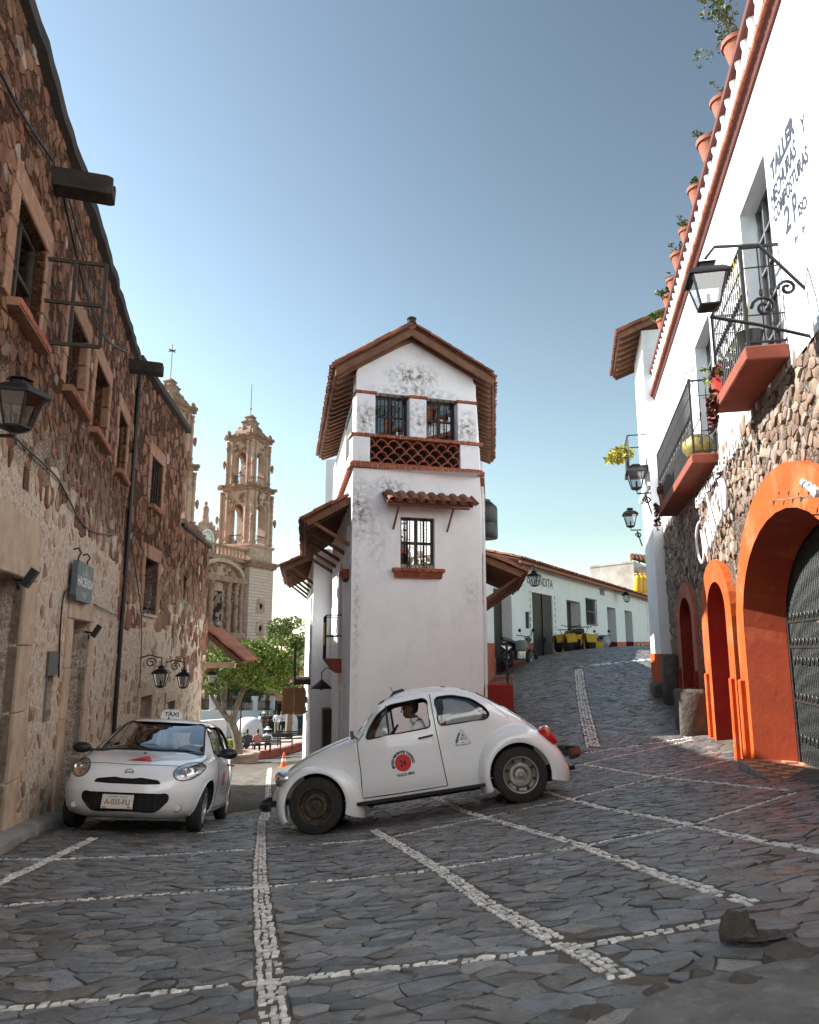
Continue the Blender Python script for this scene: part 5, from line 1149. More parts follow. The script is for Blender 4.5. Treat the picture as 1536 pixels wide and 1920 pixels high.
def motorbike(fr, lab, cover=False):
    t = thing('motorbike', lab, 'motorbike', fr, (0, 0, 0), 'motorbikes parked at the white house')
    for x in (-.62, .62):
        mb = MB(); torus(mb, (x, 0, .29), .235, .055, (0, 1, 0)); w = mb.build('wheel', m_rub_t, t, smooth=True)
        mb = MB(); mb.lathe([(0, -.03), (.05, -.03), (.05, .03), (0, .03)], (x, 0, .29), 10, 'y')
        for k in range(5): a = k * 1.2566; mb.box(x - .01, x + .01, -.01, .01, .29, .3); mb.tube([(x, 0, .29), (x + .19 * math.cos(a), 0, .29 + .19 * math.sin(a))], .012, 4)
        mb.build('rim', m_chr, w)
    mb = MB(); mb.tube([(-.62, -.07, .29), (-.42, -.06, .78), (-.36, -.05, .95)], .022, 6); mb.tube([(-.62, .07, .29), (-.42, .06, .78), (-.36, .05, .95)], .022, 6); mb.build('fork', m_chr, t)
    mb = MB(); mb.tube([(-.25, -.34, 1.02), (-.36, -.18, .99), (-.38, 0, .96), (-.36, .18, .99), (-.25, .34, 1.02)], .016, 6); mb.build('handlebar', m_blk, t, smooth=True)
    for s_ in (-1, 1): mb = MB(); mb.tube([(-.36, s_ * .2, 1.0), (-.38, s_ * .3, 1.16)], .007, 4); mb.lathe([(0, -.01), (.06, -.01), (.06, .01), (0, .01)], (-.38, s_ * .3, 1.18), 10, 'x'); mb.build('mirror', m_blk, t)
    mb = MB(); mb.loft([[(x, y * w, z + (h if k else 0)) for k, y in ((0, -1), (0, 1), (1, .8), (1, -.8))] for x, w, z, h in ((-.34, .08, .62, .22), (-.1, .15, .55, .3), (.15, .15, .5, .28), (.3, .1, .5, .2))], True, True, True); mb.build('tank', m_gry if cover else m_blk, t, smooth=60)
    mb = MB(); mb.loft([[(x, y * w, z + (.09 if k else 0)) for k, y in ((0, -1), (0, 1), (1, .8), (1, -.8))] for x, w, z in ((.05, .11, .74), (.3, .14, .72), (.6, .12, .8), (.88, .07, .86))], True, True, True); mb.build('seat', m_blk, t, smooth=60)
    mb = MB(); mb.bevbox(-.2, .2, -.13, .13, .2, .52, .04); mb.tube([(-.1, -.15, .3), (.2, -.17, .22), (.8, -.17, .33)], .04, 8); mb.build('engine', m_chr, t, smooth=40)
    mb = MB(); mb.loft([[(.5, y * .1, .62), (.72, y * .09, .70), (.98, y * .05, .66), (.72, y * .1, .5)] for y in (-1, 1)], True, True, True); mb.build('tail', m_chr, t)
    mb = MB(); blob(mb, (-.47, 0, .86), .09, .1, .1, 1, 10, 6, 0); mb.build('headlight', m_blk, t, smooth=True)
    if cover:
        mb = MB(); blob(mb, (.15, 0, .72), .75, .3, .32, 5, 16, 9, .06); mb.build('cover', m_gry, t, smooth=True)
def quad_bike(fr, lab):
    t = thing('quad_bike', lab, 'quad bike', fr, (0, 0, 0), 'quad bikes parked at the white house')
    for x, y, r, w in ((-.6, -.42, .27, .11), (-.6, .42, .27, .11), (.6, -.42, .28, .13), (.6, .42, .28, .13)):
        mb = MB(); mb.lathe([(.12, -w), (r - .05, -w), (r, -w * .6), (r, w * .6), (r - .05, w), (.12, w)], (x, y, r), 18, 'y'); wh = mb.build('wheel', m_rub_t, t, smooth=40)
        mb = MB(); mb.lathe([(0, -w * .5), (.12, -w * .6), (.125, w * .6), (0, w * .5)], (x, y, r), 12, 'y'); mb.build('rim', m_chr, wh)
    for x0, x1 in ((-.95, -.3), (.3, .95)):
        for s_ in (-1, 1):
            mb = MB(); n = 7; c = (x0 + x1) / 2
            rings = [[(c + (x1 - x0) / 2 * math.cos(a), s_ * .18, .42 + .3 * math.sin(a)), (c + (x1 - x0) / 2 * math.cos(a), s_ * .56, .38 + .28 * math.sin(a)), (c + (x1 - x0) / 2 * .96 * math.cos(a), s_ * .56, .35 + .28 * math.sin(a)), (c + (x1 - x0) / 2 * .96 * math.cos(a), s_ * .18, .38 + .29 * math.sin(a))] for a in [math.pi * k / n for k in range(n + 1)]]
            mb.loft(rings, True, True, True); mb.build('fender', m_yelp, t, smooth=40)
    mb = MB(); mb.loft([[(x, -w, z), (x, w, z), (x, w * .8, z + h), (x, -w * .8, z + h)] for x, w, z, h in ((-.9, .14, .5, .18), (-.5, .2, .45, .36), (-.2, .16, .45, .36), (.0, .17, .45, .26))], True, True, True); mb.build('body', m_yelp, t, smooth=50)
    mb = MB(); mb.loft([[(x, -w, z), (x, w, z), (x, w * .8, z + .13), (x, -w * .8, z + .13)] for x, w, z in ((-.1, .13, .68), (.3, .18, .66), (.75, .17, .74))], True, True, True); mb.build('seat', m_blk, t, smooth=50)
    mb = MB(); mb.bevbox(-.3, .3, -.2, .2, .22, .5, .04); mb.build('engine', m_blk, t)
    mb = MB(); mb.tube([(-.3, -.38, 1.02), (-.38, -.15, .98), (-.38, .15, .98), (-.3, .38, 1.02)], .016, 6); mb.tube([(-.38, 0, .98), (-.5, 0, .7)], .02, 6); mb.build('handlebar', m_blk, t, smooth=True)
    for x0, x1, z in ((-1.0, -.5, .86), (.55, 1.05, .92)):
        mb = MB()
        for y in (-.35, -.12, .12, .35): mb.tube([(x0, y, z), (x1, y, z)], .011, 5)
        for x in (x0, (x0 + x1) / 2, x1): mb.tube([(x, -.35, z), (x, .35, z)], .011, 5)
        for y in (-.3, .3): mb.tube([((x0 + x1) / 2, y, z), ((x0 + x1) / 2, y * .6, z - .25)], .012, 5)
        mb.build('rack', m_blk, t)
    for s_ in (-1, 1): mb = MB(); mb.lathe([(0, -.02), (.06, -.02), (.05, .04), (0, .04)], (-.9, s_ * .12, .64), 10, 'x'); mb.build('headlight', m_chr, t)
vh = FV.ang
motorbike(frame_at(975, 1243, 24.5, vh + R(160)), 'black motorbike leaning beside the old plank gate')
quad_bike(frame_at(1078, 1241, 27.6, vh + R(215)), 'yellow quad bike nearest the plank gate, facing the street')
quad_bike(frame_at(1108, 1239, 30.5, vh + R(195)), 'second yellow quad bike, half hidden behind the first')
motorbike(frame_at(1132, 1238, 31.5, vh + R(10)), 'motorbike under a grey cover at the end of the row', True)
# wooden chair on the corner
ch = thing('wooden_chair', 'small orange wooden chair by the red parapet of the corner house', 'chair', FTR, (4.2, .45, 0)); g_ = FTR.w(4.2, .45, 0); gz = ground(g_.x, g_.y); m_chair = mat('orange_wood', (.38, .11, .05), (.3, .08, .04), 8, .6)
INFO[ch.name] = (FTR, Vector((4.2, .45, 0)))
for x in (4.0, 4.4):
    for y in (.25, .65): mb = MB(); mb.box(x - .02, x + .02, y - .02, y + .02, gz, gz + (.9 if y < .3 else .45)); mb.build('leg', m_chair, ch)
mb = MB(); mb.box(3.96, 4.44, .2, .7, gz + .42, gz + .46); mb.build('seat', m_chair, ch); mb = MB(); mb.box(4.0, 4.4, .235, .265, gz + .6, gz + .85); mb.build('backrest', m_chair, ch)
# ================================================================ church beyond the square
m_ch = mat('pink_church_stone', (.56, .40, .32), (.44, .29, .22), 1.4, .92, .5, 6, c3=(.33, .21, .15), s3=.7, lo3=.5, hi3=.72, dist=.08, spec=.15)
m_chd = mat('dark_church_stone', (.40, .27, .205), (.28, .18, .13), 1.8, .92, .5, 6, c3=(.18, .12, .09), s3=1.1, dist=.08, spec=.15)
def ashlar(name, c1, c2, cm):
    m, nt, N, L, P = nodes_of(name); P.inputs['Roughness'].default_value = .9
    tc = N.new('ShaderNodeTexCoord'); sx = N.new('ShaderNodeSeparateXYZ'); L.new(tc.outputs['Object'], sx.inputs[0]); ad = N.new('ShaderNodeMath'); L.new(sx.outputs[0], ad.inputs[0]); L.new(sx.outputs[1], ad.inputs[1]); cb = N.new('ShaderNodeCombineXYZ'); L.new(ad.outputs[0], cb.inputs[0]); L.new(sx.outputs[2], cb.inputs[1])
    b = N.new('ShaderNodeTexBrick'); b.inputs['Scale'].default_value = 1; b.inputs['Brick Width'].default_value = .7; b.inputs['Row Height'].default_value = .36; b.inputs['Mortar Size'].default_value = .02; L.new(cb.outputs[0], b.inputs['Vector'])
    for k, c in (('Color1', c1), ('Color2', c2), ('Mortar', cm)): b.inputs[k].default_value = (*c, 1)
    L.new(b.outputs['Color'], P.inputs['Base Color']); bp = N.new('ShaderNodeBump'); bp.inputs['Distance'].default_value = .04; bp.invert = True; L.new(b.outputs['Fac'], bp.inputs['Height']); L.new(bp.outputs['Normal'], P.inputs['Normal']); return m
m_ash = ashlar('pink_ashlar', (.66, .50, .44), (.58, .43, .375), (.38, .27, .23))
def church_frame(x, y):
    return Frame(x, y, -.38, -.925, 1)            # local x along the facade towards the near tower, local y (out) = facade normal?
FCR = church_frame(*at(452, 1218, 85)[:2]); 
def sqring(a, z, c=(0, 0), ch=.0):
    x, y = c; k = a * ch
    if not ch: return [(x - a, y - a, z), (x + a, y - a, z), (x + a, y + a, z), (x - a, y + a, z)]
    return [(x - a + k, y - a, z), (x + a - k, y - a, z), (x + a, y - a + k, z), (x + a, y + a - k, z), (x + a - k, y + a, z), (x - a + k, y + a, z), (x - a, y + a - k, z), (x - a, y - a + k, z)]
def column(mb, x, y, z0, z1, r, twist=True, seed=0):
    n = 16; pr = [(r * 1.35, z0), (r * 1.35, z0 + .22), (r, z0 + .3)]
    for k in range(n): pr.append((r * (1.12 if (k % 2) and twist else .9), z0 + .3 + (z1 - z0 - .7) * (k + .5) / n))
    pr += [(r, z1 - .4), (r * 1.3, z1 - .3), (r * 1.45, z1 - .1), (r * 1.45, z1)]; mb.lathe(pr, (x, y, 0), 8)
def church_tower(fr, lab, base_full):
    t = thing('church_tower', lab, 'church tower', fr, (0, 0, -6), 'towers of the church'); rg = random.Random(3)
    mb = MB(); mb.loft([sqring(2.45, -8), sqring(2.45, 9.2)], True, True, True); b = mb.build('base', m_ash, t)
    mb = MB(); mb.loft([sqring(2.45, 9.2), sqring(2.6, 9.35), sqring(2.6, 9.5), sqring(3.0, 9.8), sqring(3.05, 10.0), sqring(2.5, 10.15)], True, True, True)
    for s_ in range(-5, 6):
        for sg_ in (-1, 1): mb.box(s_ * .5 - .12, s_ * .5 + .12, sg_ * 2.6 - .2, sg_ * 2.6 + .2, 9.35, 9.75); mb.box(sg_ * 2.6 - .2, sg_ * 2.6 + .2, s_ * .5 - .12, s_ * .5 + .12, 9.35, 9.75)
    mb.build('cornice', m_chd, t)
    mb = MB(); mb.loft([sqring(2.3, 10.1), sqring(2.3, 11.6), sqring(2.5, 11.75), sqring(2.5, 12.0), sqring(2.2, 12.05)], True, True, True); mb.build('pedestal', m_ch, t)
    def stage(z0, z1, a, nm):
        ow = a * .42; sp = z0 + (z1 - z0) * .62; tp = sp + ow
        mb = MB()
        for sx in (-1, 1):
            for sy in (-1, 1): mb.box(sx * a if sx < 0 else ow * 1.12, -ow * 1.12 if sx < 0 else a, sy * a if sy < 0 else ow * 1.12, -ow * 1.12 if sy < 0 else a, z0, z1)
        mb.build('pier', m_ch, t)
        for ax in (0, 1):
            for sg_ in (-1, 1):
                mb = MB(); n = 10; o0, o1 = sg_ * (a - .05), sg_ * (a - .6)
                pts = [(-ow * 1.12, z1), (-ow * 1.12, sp)] + [(-ow * math.cos(math.pi * k / n), sp + ow * math.sin(math.pi * k / n)) for k in range(n + 1)] + [(ow * 1.12, sp), (ow * 1.12, z1)]
                half = len(pts)
                for i in range(1, half - 2):
                    for o in (o0, o1):
                        q = [pts[i], pts[i + 1], (pts[i + 1][0], z1), (pts[i][0], z1)]; mb.face([(x, o, z) if ax == 0 else (o, x, z) for x, z in q])
                    q = [(pts[i], o0), (pts[i + 1], o0), (pts[i + 1], o1), (pts[i], o1)]; mb.face([(p[0], o, p[1]) if ax == 0 else (o, p[0], p[1]) for p, o in q])
                mb.build('arch', m_ch, t)
                mb = MB(); R_ = [(-ow, sg_ * (a + .05)), (ow, sg_ * (a + .05))]
                for k in range(9): x = -ow + 2 * ow * k / 8; p = (x, sg_ * (a + .05)) if ax == 0 else (sg_ * (a + .05), x); mb.tube([(*p, z0 + .2), (*p, z0 + 1.0)], .03, 4)
                e = [(-ow, sg_ * (a + .05), z0 + 1.0), (ow, sg_ * (a + .05), z0 + 1.0)]; mb.tube([p if ax == 0 else (p[1], p[0], p[2]) for p in e], .05, 4); mb.build('railing', m_iron, t)
        for sx in (-1, 1):
            for sy in (-1, 1):
                mb = MB()
                for dx, dy in ((1.0, .62), (.62, 1.0), (1.02, 1.02)): column(mb, sx * a * dx * 1.03, sy * a * dy * 1.03, z0 + .1, z1 - .1, a * .075)
                mb.build('column_cluster', m_ch, t)
        mb = MB(); rg = random.Random(int(z0))
        for k in range(90):
            f = rg.choice((0, 1)); sg_ = rg.choice((-1, 1)); x = rg.uniform(-a * 1.1, a * 1.1); z = rg.choice((rg.uniform(z0, z0 + .8), rg.uniform(tp, z1), rg.uniform(z0, z1)))
            if abs(x) < ow and z < tp: continue
            p = (x, sg_ * (a + .06)) if f == 0 else (sg_ * (a + .06), x); s_ = rg.uniform(.1, .24); blob(mb, (p[0], p[1], z), s_, s_, s_ * 1.2, k, 5, 4, .3)
        for sx in (-1, 1):
            for sy in (-1, 1): blob(mb, (sx * a * 1.18, sy * a * 1.18, z0 + (z1 - z0) * .45), .2, .2, .55, 3, 6, 5, .25)
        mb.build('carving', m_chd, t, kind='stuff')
        mb = MB(); mb.loft([sqring(a * 1.0, z1 - .05, ch=.15), sqring(a * 1.08, z1 + .1, ch=.15), sqring(a * 1.1, z1 + .25, ch=.15), sqring(a * 1.30, z1 + .48, ch=.15), sqring(a * 1.32, z1 + .62, ch=.15), sqring(a * 1.0, z1 + .8, ch=.15)], True, True, True)
        for sx in (-1, 0, 1):
            for sg_ in (-1, 1): mb.box(sx * a * .85 - .2, sx * a * .85 + .2, sg_ * a * 1.32 - .25, sg_ * a * 1.32 + .25, z1 + .3, z1 + .64); mb.box(sg_ * a * 1.32 - .25, sg_ * a * 1.32 + .25, sx * a * .85 - .2, sx * a * .85 + .2, z1 + .3, z1 + .64)
        mb.build(nm, m_chd, t)
        mb = MB(); mb.lathe([(a * .3, sp - .9), (a * .27, sp - .7), (a * .2, sp - .1), (a * .1, sp + .1), (0, sp + .12)], (0, 0, 0), 12); mb.build('bell', mat('bronze', (.06, .055, .04), rough=.5, metal=.6), t, smooth=True)
    stage(12.05, 18.4, 2.05, 'cornice'); stage(19.2, 24.6, 1.72, 'cornice')
    mb = MB(); mb.loft([sqring(1.7, 25.4, ch=.3), sqring(1.5, 25.9, ch=.3), sqring(1.1, 26.3, ch=.3), sqring(.85, 26.5, ch=.3), sqring(.8, 27.1, ch=.3), sqring(.95, 27.25, ch=.3), sqring(.6, 27.4, ch=.3), sqring(.5, 27.8, ch=.3), sqring(.62, 27.9, ch=.3), sqring(.2, 28.3, ch=.3)], True, True, True)
    for k in range(8): a = k * math.pi / 4; blob(mb, (1.25 * math.cos(a), 1.25 * math.sin(a), 26.2), .28, .28, .4, k, 6, 5, .2); blob(mb, (.75 * math.cos(a), .75 * math.sin(a), 27.3), .16, .16, .3, k, 5, 4, .2)
    for sx in (-1, 1):
        for sy in (-1, 1): blob(mb, (sx * 1.75, sy * 1.75, 25.6), .25, .25, .4, 2, 6, 5, .2)
    mb.build('cupola', m_chd, t)
    mb = MB(); mb.tube([(0, 0, 28.2), (0, 0, 32.2)], .045, 5)
    if base_full: mb.lathe([(0, 28.9), (.14, 29), (0, 29.2)], (0, 0, 0), 8)
    else: mb.box(-.05, .05, -.45, .45, 31.4, 31.5); mb.box(-.45, .45, -.05, .05, 31.4, 31.5)
    mb.build('finial', m_iron, t)
    for z in (2.4, 4.9):
        mb = MB(); n = 16
        for k in range(n):
            a0, a1 = 2 * math.pi * k / n, 2 * math.pi * (k + 1) / n; f = 1 + .22 * (k % 2); g_ = 1 + .22 * ((k + 1) % 2)
            for (r0, r1, o0, o1) in ((.45, .8, 2.62, 2.5), (.32, .45, 2.46, 2.62)): mb.face([(r0 * math.cos(a0), o0, z + r0 * math.sin(a0)), (r0 * math.cos(a1), o0, z + r0 * math.sin(a1)), (r1 * g_ * math.cos(a1), o1, z + r1 * g_ * math.sin(a1)), (r1 * f * math.cos(a0), o1, z + r1 * f * math.sin(a0))])
        for k in range(4): a = math.pi / 4 + k * math.pi / 2; blob(mb, (.85 * math.cos(a), 2.5, z + .85 * math.sin(a)), .2, .1, .2, k, 6, 4)
        ow_ = mb.build('round_window', m_ch, t); mb = MB(); mb.lathe([(0, 2.47), (.34, 2.47)], (0, 0, z), 14, 'y'); mb.build('opening', m_black, ow_)
    return t
# facade normal points to the right: local y of the frame is 'out'
church_tower(FCR, 'far right carved church tower rising over the square', True)
FCL = church_frame(*at(288, 1218, 73)[:2]); church_tower(FCL, 'nearer church tower mostly hidden behind the stone building', False)
cf = thing('church', 'carved pink stone church front between the two towers', 'church', FCR, (7, 1, -6))
mb = MB(); mb.box(2.3, 12, -14, 1.6, -8, 9.6); mb.build('wall', m_ch, cf)
mb = MB(); mb.box(2.3, 12, .6, 2.1, 9.6, 10.1); n = 14
for k in range(n): mb.tube([(2.5 + 9.3 * k / n, 1.7, 10.1), (2.5 + 9.3 * k / n, 1.7, 11.0)], .13, 6)
mb.box(2.3, 12, 1.5, 1.9, 11.0, 11.25); mb.build('balustrade', m_chd, cf)
mb = MB()
for x in (3.3, 4.2, 5.6, 8.6, 10.0, 10.9):
    column(mb, x, 2.0, -6, 1.2, .32); column(mb, x, 2.0, 1.8, 7.2, .28)
mb.box(2.8, 11.4, 1.6, 2.5, 1.2, 1.8); mb.box(2.8, 11.4, 1.6, 2.5, 7.2, 7.8)
rg = random.Random(8)
for k in range(160): blob(mb, (rg.uniform(2.6, 11.6), 1.75, rg.uniform(-4, 9.4)), rg.uniform(.12, .3), .25, rg.uniform(.15, .4), k, 5, 4, .3)
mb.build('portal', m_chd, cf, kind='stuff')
mb = MB(); mb.box(6.3, 7.9, 1.55, 1.75, -6, -.5); mb.box(6.4, 7.8, 1.55, 1.75, 3.0, 6.2); mb.build('door', m_black, cf)
mb = MB(); A = [math.pi * k / 12 for k in range(13)]
for a, b in zip(A[:-1], A[1:]): mb.hexa([(7.1 - 4.2 * math.cos(a), 1.5, 7.5 + 2.2 * math.sin(a)), (7.1 - 4.2 * math.cos(b), 1.5, 7.5 + 2.2 * math.sin(b)), (7.1 - 3.8 * math.cos(b), 1.5, 7.4 + 1.9 * math.sin(b)), (7.1 - 3.8 * math.cos(a), 1.5, 7.4 + 1.9 * math.sin(a))], [(7.1 - 4.2 * math.cos(a), 2.3, 7.5 + 2.2 * math.sin(a)), (7.1 - 4.2 * math.cos(b), 2.3, 7.5 + 2.2 * math.sin(b)), (7.1 - 3.8 * math.cos(b), 2.3, 7.4 + 1.9 * math.sin(b)), (7.1 - 3.8 * math.cos(a), 2.3, 7.4 + 1.9 * math.sin(a))])
mb.build('arch', m_ch, cf)
def near(u, v, D): return toF(FCR, at(u, v, D))
cx, cy, cz = near(386, 1012, 78)
mb = MB(); mb.loft([[(cx + a * w, cy - .5, z), (cx + a * w, cy + .3, z)][::1] for a, w, z in ()] or [[(cx - 1.9, cy - .6, cz - 2), (cx + 1.9, cy - .6, cz - 2), (cx + 1.9, cy + .1, cz - 2), (cx - 1.9, cy + .1, cz - 2)], [(cx - 1.4, cy - .6, cz + .9), (cx + 1.4, cy - .6, cz + .9), (cx + 1.4, cy + .1, cz + .9), (cx - 1.4, cy + .1, cz + .9)], [(cx - .5, cy - .6, cz + 1.7), (cx + .5, cy - .6, cz + 1.7), (cx + .5, cy + .1, cz + 1.7), (cx - .5, cy + .1, cz + 1.7)]], True, True, True)
for k in range(16): a = k * .4; blob(mb, (cx + 1.5 * math.cos(a), cy, cz + .4 + 1.4 * math.sin(a)), .3, .3, .4, k, 6, 5, .3)
mb.build('gable', m_ch, cf)
mb = MB(); mb.lathe([(0, .12), (.95, .12), (.95, .25), (1.15, .25), (1.15, .05)], (cx, cy, cz), 24, 'y'); ck = mb.build('clock', mat('clock_white', (.7, .68, .64), rough=.7), cf, smooth=30)
mb = MB()
for k in range(12): a = k * math.pi / 6; mb.tube([(cx + .72 * math.cos(a), cy + .14, cz + .72 * math.sin(a)), (cx + .88 * math.cos(a), cy + .14, cz + .88 * math.sin(a))], .035, 4)
mb.tube([(cx, cy + .15, cz), (cx - .5, cy + .15, cz - .1)], .04, 4); mb.tube([(cx, cy + .15, cz), (cx + .7, cy + .15, cz + .12)], .03, 4); mb.build('clock_hand', m_iron, ck)
mb = MB(); mb.lathe([(.45, 0), (.4, .6), (.32, 1.2), (.38, 1.7), (.28, 2.0), (.12, 2.1), (.2, 2.3), (.17, 2.5), (0, 2.6)], (cx, cy - .2, cz + 1.6), 10); blob(mb, (cx + .3, cy - .1, cz + 3.0), .15, .15, .4, 2, 6, 5); mb.build('statue', m_ch, cf, smooth=True)
for s_ in (-1, 1): mb = MB(); mb.lathe([(.3, 0), (.2, .5), (.24, .8), (.1, 1.0), (.12, 1.2), (0, 1.3)], (cx + s_ * 1.9, cy, cz + .4), 8); mb.build('side_figure', m_ch, cf, smooth=True)
# ================================================================ the square
m_pave = mat('square_paving', (.40, .30, .27), (.32, .25, .22), 1.2, .85, .2, 12); m_redc = mat('red_cement', (.30, .075, .045), (.22, .055, .035), 2, .85, .3, 10); m_plw = stained('white_plaza_wall', (.76, .75, .73), [], dirt=(.5, .45, .42), amount=.2)
P0 = [Vector(on_ground(*q)).to_3d() for q in ((462, 1424), (566, 1402))]
def gz_(x, y): return ground(x, y)
# kerb of the raised square and its floor
a, b = Vector((*on_ground(455, 1426), 0)), Vector((*on_ground(572, 1404), 0)); d = (b - a).normalized(); n_ = Vector((-d.y, d.x, 0)); n_ = n_ if n_.y > 0 else -n_
za, zb = ground(a.x, a.y), ground(b.x, b.y)
sq = MB(); A_, B__ = a - d * 8, b + d * 6; q = lambda p, z: (p.x, p.y, z)
TOPZ = max(za, zb) + .25
def sqz(p): return ground(p.x, p.y) + .38
nn = 12; rows_ = []
for i in range(nn + 1):
    pa = A_.lerp(B__, i / nn); rows_.append([q(pa, ground(pa.x, pa.y) - .5), q(pa, sqz(pa)), q(pa + n_ * .35, sqz(pa) + .002), q(pa + n_ * .36, ground(pa.x, pa.y) - .5)])
sq.loft(rows_, False); kb = sq.build('red_kerb', m_redc, kind='structure', label='raised red cement kerb along the edge of the square')
sq = MB(); rows_ = []
for i in range(nn + 1):
    pa = A_.lerp(B__, i / nn); rows_.append([(lambda p: (p.x, p.y, ground(p.x, p.y) + .30))(pa + n_ * (.3 + 60 * j / 20)) for j in range(21)])
sq.loft(rows_, False); sq.build('square', m_pave, kind='structure', label='pale paved floor of the square')
def gr(u, v, D): p = at(u, v, D); return Vector((p.x, p.y, ground(p.x, p.y) + .3))
# ---------------------------------------------------------------- trees
m_leaf = mat('leaf_green', (.8, .8, .8), (1.2, 1.2, 1.1), 3, .6, attr=True, spec=.3)
m_leaf.node_tree.nodes['Principled BSDF'].inputs['Transmission Weight'].default_value = 0
m_bark = mat('bark', (.20, .15, .11), (.12, .09, .065), 6, .9, .8, 14, c3=(.27, .22, .17), s3=2, dist=.03)
def leaf_cloud(mb, blobs, n, size, cols, seed):
    rg = random.Random(seed); tot = sum(b[1][0] * b[1][1] * b[1][2] for b in blobs)
    for c, r in blobs:
        for k in range(int(n * r[0] * r[1] * r[2] / tot)):
            while True:
                v = Vector((rg.uniform(-1, 1), rg.uniform(-1, 1), rg.uniform(-1, 1)))
                if .25 < v.length < 1: break
            if rg.random() < .6: v = v.normalized() * rg.uniform(.8, 1.04)
            p = Vector(c) + Vector((v.x * r[0], v.y * r[1], v.z * r[2])); ax = Vector((rg.gauss(0, 1), rg.gauss(0, 1), rg.gauss(.5, 1))).normalized(); x = ax.orthogonal().normalized(); x = Matrix.Rotation(rg.uniform(0, 6.28), 3, ax) @ x; y = ax.cross(x); s_ = size * rg.uniform(.6, 1.3)
            mb.col = tuple(ch_ * rg.uniform(.75, 1.25) for ch_ in rg.choice(cols)); mb.face([p - x * s_ * .5, p - y * s_ * .26 + ax * s_ * .06, p + x * s_ * .5, p + y * s_ * .26 + ax * s_ * .06])
G1 = [(.15, .21, .03), (.11, .17, .025), (.21, .26, .045), (.07, .12, .02)]
def tree(lab, u, v, D, trunk, blobs, n, size, cols, seed, dz=.3, group='trees of the square'):
    p = at(u, v, D); g = ground(p.x, p.y) + dz; t = thing('tree', lab, 'tree', FW, (p.x, p.y, g), group); rg = random.Random(seed)
    mb = MB()
    for path, rr in trunk: mb.tube([Vector((p.x, p.y, g)) + Vector(q) for q in path], rr, 9)
    mb.build('trunk', m_bark, t, smooth=True)
    for c, r in blobs: pass
    BL = []
    for c, r in blobs:
        BL.append((Vector((p.x, p.y, g)) + Vector(c), r))
    mb = MB(); leaf_cloud(mb, BL, n, size, cols, seed); mb.build('crown', m_leaf, t)
    return t
def around(c, r, n, seed, k=.45):
    rg = random.Random(seed); out = []
    for i in range(n):
        v = Vector((rg.gauss(0, 1), rg.gauss(0, 1), rg.gauss(0, .8))).normalized(); f = rg.uniform(.6, .95); s_ = k * rg.uniform(.6, 1.2)
        out.append(((c[0] + v.x * r[0] * f, c[1] + v.y * r[1] * f, c[2] + v.z * r[2] * f), (r[0] * s_ * .8, r[1] * s_ * .8, r[2] * s_ * .8)))
    return out
tree('leafy green tree with a forked trunk in a round planter', 445, 1412, 33, [([(0, 0, -.4), (.03, 0, .4), (-.12, .0, .95), (-.32, 0, 1.45)], [.26, .2, .18, .19]), ([(-.32, 0, 1.4), (-.15, .1, 2.1), (.12, .2, 2.9), (.5, .1, 3.8)], [.17, .14, .12, .08]), ([(-.32, 0, 1.4), (-.75, -.1, 1.9), (-1.2, -.1, 2.5), (-1.5, 0, 3.2)], [.14, .11, .09, .06]), ([(-.6, 0, 1.7), (-.85, .2, 2.4), (-.9, .3, 3.2)], [.09, .07, .05]), ([(.1, .2, 2.8), (.9, .3, 3.3), (1.8, 0, 3.7)], [.09, .07, .04])],
     [((.2, 0, 4.1), (1.6, 1.7, 1.0)), ((1.3, 0, 3.8), (1.2, 1.3, .9)), ((-1.2, -.2, 3.3), (.9, 1.0, .7))] + around((.65, 0, 4.0), (2.1, 2.0, 1.5), 26, 5, .38), 12500, .16, G1 + [(.26, .28, .06)], 11)
tree('taller tree half hidden behind the white flank, its crown in the sun', 541, 1345, 50, [([(0, 0, -.4), (.05, 0, 1.5), (.3, 0, 3.5), (.6, 0, 6)], [.28, .22, .18, .1]), ([(.2, 0, 3), (-.6, .2, 5), (-.7, .2, 6.8)], [.12, .09, .05])], around((1.0, 0, 7.0), (2.5, 2.0, 1.7), 16, 9, .4) + around((.4, .5, 3.6), (2.0, 1.5, .9), 8, 3), 8000, .2, [(.16, .2, .05), (.2, .24, .07), (.12, .17, .04)], 12)
tree('dark tree at the back of the square', 500, 1350, 72, [([(0, 0, -.4), (0, 0, 3), (.2, 0, 5)], [.25, .2, .1])], around((-.6, 0, 3.9), (3.4, 2, 1.5), 14, 19, .4), 5000, .25, [(.05, .08, .02), (.07, .11, .03)], 13)
# planter of the forked tree
p = at(445, 1412, 33); g = ground(p.x, p.y); mb = MB(); mb.lathe([(.95, -.5), (.95, .3), (1.02, .32), (1.02, .42), (.8, .42), (.78, .3), (0, .3)], (p.x, p.y, g), 24); pt = mb.build('planter', mat('planter_stone', (.36, .27, .2), (.24, .17, .12), 3, .9, .6, 12), loc=(p.x, p.y, g), smooth=40, label='round stone planter holding the forked tree', cat='planter')
# traffic cone
p = at(532, 1440, 29.5); g = ground(p.x, p.y); t = thing('traffic_cone', 'orange traffic cone standing on the street below the square', 'traffic cone', FW, (p.x, p.y, g)); m_cone = mat('cone_orange', (.65, .12, .02), rough=.6)
mb = MB(); mb.lathe([(.15, .03), (.11, .2), (.07, .42), (.03, .6), (0, .6)], (p.x, p.y, g), 14); mb.build('cone', m_cone, t, smooth=True); mb = MB(); mb.bevbox(p.x - .2, p.x + .2, p.y - .2, p.y + .2, g, g + .04, .02); mb.build('foot', m_cone, t); mb = MB(); mb.lathe([(.103, .26), (.082, .36)], (p.x, p.y, g), 14, caps=False); mb.build('band', m_white, t, smooth=True)
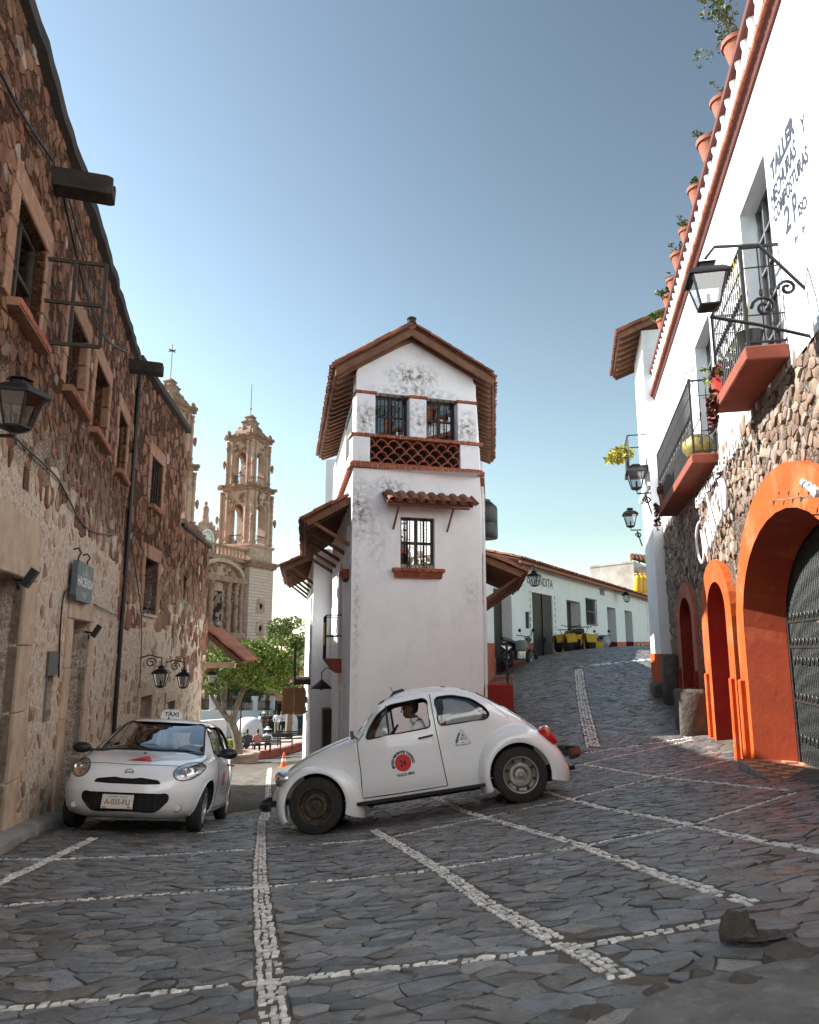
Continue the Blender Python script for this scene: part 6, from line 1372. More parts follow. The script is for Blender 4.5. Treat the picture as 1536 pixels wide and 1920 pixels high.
# white retaining wall with fence, curved end
def wall_run(name, lab, pts, D, h, th, m, cat='wall', top=True):
    P = [gr(u, 1385, d_) for u, d_ in pts]; t = thing(name, lab, cat, FW, tuple(P[0])); mb = MB()
    for a, b in zip(P[:-1], P[1:]):
        d = (b - a); d.z = 0; d.normalize(); n = Vector((-d.y, d.x, 0)) * th / 2; mb.hexa([a - n - Vector((0, 0, .6)), b - n - Vector((0, 0, .6)), b + n - Vector((0, 0, .6)), a + n - Vector((0, 0, .6))], [a - n + Vector((0, 0, h)), b - n + Vector((0, 0, h)), b + n + Vector((0, 0, h)), a + n + Vector((0, 0, h))])
    mb.build('wall', m, t)
    if top:
        for a, b in zip(P[:-1], P[1:]):
            k = max(2, int((b - a).length / 2.4))
            for i in range(k + 1):
                q = a.lerp(b, i / k); mb = MB(); mb.bevbox(q.x - .25, q.x + .25, q.y - .25, q.y + .25, q.z + h, q.z + h + 1.2, .03); mb.bevbox(q.x - .3, q.x + .3, q.y - .3, q.y + .3, q.z + h + 1.2, q.z + h + 1.32, .03); mb.build('pillar', m, t)
            mb = MB(); nb = int((b - a).length / .16)
            for i in range(nb): q = a.lerp(b, (i + .5) / nb); mb.tube([q + Vector((0, 0, h)), q + Vector((0, 0, h + .95))], .02, 4)
            for z in (.15, .85): mb.tube([a + Vector((0, 0, h + z)), b + Vector((0, 0, h + z))], .025, 4)
            mb.build('fence_bars', m_iron, t)
    return t
wall_run('plaza_wall', 'white retaining wall with pillars and iron fence behind the square', [(350, 64), (440, 67), (508, 72)], 70, 2.0, .5, m_plw)
wall_run('low_white_wall', 'low white wall end behind the forked tree', [(376, 50), (420, 52)], 50, 1.5, .4, m_plw, top=False)
p = gr(466, 1385, 57); mb = MB(); n = 20; rings = []
for z, r in ((-.5, 1.0), (.4, 1.0), (.9, .92), (1.25, .7), (1.42, .35), (1.45, .02)): rings.append([(p.x + r * 1.1 * math.cos(2 * math.pi * k / n), p.y + r * math.sin(2 * math.pi * k / n), p.z + z) for k in range(n)])
mb.loft(rings, True, True, True); mb.build('domed_kiosk', m_plw, loc=tuple(p), smooth=60, label='low round whitewashed dome beside the benches', cat='dome')
p = gr(542, 1372, 66); t = thing('white_monument', 'white arched monument with a dark oval plaque', 'monument', FW, tuple(p)); mb = MB(); n = 14
prof = [(-.75, -.4), (.75, -.4), (.75, .9)] + [(.75 * math.cos(math.pi * k / n), .9 + .75 * math.sin(math.pi * k / n)) for k in range(1, n)] + [(-.75, .9)]
mb.hexa([(p.x + x, p.y - .2, p.z + z) for x, z in prof], [(p.x + x, p.y + .2, p.z + z) for x, z in prof]); mb.build('arch', m_plw, t)
mb = MB(); mb.lathe([(0, -.23), (.3, -.23), (.3, -.19)], (0, 0, 0), 16, 'y'); mb.v = [(p.x + x, p.y + y, p.z + .85 + z * 2) for x, y, z in mb.v]; mb.build('plaque', mat('grey_plaque', (.25, .24, .24), rough=.6), t)
# hedges
def bush(lab, u, v, D, r, cols, seed, n=1500, name='bush'):
    p = gr(u, v, D); t = thing(name, lab, 'bush', FW, tuple(p), 'bushes of the square'); mb = MB(); leaf_cloud(mb, [(p + Vector((0, 0, r[2] * .9)), r)] + [(p + Vector((random.uniform(-.6, .6) * r[0], 0, r[2] * random.uniform(.6, 1.4))), tuple(x * .5 for x in r)) for _ in range(5)], n, .14, cols, seed); mb.build('foliage', m_leaf, t)
    mb = MB(); mb.tube([p, p + Vector((0, 0, r[2]))], .05, 5); mb.build('stem', m_bark, t)
bush('yellow flowering hedge behind the parked taxi', 415, 1384, 42, (1.3, .6, .4), [(.35, .32, .02), (.22, .26, .03), (.12, .18, .03)], 1)
bush('dark green bush beside the forked trunk', 455, 1378, 44, (.6, .5, .5), [(.07, .12, .02), (.1, .16, .03)], 2, 700)
bush('clipped round pale green bush behind the monument', 540, 1362, 72, (.8, .8, .9), [(.16, .2, .05), (.2, .24, .08)], 3, 900)
bush('low dark hedge behind the group of people', 517, 1366, 70, (1.2, .6, .6), [(.04, .09, .02), (.06, .12, .03)], 4, 1000)
bush('sprawling bush at the foot of the far fence', 510, 1352, 71, (.9, .6, 1.2), [(.07, .11, .03), (.12, .15, .04)], 6, 800)
# far houses behind the square
m_pinkh = mat('pink_plaster', (.62, .45, .38), (.52, .36, .3), .8, .9); m_ochre = mat('ochre_plaster', (.60, .42, .28), (.55, .36, .22), .8, .9)
def far_house(lab, u0, u1, v0, v1, D, m, roofc=True, wins=3):
    a, b = at(u0, v1, D), at(u1, v1, D); z0, z1 = -9, at((u0 + u1) / 2, v0, D).z; t = thing('far_house', lab, 'house', FW, (a.x, a.y, z0), 'houses behind the square')
    mb = MB(); mb.hexa([(a.x, a.y, z0), (b.x, b.y, z0), (b.x, b.y + 8, z0), (a.x, a.y + 8, z0)], [(a.x, a.y, z1), (b.x, b.y, z1), (b.x, b.y + 8, z1), (a.x, a.y + 8, z1)]); mb.build('wall', m, t)
    for k in range(wins):
        q = a.lerp(b, (k + .5) / wins); mb = MB(); mb.box(q.x - .5, q.x + .5, a.y - .08, a.y + .1, z1 - 2.6, z1 - .8); w = mb.build('window', m_dark, t); mb = MB(); mb.box(q.x - .42, q.x + .42, a.y - .1, a.y - .085, z1 - 2.5, z1 - .9); mb.build('pane', m_glass, w)
    if roofc: mb = MB(); mb.hexa([(a.x - .5, a.y - .6, z1), (b.x + .5, b.y - .6, z1), (b.x + .5, b.y + 8, z1 + 2.2), (a.x - .5, a.y + 8, z1 + 2.2)], [(a.x - .5, a.y - .6, z1 + .18), (b.x + .5, b.y - .6, z1 + .18), (b.x + .5, b.y + 8, z1 + 2.4), (a.x - .5, a.y + 8, z1 + 2.4)]); mb.build('roof', m_tile, t)
far_house('pink house behind the square with a red roof', 470, 530, 1302, 1345, 88, m_pinkh)
far_house('ochre house at the right end of the square', 531, 600, 1292, 1350, 86, m_ochre)
far_house('pale house half hidden by the stone annex', 380, 468, 1300, 1350, 96, m_plw)
p = gr(566, 1352, 72); t = thing('parked_car', 'dark car parked at the far right corner of the square', 'car', FW, tuple(p)); mb = MB(); mb.loft([[(p.x + x, p.y + y * w, p.z + z) for y in (-1, 1)] + [(p.x + x, p.y + y * w * .8, p.z + z2) for y in (1, -1)] for x, w, z, z2 in ((-2, .7, .4, .7), (-1.9, .85, .3, .85), (-.9, .87, .28, .95), (-.3, .87, .28, 1.45), (1.0, .87, .28, 1.5), (1.7, .85, .3, 1.0), (2, .75, .4, .8))], True, True, True); mb.build('body', m_blk, t, smooth=30)
for x in (-1.25, 1.25):
    for y in (-.8, .8): mb = MB(); mb.lathe([(0, -.1), (.28, -.1), (.32, -.06), (.32, .06), (.28, .1), (0, .1)], (p.x + x, p.y + y, p.z + .32), 14, 'y'); mb.build('wheel', m_rub_t, t, smooth=40)
# lamp post in front of the tree
p = gr(450, 1378, 40); t = thing('lamp_post', 'thin grey lamp post behind the forked tree', 'lamp post', FW, tuple(p)); mb = MB(); mb.lathe([(.1, -.3), (.1, .3), (.05, .4), (.035, 3.0), (.05, 3.05), (0, 3.1)], p, 8); mb.build('post', m_iron, t, smooth=True); mb = MB(); mb.tube([p + Vector((0, 0, 2.9)), p + Vector((-.25, 0, 3.0)), p + Vector((-.4, 0, 2.8))], .025, 5); mb.build('arm', m_iron, t)
# ---------------------------------------------------------------- benches and people
def bench(lab, u, v, D, yaw, ln=1.6):
    p = gr(u, v, D); fr = Frame(p.x, p.y, math.cos(yaw), math.sin(yaw), 1, 0, Matrix.Translation(p) @ Matrix.Rotation(yaw, 4, 'Z')); t = thing('park_bench', lab, 'bench', fr, (0, 0, 0), 'iron benches along the kerb')
    mb = MB()
    for y in (-.18, -.06, .06, .18): mb.box(-ln / 2, ln / 2, y - .045, y + .045, .42, .45)
    mb.build('seat', m_iron, t); mb = MB()
    for z in (.55, .66, .77): mb.box(-ln / 2, ln / 2, .2 + z * .05, .23 + z * .05, z, z + .07)
    mb.build('backrest', m_iron, t)
    for x in (-ln / 2 + .05, ln / 2 - .05):
        for y in (-.18, .2): mb = MB(); mb.tube([(x, y, 0), (x, y * .8, .2), (x, y, .42)] + ([(x, .26, .86)] if y > 0 else [(x, -.2, .62), (x, .1, .66)]), .02, 5); mb.build('leg', m_iron, t)
bench('iron bench nearest the forked tree', 480, 1400, 40, R(14)); bench('iron bench with a man in a white hat', 500, 1398, 40.5, R(14)); bench('empty iron bench right of the seated people', 523, 1394, 42, R(14)); bench('empty iron bench farthest right on the kerb', 545, 1390, 44, R(14))
m_skin = mat('skin', (.30, .16, .10), rough=.6); m_hair = mat('dark_hair', (.012, .01, .009), rough=.6)
def skin_mesh(verts, edges, radii, root=0, sub=1):
    me = bpy.data.meshes.new('s'); me.from_pydata(verts, edges, []); ob = bpy.data.objects.new('s', me); C.objects.link(ob)
    md = ob.modifiers.new('s', 'SKIN'); md.use_smooth_shade = True
    for i, r in enumerate(radii): me.skin_vertices[0].data[i].radius = r if isinstance(r, tuple) else (r, r); me.skin_vertices[0].data[i].use_root = (i == root)
    s2 = ob.modifiers.new('u', 'SUBSURF'); s2.levels = sub; s2.render_levels = sub
    r = eval_mesh(ob); bpy.data.objects.remove(ob); bpy.data.meshes.remove(me); return r
def figure(seated=False, arms=0, stride=.08):
    H = .92 if not seated else .46
    V = [(0, 0, H), (0, 0, H + .18), (0, 0, H + .40), (0, .0, H + .53), (0, -.01, H + .60), (0, -.02, H + .72), (0, -.02, H + .83)]; E_ = [(0, 1), (1, 2), (2, 3), (3, 4), (4, 5), (5, 6)]; Rr = [(.15, .11), (.14, .1), (.17, .11), (.08, .07), (.055, .055), (.085, .095), (.07, .08)]
    for s_ in (-1, 1):
        b = len(V); sh = (s_ * .19, 0, H + .47)
        el, ha = ((s_ * .25, .02, H + .18), (s_ * .24, -.08, H - .06)) if arms == 0 else ((s_ * .26, -.02, H + .2), (s_ * .1, -.22, H + .22)) if arms == 1 else ((s_ * .27, .06, H + .2), (s_ * .14, .12, H + .02))
        hd = (ha[0] * .97, ha[1] - .05, ha[2] - .1 if arms != 1 else ha[2] + .03)
        V += [sh, el, ha, hd]; E_ += [(2, b), (b, b + 1), (b + 1, b + 2), (b + 2, b + 3)]; Rr += [.065, .05, .04, .045]
        b = len(V)
        if not seated: V += [(s_ * .1, 0, H - .08), (s_ * .11, -stride * s_, H - .45), (s_ * .11, stride * s_ * .6, .08), (s_ * .12, stride * s_ * .6 - .14, .03)]
        else: V += [(s_ * .1, -.05, H), (s_ * .13, -.45, H + .02), (s_ * .13, -.42, .1), (s_ * .14, -.56, .04)]
        E_ += [(0, b), (b, b + 1), (b + 1, b + 2), (b + 2, b + 3)]; Rr += [.1, .075, .05, .045]
    return skin_mesh(V, E_, Rr)
FIG = {k: figure(*a) for k, a in {'stand': (False, 0), 'hands': (False, 1), 'hips': (False, 2, .03), 'sit': (True, 1)}.items()}
def person(lab, u, v, D, yaw, pose, shirt, trousers, hat=None, scale=1., group='people on the square', z=None):
    p = gr(u, v, D); me = FIG[pose].copy(); H = .92 if pose != 'sit' else .46
    me.materials.clear()
    for nm, c in (('shirt', shirt), ('trousers', trousers)): me.materials.append(mat(nm + '_cloth', c, rough=.9))
    me.materials.append(m_skin); me.materials.append(m_hair); me.materials.append(m_blk)
    for f in me.polygons:
        c = f.center; f.use_smooth = True
        f.material_index = (4 if c.z < .07 else 1) if (c.z < H + .02 and abs(c.x) < .2 and (pose != 'sit' or c.z < H + .1)) else 0
        if c.z > H + .60: f.material_index = 3 if (c.z > H + .80 or c.y > .0) else 2
        elif c.z > H + .545 and abs(c.x) < .1: f.material_index = 2
        elif abs(c.x) > .15 and c.z < H + .02 and pose in ('stand',): f.material_index = 2
        elif pose in ('hands', 'sit') and c.y < -.18 and c.z > H + .14: f.material_index = 2
    o = bpy.data.objects.new('person', me); C.objects.link(o); o.matrix_world = Matrix.Translation(p) @ Matrix.Rotation(yaw, 4, 'Z') @ Matrix.Scale(scale, 4); INFO[o.name] = (FW, Vector((0, 0, 0))); tag(o, lab, 'person', group)
    if hat:
        mb = MB(); mb.lathe([(.0, H + .92), (.07, H + .92), (.10, H + .80), (.22, H + .78), (.22, H + .765), (.0, H + .77)], (0, -.02, 0), 14); h = mb.build('hat', mat('hat_straw', hat, rough=.8), None, smooth=40); h.parent = o; h.matrix_parent_inverse = Matrix(); h.matrix_basis = Matrix()
W_ = (.72, .72, .72)
person('standing man all in black with his hands joined', 505, 1381, 62, R(10), 'hands', (.015, .015, .018), (.012, .012, .014))
person('man in white shirt and beige trousers seen from behind', 518, 1384, 58, R(170), 'hips', W_, (.48, .38, .28))
person('person in white hat and brown clothes facing the group', 494, 1379, 60, R(200), 'stand', (.10, .04, .03), (.12, .06, .04), (.7, .68, .62))
person('person in pale blue shirt at the left of the group', 487, 1377, 63, R(150), 'stand', (.40, .52, .62), (.03, .04, .08))
person('man in white shirt and black trousers left of the scarf wearer', 526, 1381, 61, R(60), 'hands', W_, (.02, .02, .025))
person('person in white shirt and reddish scarf at the right of the group', 532, 1379, 61, R(-20), 'hands', (.62, .66, .7), (.02, .02, .025))
person('dark-haired person half hidden behind the group', 527, 1374, 66, R(20), 'stand', (.55, .55, .58), (.03, .03, .04))
person('person in straw hat and pink shirt near the monument', 548, 1370, 66, R(80), 'stand', (.55, .30, .24), (.5, .42, .36), (.55, .32, .18))
person('seated man in white shirt and white hat on a bench', 501, 1398, 40.5, R(185), 'sit', W_, (.03, .03, .04), (.75, .74, .7), group='people on the benches')
person('seated person in pink top on a bench', 483, 1400, 40, R(195), 'sit', (.42, .17, .15), (.04, .03, .03), group='people on the benches')
person('seated person in dark jacket beside the forked tree', 463, 1402, 38, R(215), 'sit', (.05, .05, .06), (.03, .03, .04), group='people on the benches')
# ---------------------------------------------------------------- café awning at the end of the stone annex
ca = thing('cafe_awning', 'timber and tile awning at the end of the stone annex', 'awning', FW, tuple(at(378, 1250, 24)))
r0, r1, e0, e1 = at(374, 1176, 23.6), at(374, 1176, 23.6) + Vector((-.5, 4.5, 0)), at(453, 1243, 23.6), at(453, 1243, 23.6) + Vector((-.5, 4.5, 0))
roof_slope(ca, e0, e1, r0, r1, seed=61, individual=2, raft=.5, pitch=.22)
VIA[0] = FW; mb = MB(); a, b = at(376, 1248, 23.7), at(440, 1248, 23.7); mb.hexa([a + Vector((0, 0, -.08)), b + Vector((0, 0, -.08)), b + Vector((0, .15, -.08)), a + Vector((0, .15, -.08))], [a + Vector((0, 0, .09)), b + Vector((0, 0, .09)), b + Vector((0, .15, .09)), a + Vector((0, .15, .09))]); mb.build('beam', m_cutp, ca)
mb = MB(); mb.tube([at(376, 1262, 23.8), at(446, 1240, 23.8)], .05, 6); mb.build('rafter_pole', m_wood, ca); VIA[0] = None
p = at(398, 1270, 23.8); lantern(p, .5, 'lantern hanging under the café awning', [[p + Vector((0, 0, .2)), p + Vector((0, 0, .5))]], 0, group='lanterns of the stone annex')
# ================================================================ small things on the walls
wall_lamp(FL2, 302, 1270, .45, .5, 'left one of the two lanterns over the small doors', 0, group='lanterns of the stone annex')
wall_lamp(FL2, 345, 1274, .45, .5, 'right one of the two lanterns over the small doors', 0, group='lanterns of the stone annex')
wall_lamp(FL1, 33, 762, .45, .46, 'large black wall lantern at the left edge', 1, n=6, group='lanterns of the stone building')
p = FR.w(-5.0, 1.1, 3.35)
s, h = FR.hit(1328, 535, 1.05); p = FR.w(s, 1.05, h); q = FR.w(s - .1, .62, h - .3); z = Vector((0, 0, 1))
p = at(1327, 540, 6.7); b0 = toF(FR, p); q = FR.w(b0[0] + .25, 0, b0[2] - .1)
lantern(p, .52, 'big black lantern hanging in front of the nearer balcony', [[q + z * .1, q * .55 + p * .45 + z * .5, p * .9 + q * .1 + z * .42, p + z * .29], [q - z * .35, q * .5 + p * .5 - z * .3, p - z * .28], curl(q * .55 + p * .45 - z * .12, .11, FR.n), curl(q * .8 + p * .2 + z * .1, .08, FR.n)], FR.ang, group='lanterns of the white wall')
# spotlights of the stone building
def spot(fr, u, v, lab):
    s, h = fr.hit(u, v, .2); t = thing('wall_spotlight', lab, 'spotlight', fr, (s, 0, h), 'spotlights of the stone building'); mb = MB(); mb.tube([(s, 0, h - .02), (s, .14, h - .04)], .016, 6); mb.tube(spiral((s, h - .1), .04, 1.2, 12, lambda a, b: (a, .06, b)), .008, 4); mb.build('arm', m_iron, t)
    mb = MB(); mb.hexa([(s - .05, .08, h - .07), (s + .05, .08, h - .07), (s + .05, .14, h - .11), (s - .05, .14, h - .11)], [(s - .05, .17, h + .09), (s + .05, .17, h + .09), (s + .05, .23, h + .05), (s - .05, .23, h + .05)]); mb.build('housing', m_iron, t)
spot(FL1, 66, 1082, 'black spotlight above the big doorway'); spot(FL1, 187, 1182, 'slim black spotlight right of the plank door')
# pigeon
s, h = FL2.hit(281, 1141, .0); t = thing('pigeon', 'grey pigeon sitting on the ledge of the barred window', 'pigeon', FL2, (s, -.1, .765)); mb = MB(); h = .765
mb.loft([[(s + x, -.1 + r * .8 * math.cos(a), h + zc + r * math.sin(a)) for a in [2 * math.pi * k / 10 for k in range(10)]] for x, zc, r in ((-.2, .06, .015), (-.12, .07, .04), (-.02, .09, .065), (.06, .11, .065), (.11, .16, .035), (.14, .19, .034), (.17, .19, .02), (.2, .185, .004))], True, True, True)
mb.build('body', mat('pigeon_grey', (.13, .135, .15), rough=.7), t, smooth=True); mb = MB()
for y in (-.13, -.07): mb.tube([(s + .02, y, h), (s + .02, y, h + .05)], .006, 4)
mb.build('leg', m_dred, t)
# left flank of the corner house: hanging boards, shutters, lamps
def flank_box(name, lab, cat, s0, s1, o0, o1, h0, h1, m, group=None):
    mb = MB(); mb.bevbox(s0, s1, o0, o1, h0, h1, .01); return mb.build(name, m, fr=FTL, loc=((s0 + s1) / 2, o0, h0), label=lab, cat=cat, group=group)
m_board = mat('varnished_board', (.38, .19, .07), (.30, .14, .05), 5, .6)
bw = thing('hanging_board', 'light brown wooden board hanging out over the left street', 'sign', FTL, (7.4, .6, 0))
for k, (o0, o1) in enumerate(((.62, .92), (.94, 1.24))): mb = MB(); mb.bevbox(7.0, 7.04, o0, o1, -1.75, -1.05, .006); mb.build('panel', m_board, bw)
mb = MB(); mb.tube([(7.02, .5, -.85), (7.02, 1.3, -1.0)], .015, 5); mb.tube([(7.02, .7, -.9), (7.02, .7, -1.05)], .01, 4); mb.build('bracket', m_iron, bw)
bk = thing('flank_balcony', 'narrow dark balcony with a yellow cloth on the left flank', 'balcony', FTL, (2.8, 0, -.4))
mb = MB(); mb.hexa([(2.2, 0, -.5), (3.4, 0, -.5), (3.4, .12, -.5), (2.2, .12, -.5)], [(2.2, 0, -.2), (3.4, 0, -.2), (3.4, .36, -.2), (2.2, .36, -.2)]); mb.build('slab', m_terr, bk)
mb = MB()
for z in (.75, .3): mb.tube([(2.25, 0, z), (2.25, .34, z), (3.35, .34, z), (3.35, 0, z)], .012, 5)
for k in range(9): x = 2.25 + 1.1 * k / 8; mb.tube([(x, .34, -.2), (x, .34, .75)], .008, 4)
mb.build('railing', m_iron, bk); mb = MB(); mb.face([(2.4, .36, .1), (2.9, .36, .1), (2.9, .36, .6), (2.4, .36, .6)]); mb.build('cloth', mat('yellow_cloth', (.7, .55, .02), rough=.9), bk)
bk2 = thing('flank_gallery', 'wooden gallery with plants farther along the left flank', 'balcony', FTL, (7.5, 0, -.8)); mb = MB(); mb.box(6.7, 8.9, .5, .95, -.95, -.8); mb.build('slab', m_dark, bk2); mb = MB()
for k in range(14): x = 6.75 + 2.1 * k / 13; mb.box(x - .02, x + .02, .9, .94, -.8, .1)
mb.box(6.7, 8.9, .88, .96, .1, .17); mb.build('railing', m_dark, bk2); mb = MB(); leaf_cloud(mb, [(Vector((7.0, .9, .15)), (.35, .2, .2))], 160, .1, G1, 5); mb.build('plants', m_leaf, bk2)
s, h = 2.6, -.85
t = thing('shade_lamp', 'dark tin lamp shade on a hook on the left flank', 'lamp', FTL, (s, .4, h)); mb = MB(); mb.lathe([(.02, .2), (.05, .17), (.22, .03), (.24, 0), (.2, .01), (.03, .13)], (s, .4, h), 14); mb.build('shade', m_iron, t, smooth=40); mb = MB(); mb.tube([(s, 0, h + .4), (s, .3, h + .45), (s, .4, h + .35), (s, .4, h + .2)], .012, 5); mb.lathe([(0, -.02), (.03, 0), (0, .04)], (s, .4, h - .02), 8); mb.build('hook', m_iron, t)
p = at(573, 1322, 22); q = p + FTL.n * -.45; lantern(p, .5, 'black lantern near the end of the left flank', [[q + Vector((0, 0, .45)), q * .5 + p * .5 + Vector((0, 0, .5)), p + Vector((0, 0, .4)), p + Vector((0, 0, .24))]], FTL.ang, group='lanterns of the left flank')
flank_box('dark_cabinet', 'dark box cabinet on the wall of the left flank', 'cabinet', 5.2, 5.9, .0, .22, -2.6, -1.5, m_dark)
# ================================================================ plants, pots
m_pot = mat('terracotta_pot', (.36, .115, .06), (.28, .085, .045), 6, .8, .3, 30)
def pot(pos, r, h, lab, cols, n, lsize, spread, seed, group, leg=None):
    t = thing('potted_plant', lab, 'potted plant', FW, tuple(pos), group); p = Vector(pos)
    mb = MB(); mb.lathe([(r * .62, 0), (r * .95, h * .8), (r * 1.08, h * .82), (r * 1.1, h), (r * .95, h), (r * .9, h * .88), (0, h * .88)], p, 14); mb.build('pot', m_pot, t, smooth=40)
    rg = random.Random(seed); mb = MB(); mb2 = MB()
    for k in range(9):
        a = rg.uniform(0, 6.28); q = p + Vector((0, 0, h * .9)); e = q + Vector((math.cos(a) * spread[0] * rg.uniform(.3, 1), math.sin(a) * spread[0] * rg.uniform(.3, 1), spread[1] * rg.uniform(.4, 1))); mid = (q + e) / 2 + Vector((0, 0, spread[1] * .15))
        mb2.tube([q, mid, e], .006, 4); leaf_cloud(mb, [(e, (spread[0] * .22, spread[0] * .22, spread[0] * .2)), (mid, (spread[0] * .15, spread[0] * .15, spread[0] * .15))], n // 9, lsize, cols, seed * 20 + k)
    mb2.build('stems', m_bark, t); mb.build('leaves', m_leaf, t)
ordn = ('first', 'second', 'third', 'fourth', 'fifth', 'sixth', 'seventh')
GC = [(.07, .10, .02), (.11, .13, .03), (.16, .15, .03), (.05, .08, .02)]
for k, (u, v) in enumerate(((1372, 60), (1345, 168), (1325, 268), (1303, 352), (1283, 425), (1270, 472), (1260, 528))):
    s, h = FR.hit(u, v, .05)
    pot(FR.w(s, .0, 6.94), (.17, .15, .18, .16, .14, .17, .15)[k], (.3, .27, .34, .3, .28, .32, .27)[k], f'terracotta pot with a straggling plant, {ordn[k]} from the top right on the roof rail', GC, 500 if k == 0 else (0, 90, 220, 160, 130, 240, 110)[k], .06, (.6, .5) if k == 0 else (.16 + .04 * (k % 3), .14 + .07 * (k * 2 % 3)), 30 + k, 'terracotta pots along the roof rail')
for k, (u, v) in enumerate(((1252, 566), (1240, 604))):
    s, h = FR.hit(u, v, .05); pot(FR.w(s, .0, 6.94), .15, .28, ('pot with bright green fern near the far end of the roof rail', 'pot of drooping green leaves at the far end of the roof rail')[k], [(.14, .2, .03), (.1, .15, .03)], 260, .09, (.26, .2), 50 + k, 'terracotta pots along the roof rail')
# plants of the balconies
m_red_l = [(.13, .03, .025), (.09, .025, .02), (.17, .05, .04)]
def balcony_plant(s, o, h, lab, cols, n, r, size, seed, trail=.0, red=False):
    t = thing('balcony_plant', lab, 'plant', FR, (s, o, h), 'plants on the balconies'); mb = MB(); mb.lathe([(.08, 0), (.12, .2), (.13, .22), (.1, .22), (0, .2)], (s, o, h), 12); mb.build('pot', m_blk if red is None else m_pot if not red else mat('red_pot', (.5, .03, .02), rough=.5), t, smooth=40)
    mb = MB(); leaf_cloud(mb, [((s, o, h + .3), (r, r * .6, r * .7))] + ([((s, o + .16, h - trail * k / 4), (.07, .05, .12)) for k in range(5)] if trail else []), n, size, cols, seed); mb.build('leaves', m_leaf, t)
balcony_plant(-3.2, .33, 2.99, 'dark red trailing plant at the far corner of the nearer balcony', m_red_l, 240, .2, .11, 71, .35, True)
balcony_plant(-3.1, .36, 2.99, 'climbing plant with round yellow-green leaves on the nearer railing', [(.3, .34, .05), (.2, .26, .05)], 90, .34, .08, 72, .0)
balcony_plant(3.2, .32, 2.88, 'reddish trailing plant at the far end of the longer balcony', m_red_l, 240, .22, .11, 73, .4)
balcony_plant(3.5, .25, 2.88, 'small green plant in the far corner of the longer balcony', [(.12, .18, .04)], 120, .18, .1, 74)
balcony_plant(-3.9, .25, 2.99, 'leafy plant in a black pot inside the nearer balcony', [(.12, .17, .04), (.2, .2, .05)], 120, .2, .11, 75, 0, None)
t = thing('balcony_plant', 'plant with long yellow strap leaves on the nearer balcony', 'plant', FR, (-4.5, .32, 2.99), 'plants on the balconies'); mb = MB(); rg = random.Random(5)
for k in range(11):
    a = rg.uniform(-1.6, 1.6); L_ = rg.uniform(.7, 1.25); w = .035; mb.col = rg.choice([(.42, .27, .05), (.35, .30, .06), (.3, .17, .05), (.25, .28, .06)])
    pts = [Vector((-4.5 + math.sin(a) * .32 * q ** 1.5, .32 + .1 * math.cos(a) * q, 3.2 + L_ * q * (1 - .25 * q * abs(a)))) for q in (0, .25, .5, .75, 1)]
    for i in range(4): d0, d1 = w * (1 - i / 4.5), w * (1 - (i + 1) / 4.5); mb.face([pts[i] + Vector((-d0, 0, 0)), pts[i] + Vector((d0, 0, 0)), pts[i + 1] + Vector((d1, 0, 0)), pts[i + 1] + Vector((-d1, 0, 0))])
mb.build('leaves', m_leaf, t); mb = MB(); mb.lathe([(.09, 0), (.13, .2), (.14, .22), (.1, .22), (0, .2)], (-4.5, .32, 2.99), 12); mb.build('pot', m_blk, t, smooth=40)
t = thing('hanging_gourd', 'round yellow and green gourd-like pot in a wire cradle on the longer balcony', 'pot', FR, (-.6, .28, 2.88)); mb = MB(); mb.lathe([(0, 0), (.16, .03), (.23, .14), (.22, .25), (.14, .34), (0, .36)], (-.6, .25, 2.88), 16); mb.build('gourd', mat('gourd_yellow', (.40, .28, .05), (.12, .13, .06), 5, .5), t, smooth=True)
mb = MB()
for a in (0, 1.05, 2.1): mb.tube([(-.6 + .24 * math.cos(a) * math.cos(b), .25 + .24 * math.sin(a) * math.cos(b), 3.06 + .2 * math.sin(b)) for b in [math.pi * k / 10 for k in range(11)]], .006, 4)
mb.build('cradle', m_iron, t)
t = thing('flower_branch', 'thin leafy branch with a pale flower reaching across the big orange arch', 'branch', FR, (-4.9, .3, 1.6)); mb = MB(); P = [FR.hit(u, v, .3) for u, v in ((1560, 935), (1530, 930), (1500, 932), (1475, 936), (1455, 938))]; mb.tube([(a, .3, b) for a, b in P], .007, 5); mb.build('twig', m_bark, t, smooth=True); mb = MB(); rg = random.Random(3)
for u, v, dx, dy in ((1455, 938, -6, 12), (1462, 930, 0, -10), (1472, 937, -2, 14), (1478, 932, 4, -12), (1490, 934, -4, 12), (1497, 931, 3, -8), (1508, 932, -8, 10), (1515, 930, 5, -9)):
    a, b = FR.hit(u, v, .3); c, d = FR.hit(u + dx, v + dy, .3); nx = Vector((d - b, 0, -(c - a))) * .22; m_ = Vector(((a + c) / 2, .31, (b + d) / 2)); mb.col = (.03, .05, .02); mb.face([(a, .3, b), m_ + nx, (c, .3, d), m_ - nx])
mb.build('leaves', m_leaf, t); mb = MB()
for u, v in ((1508, 907), (1516, 912), (1524, 917), (1530, 924)): a, b = FR.hit(u, v, .32); blob(mb, (a, .32, b), .045, .03, .04, int(u), 7, 5, .3)
mb.build('flower', mat('pale_flower', (.75, .70, .78), rough=.8), t)
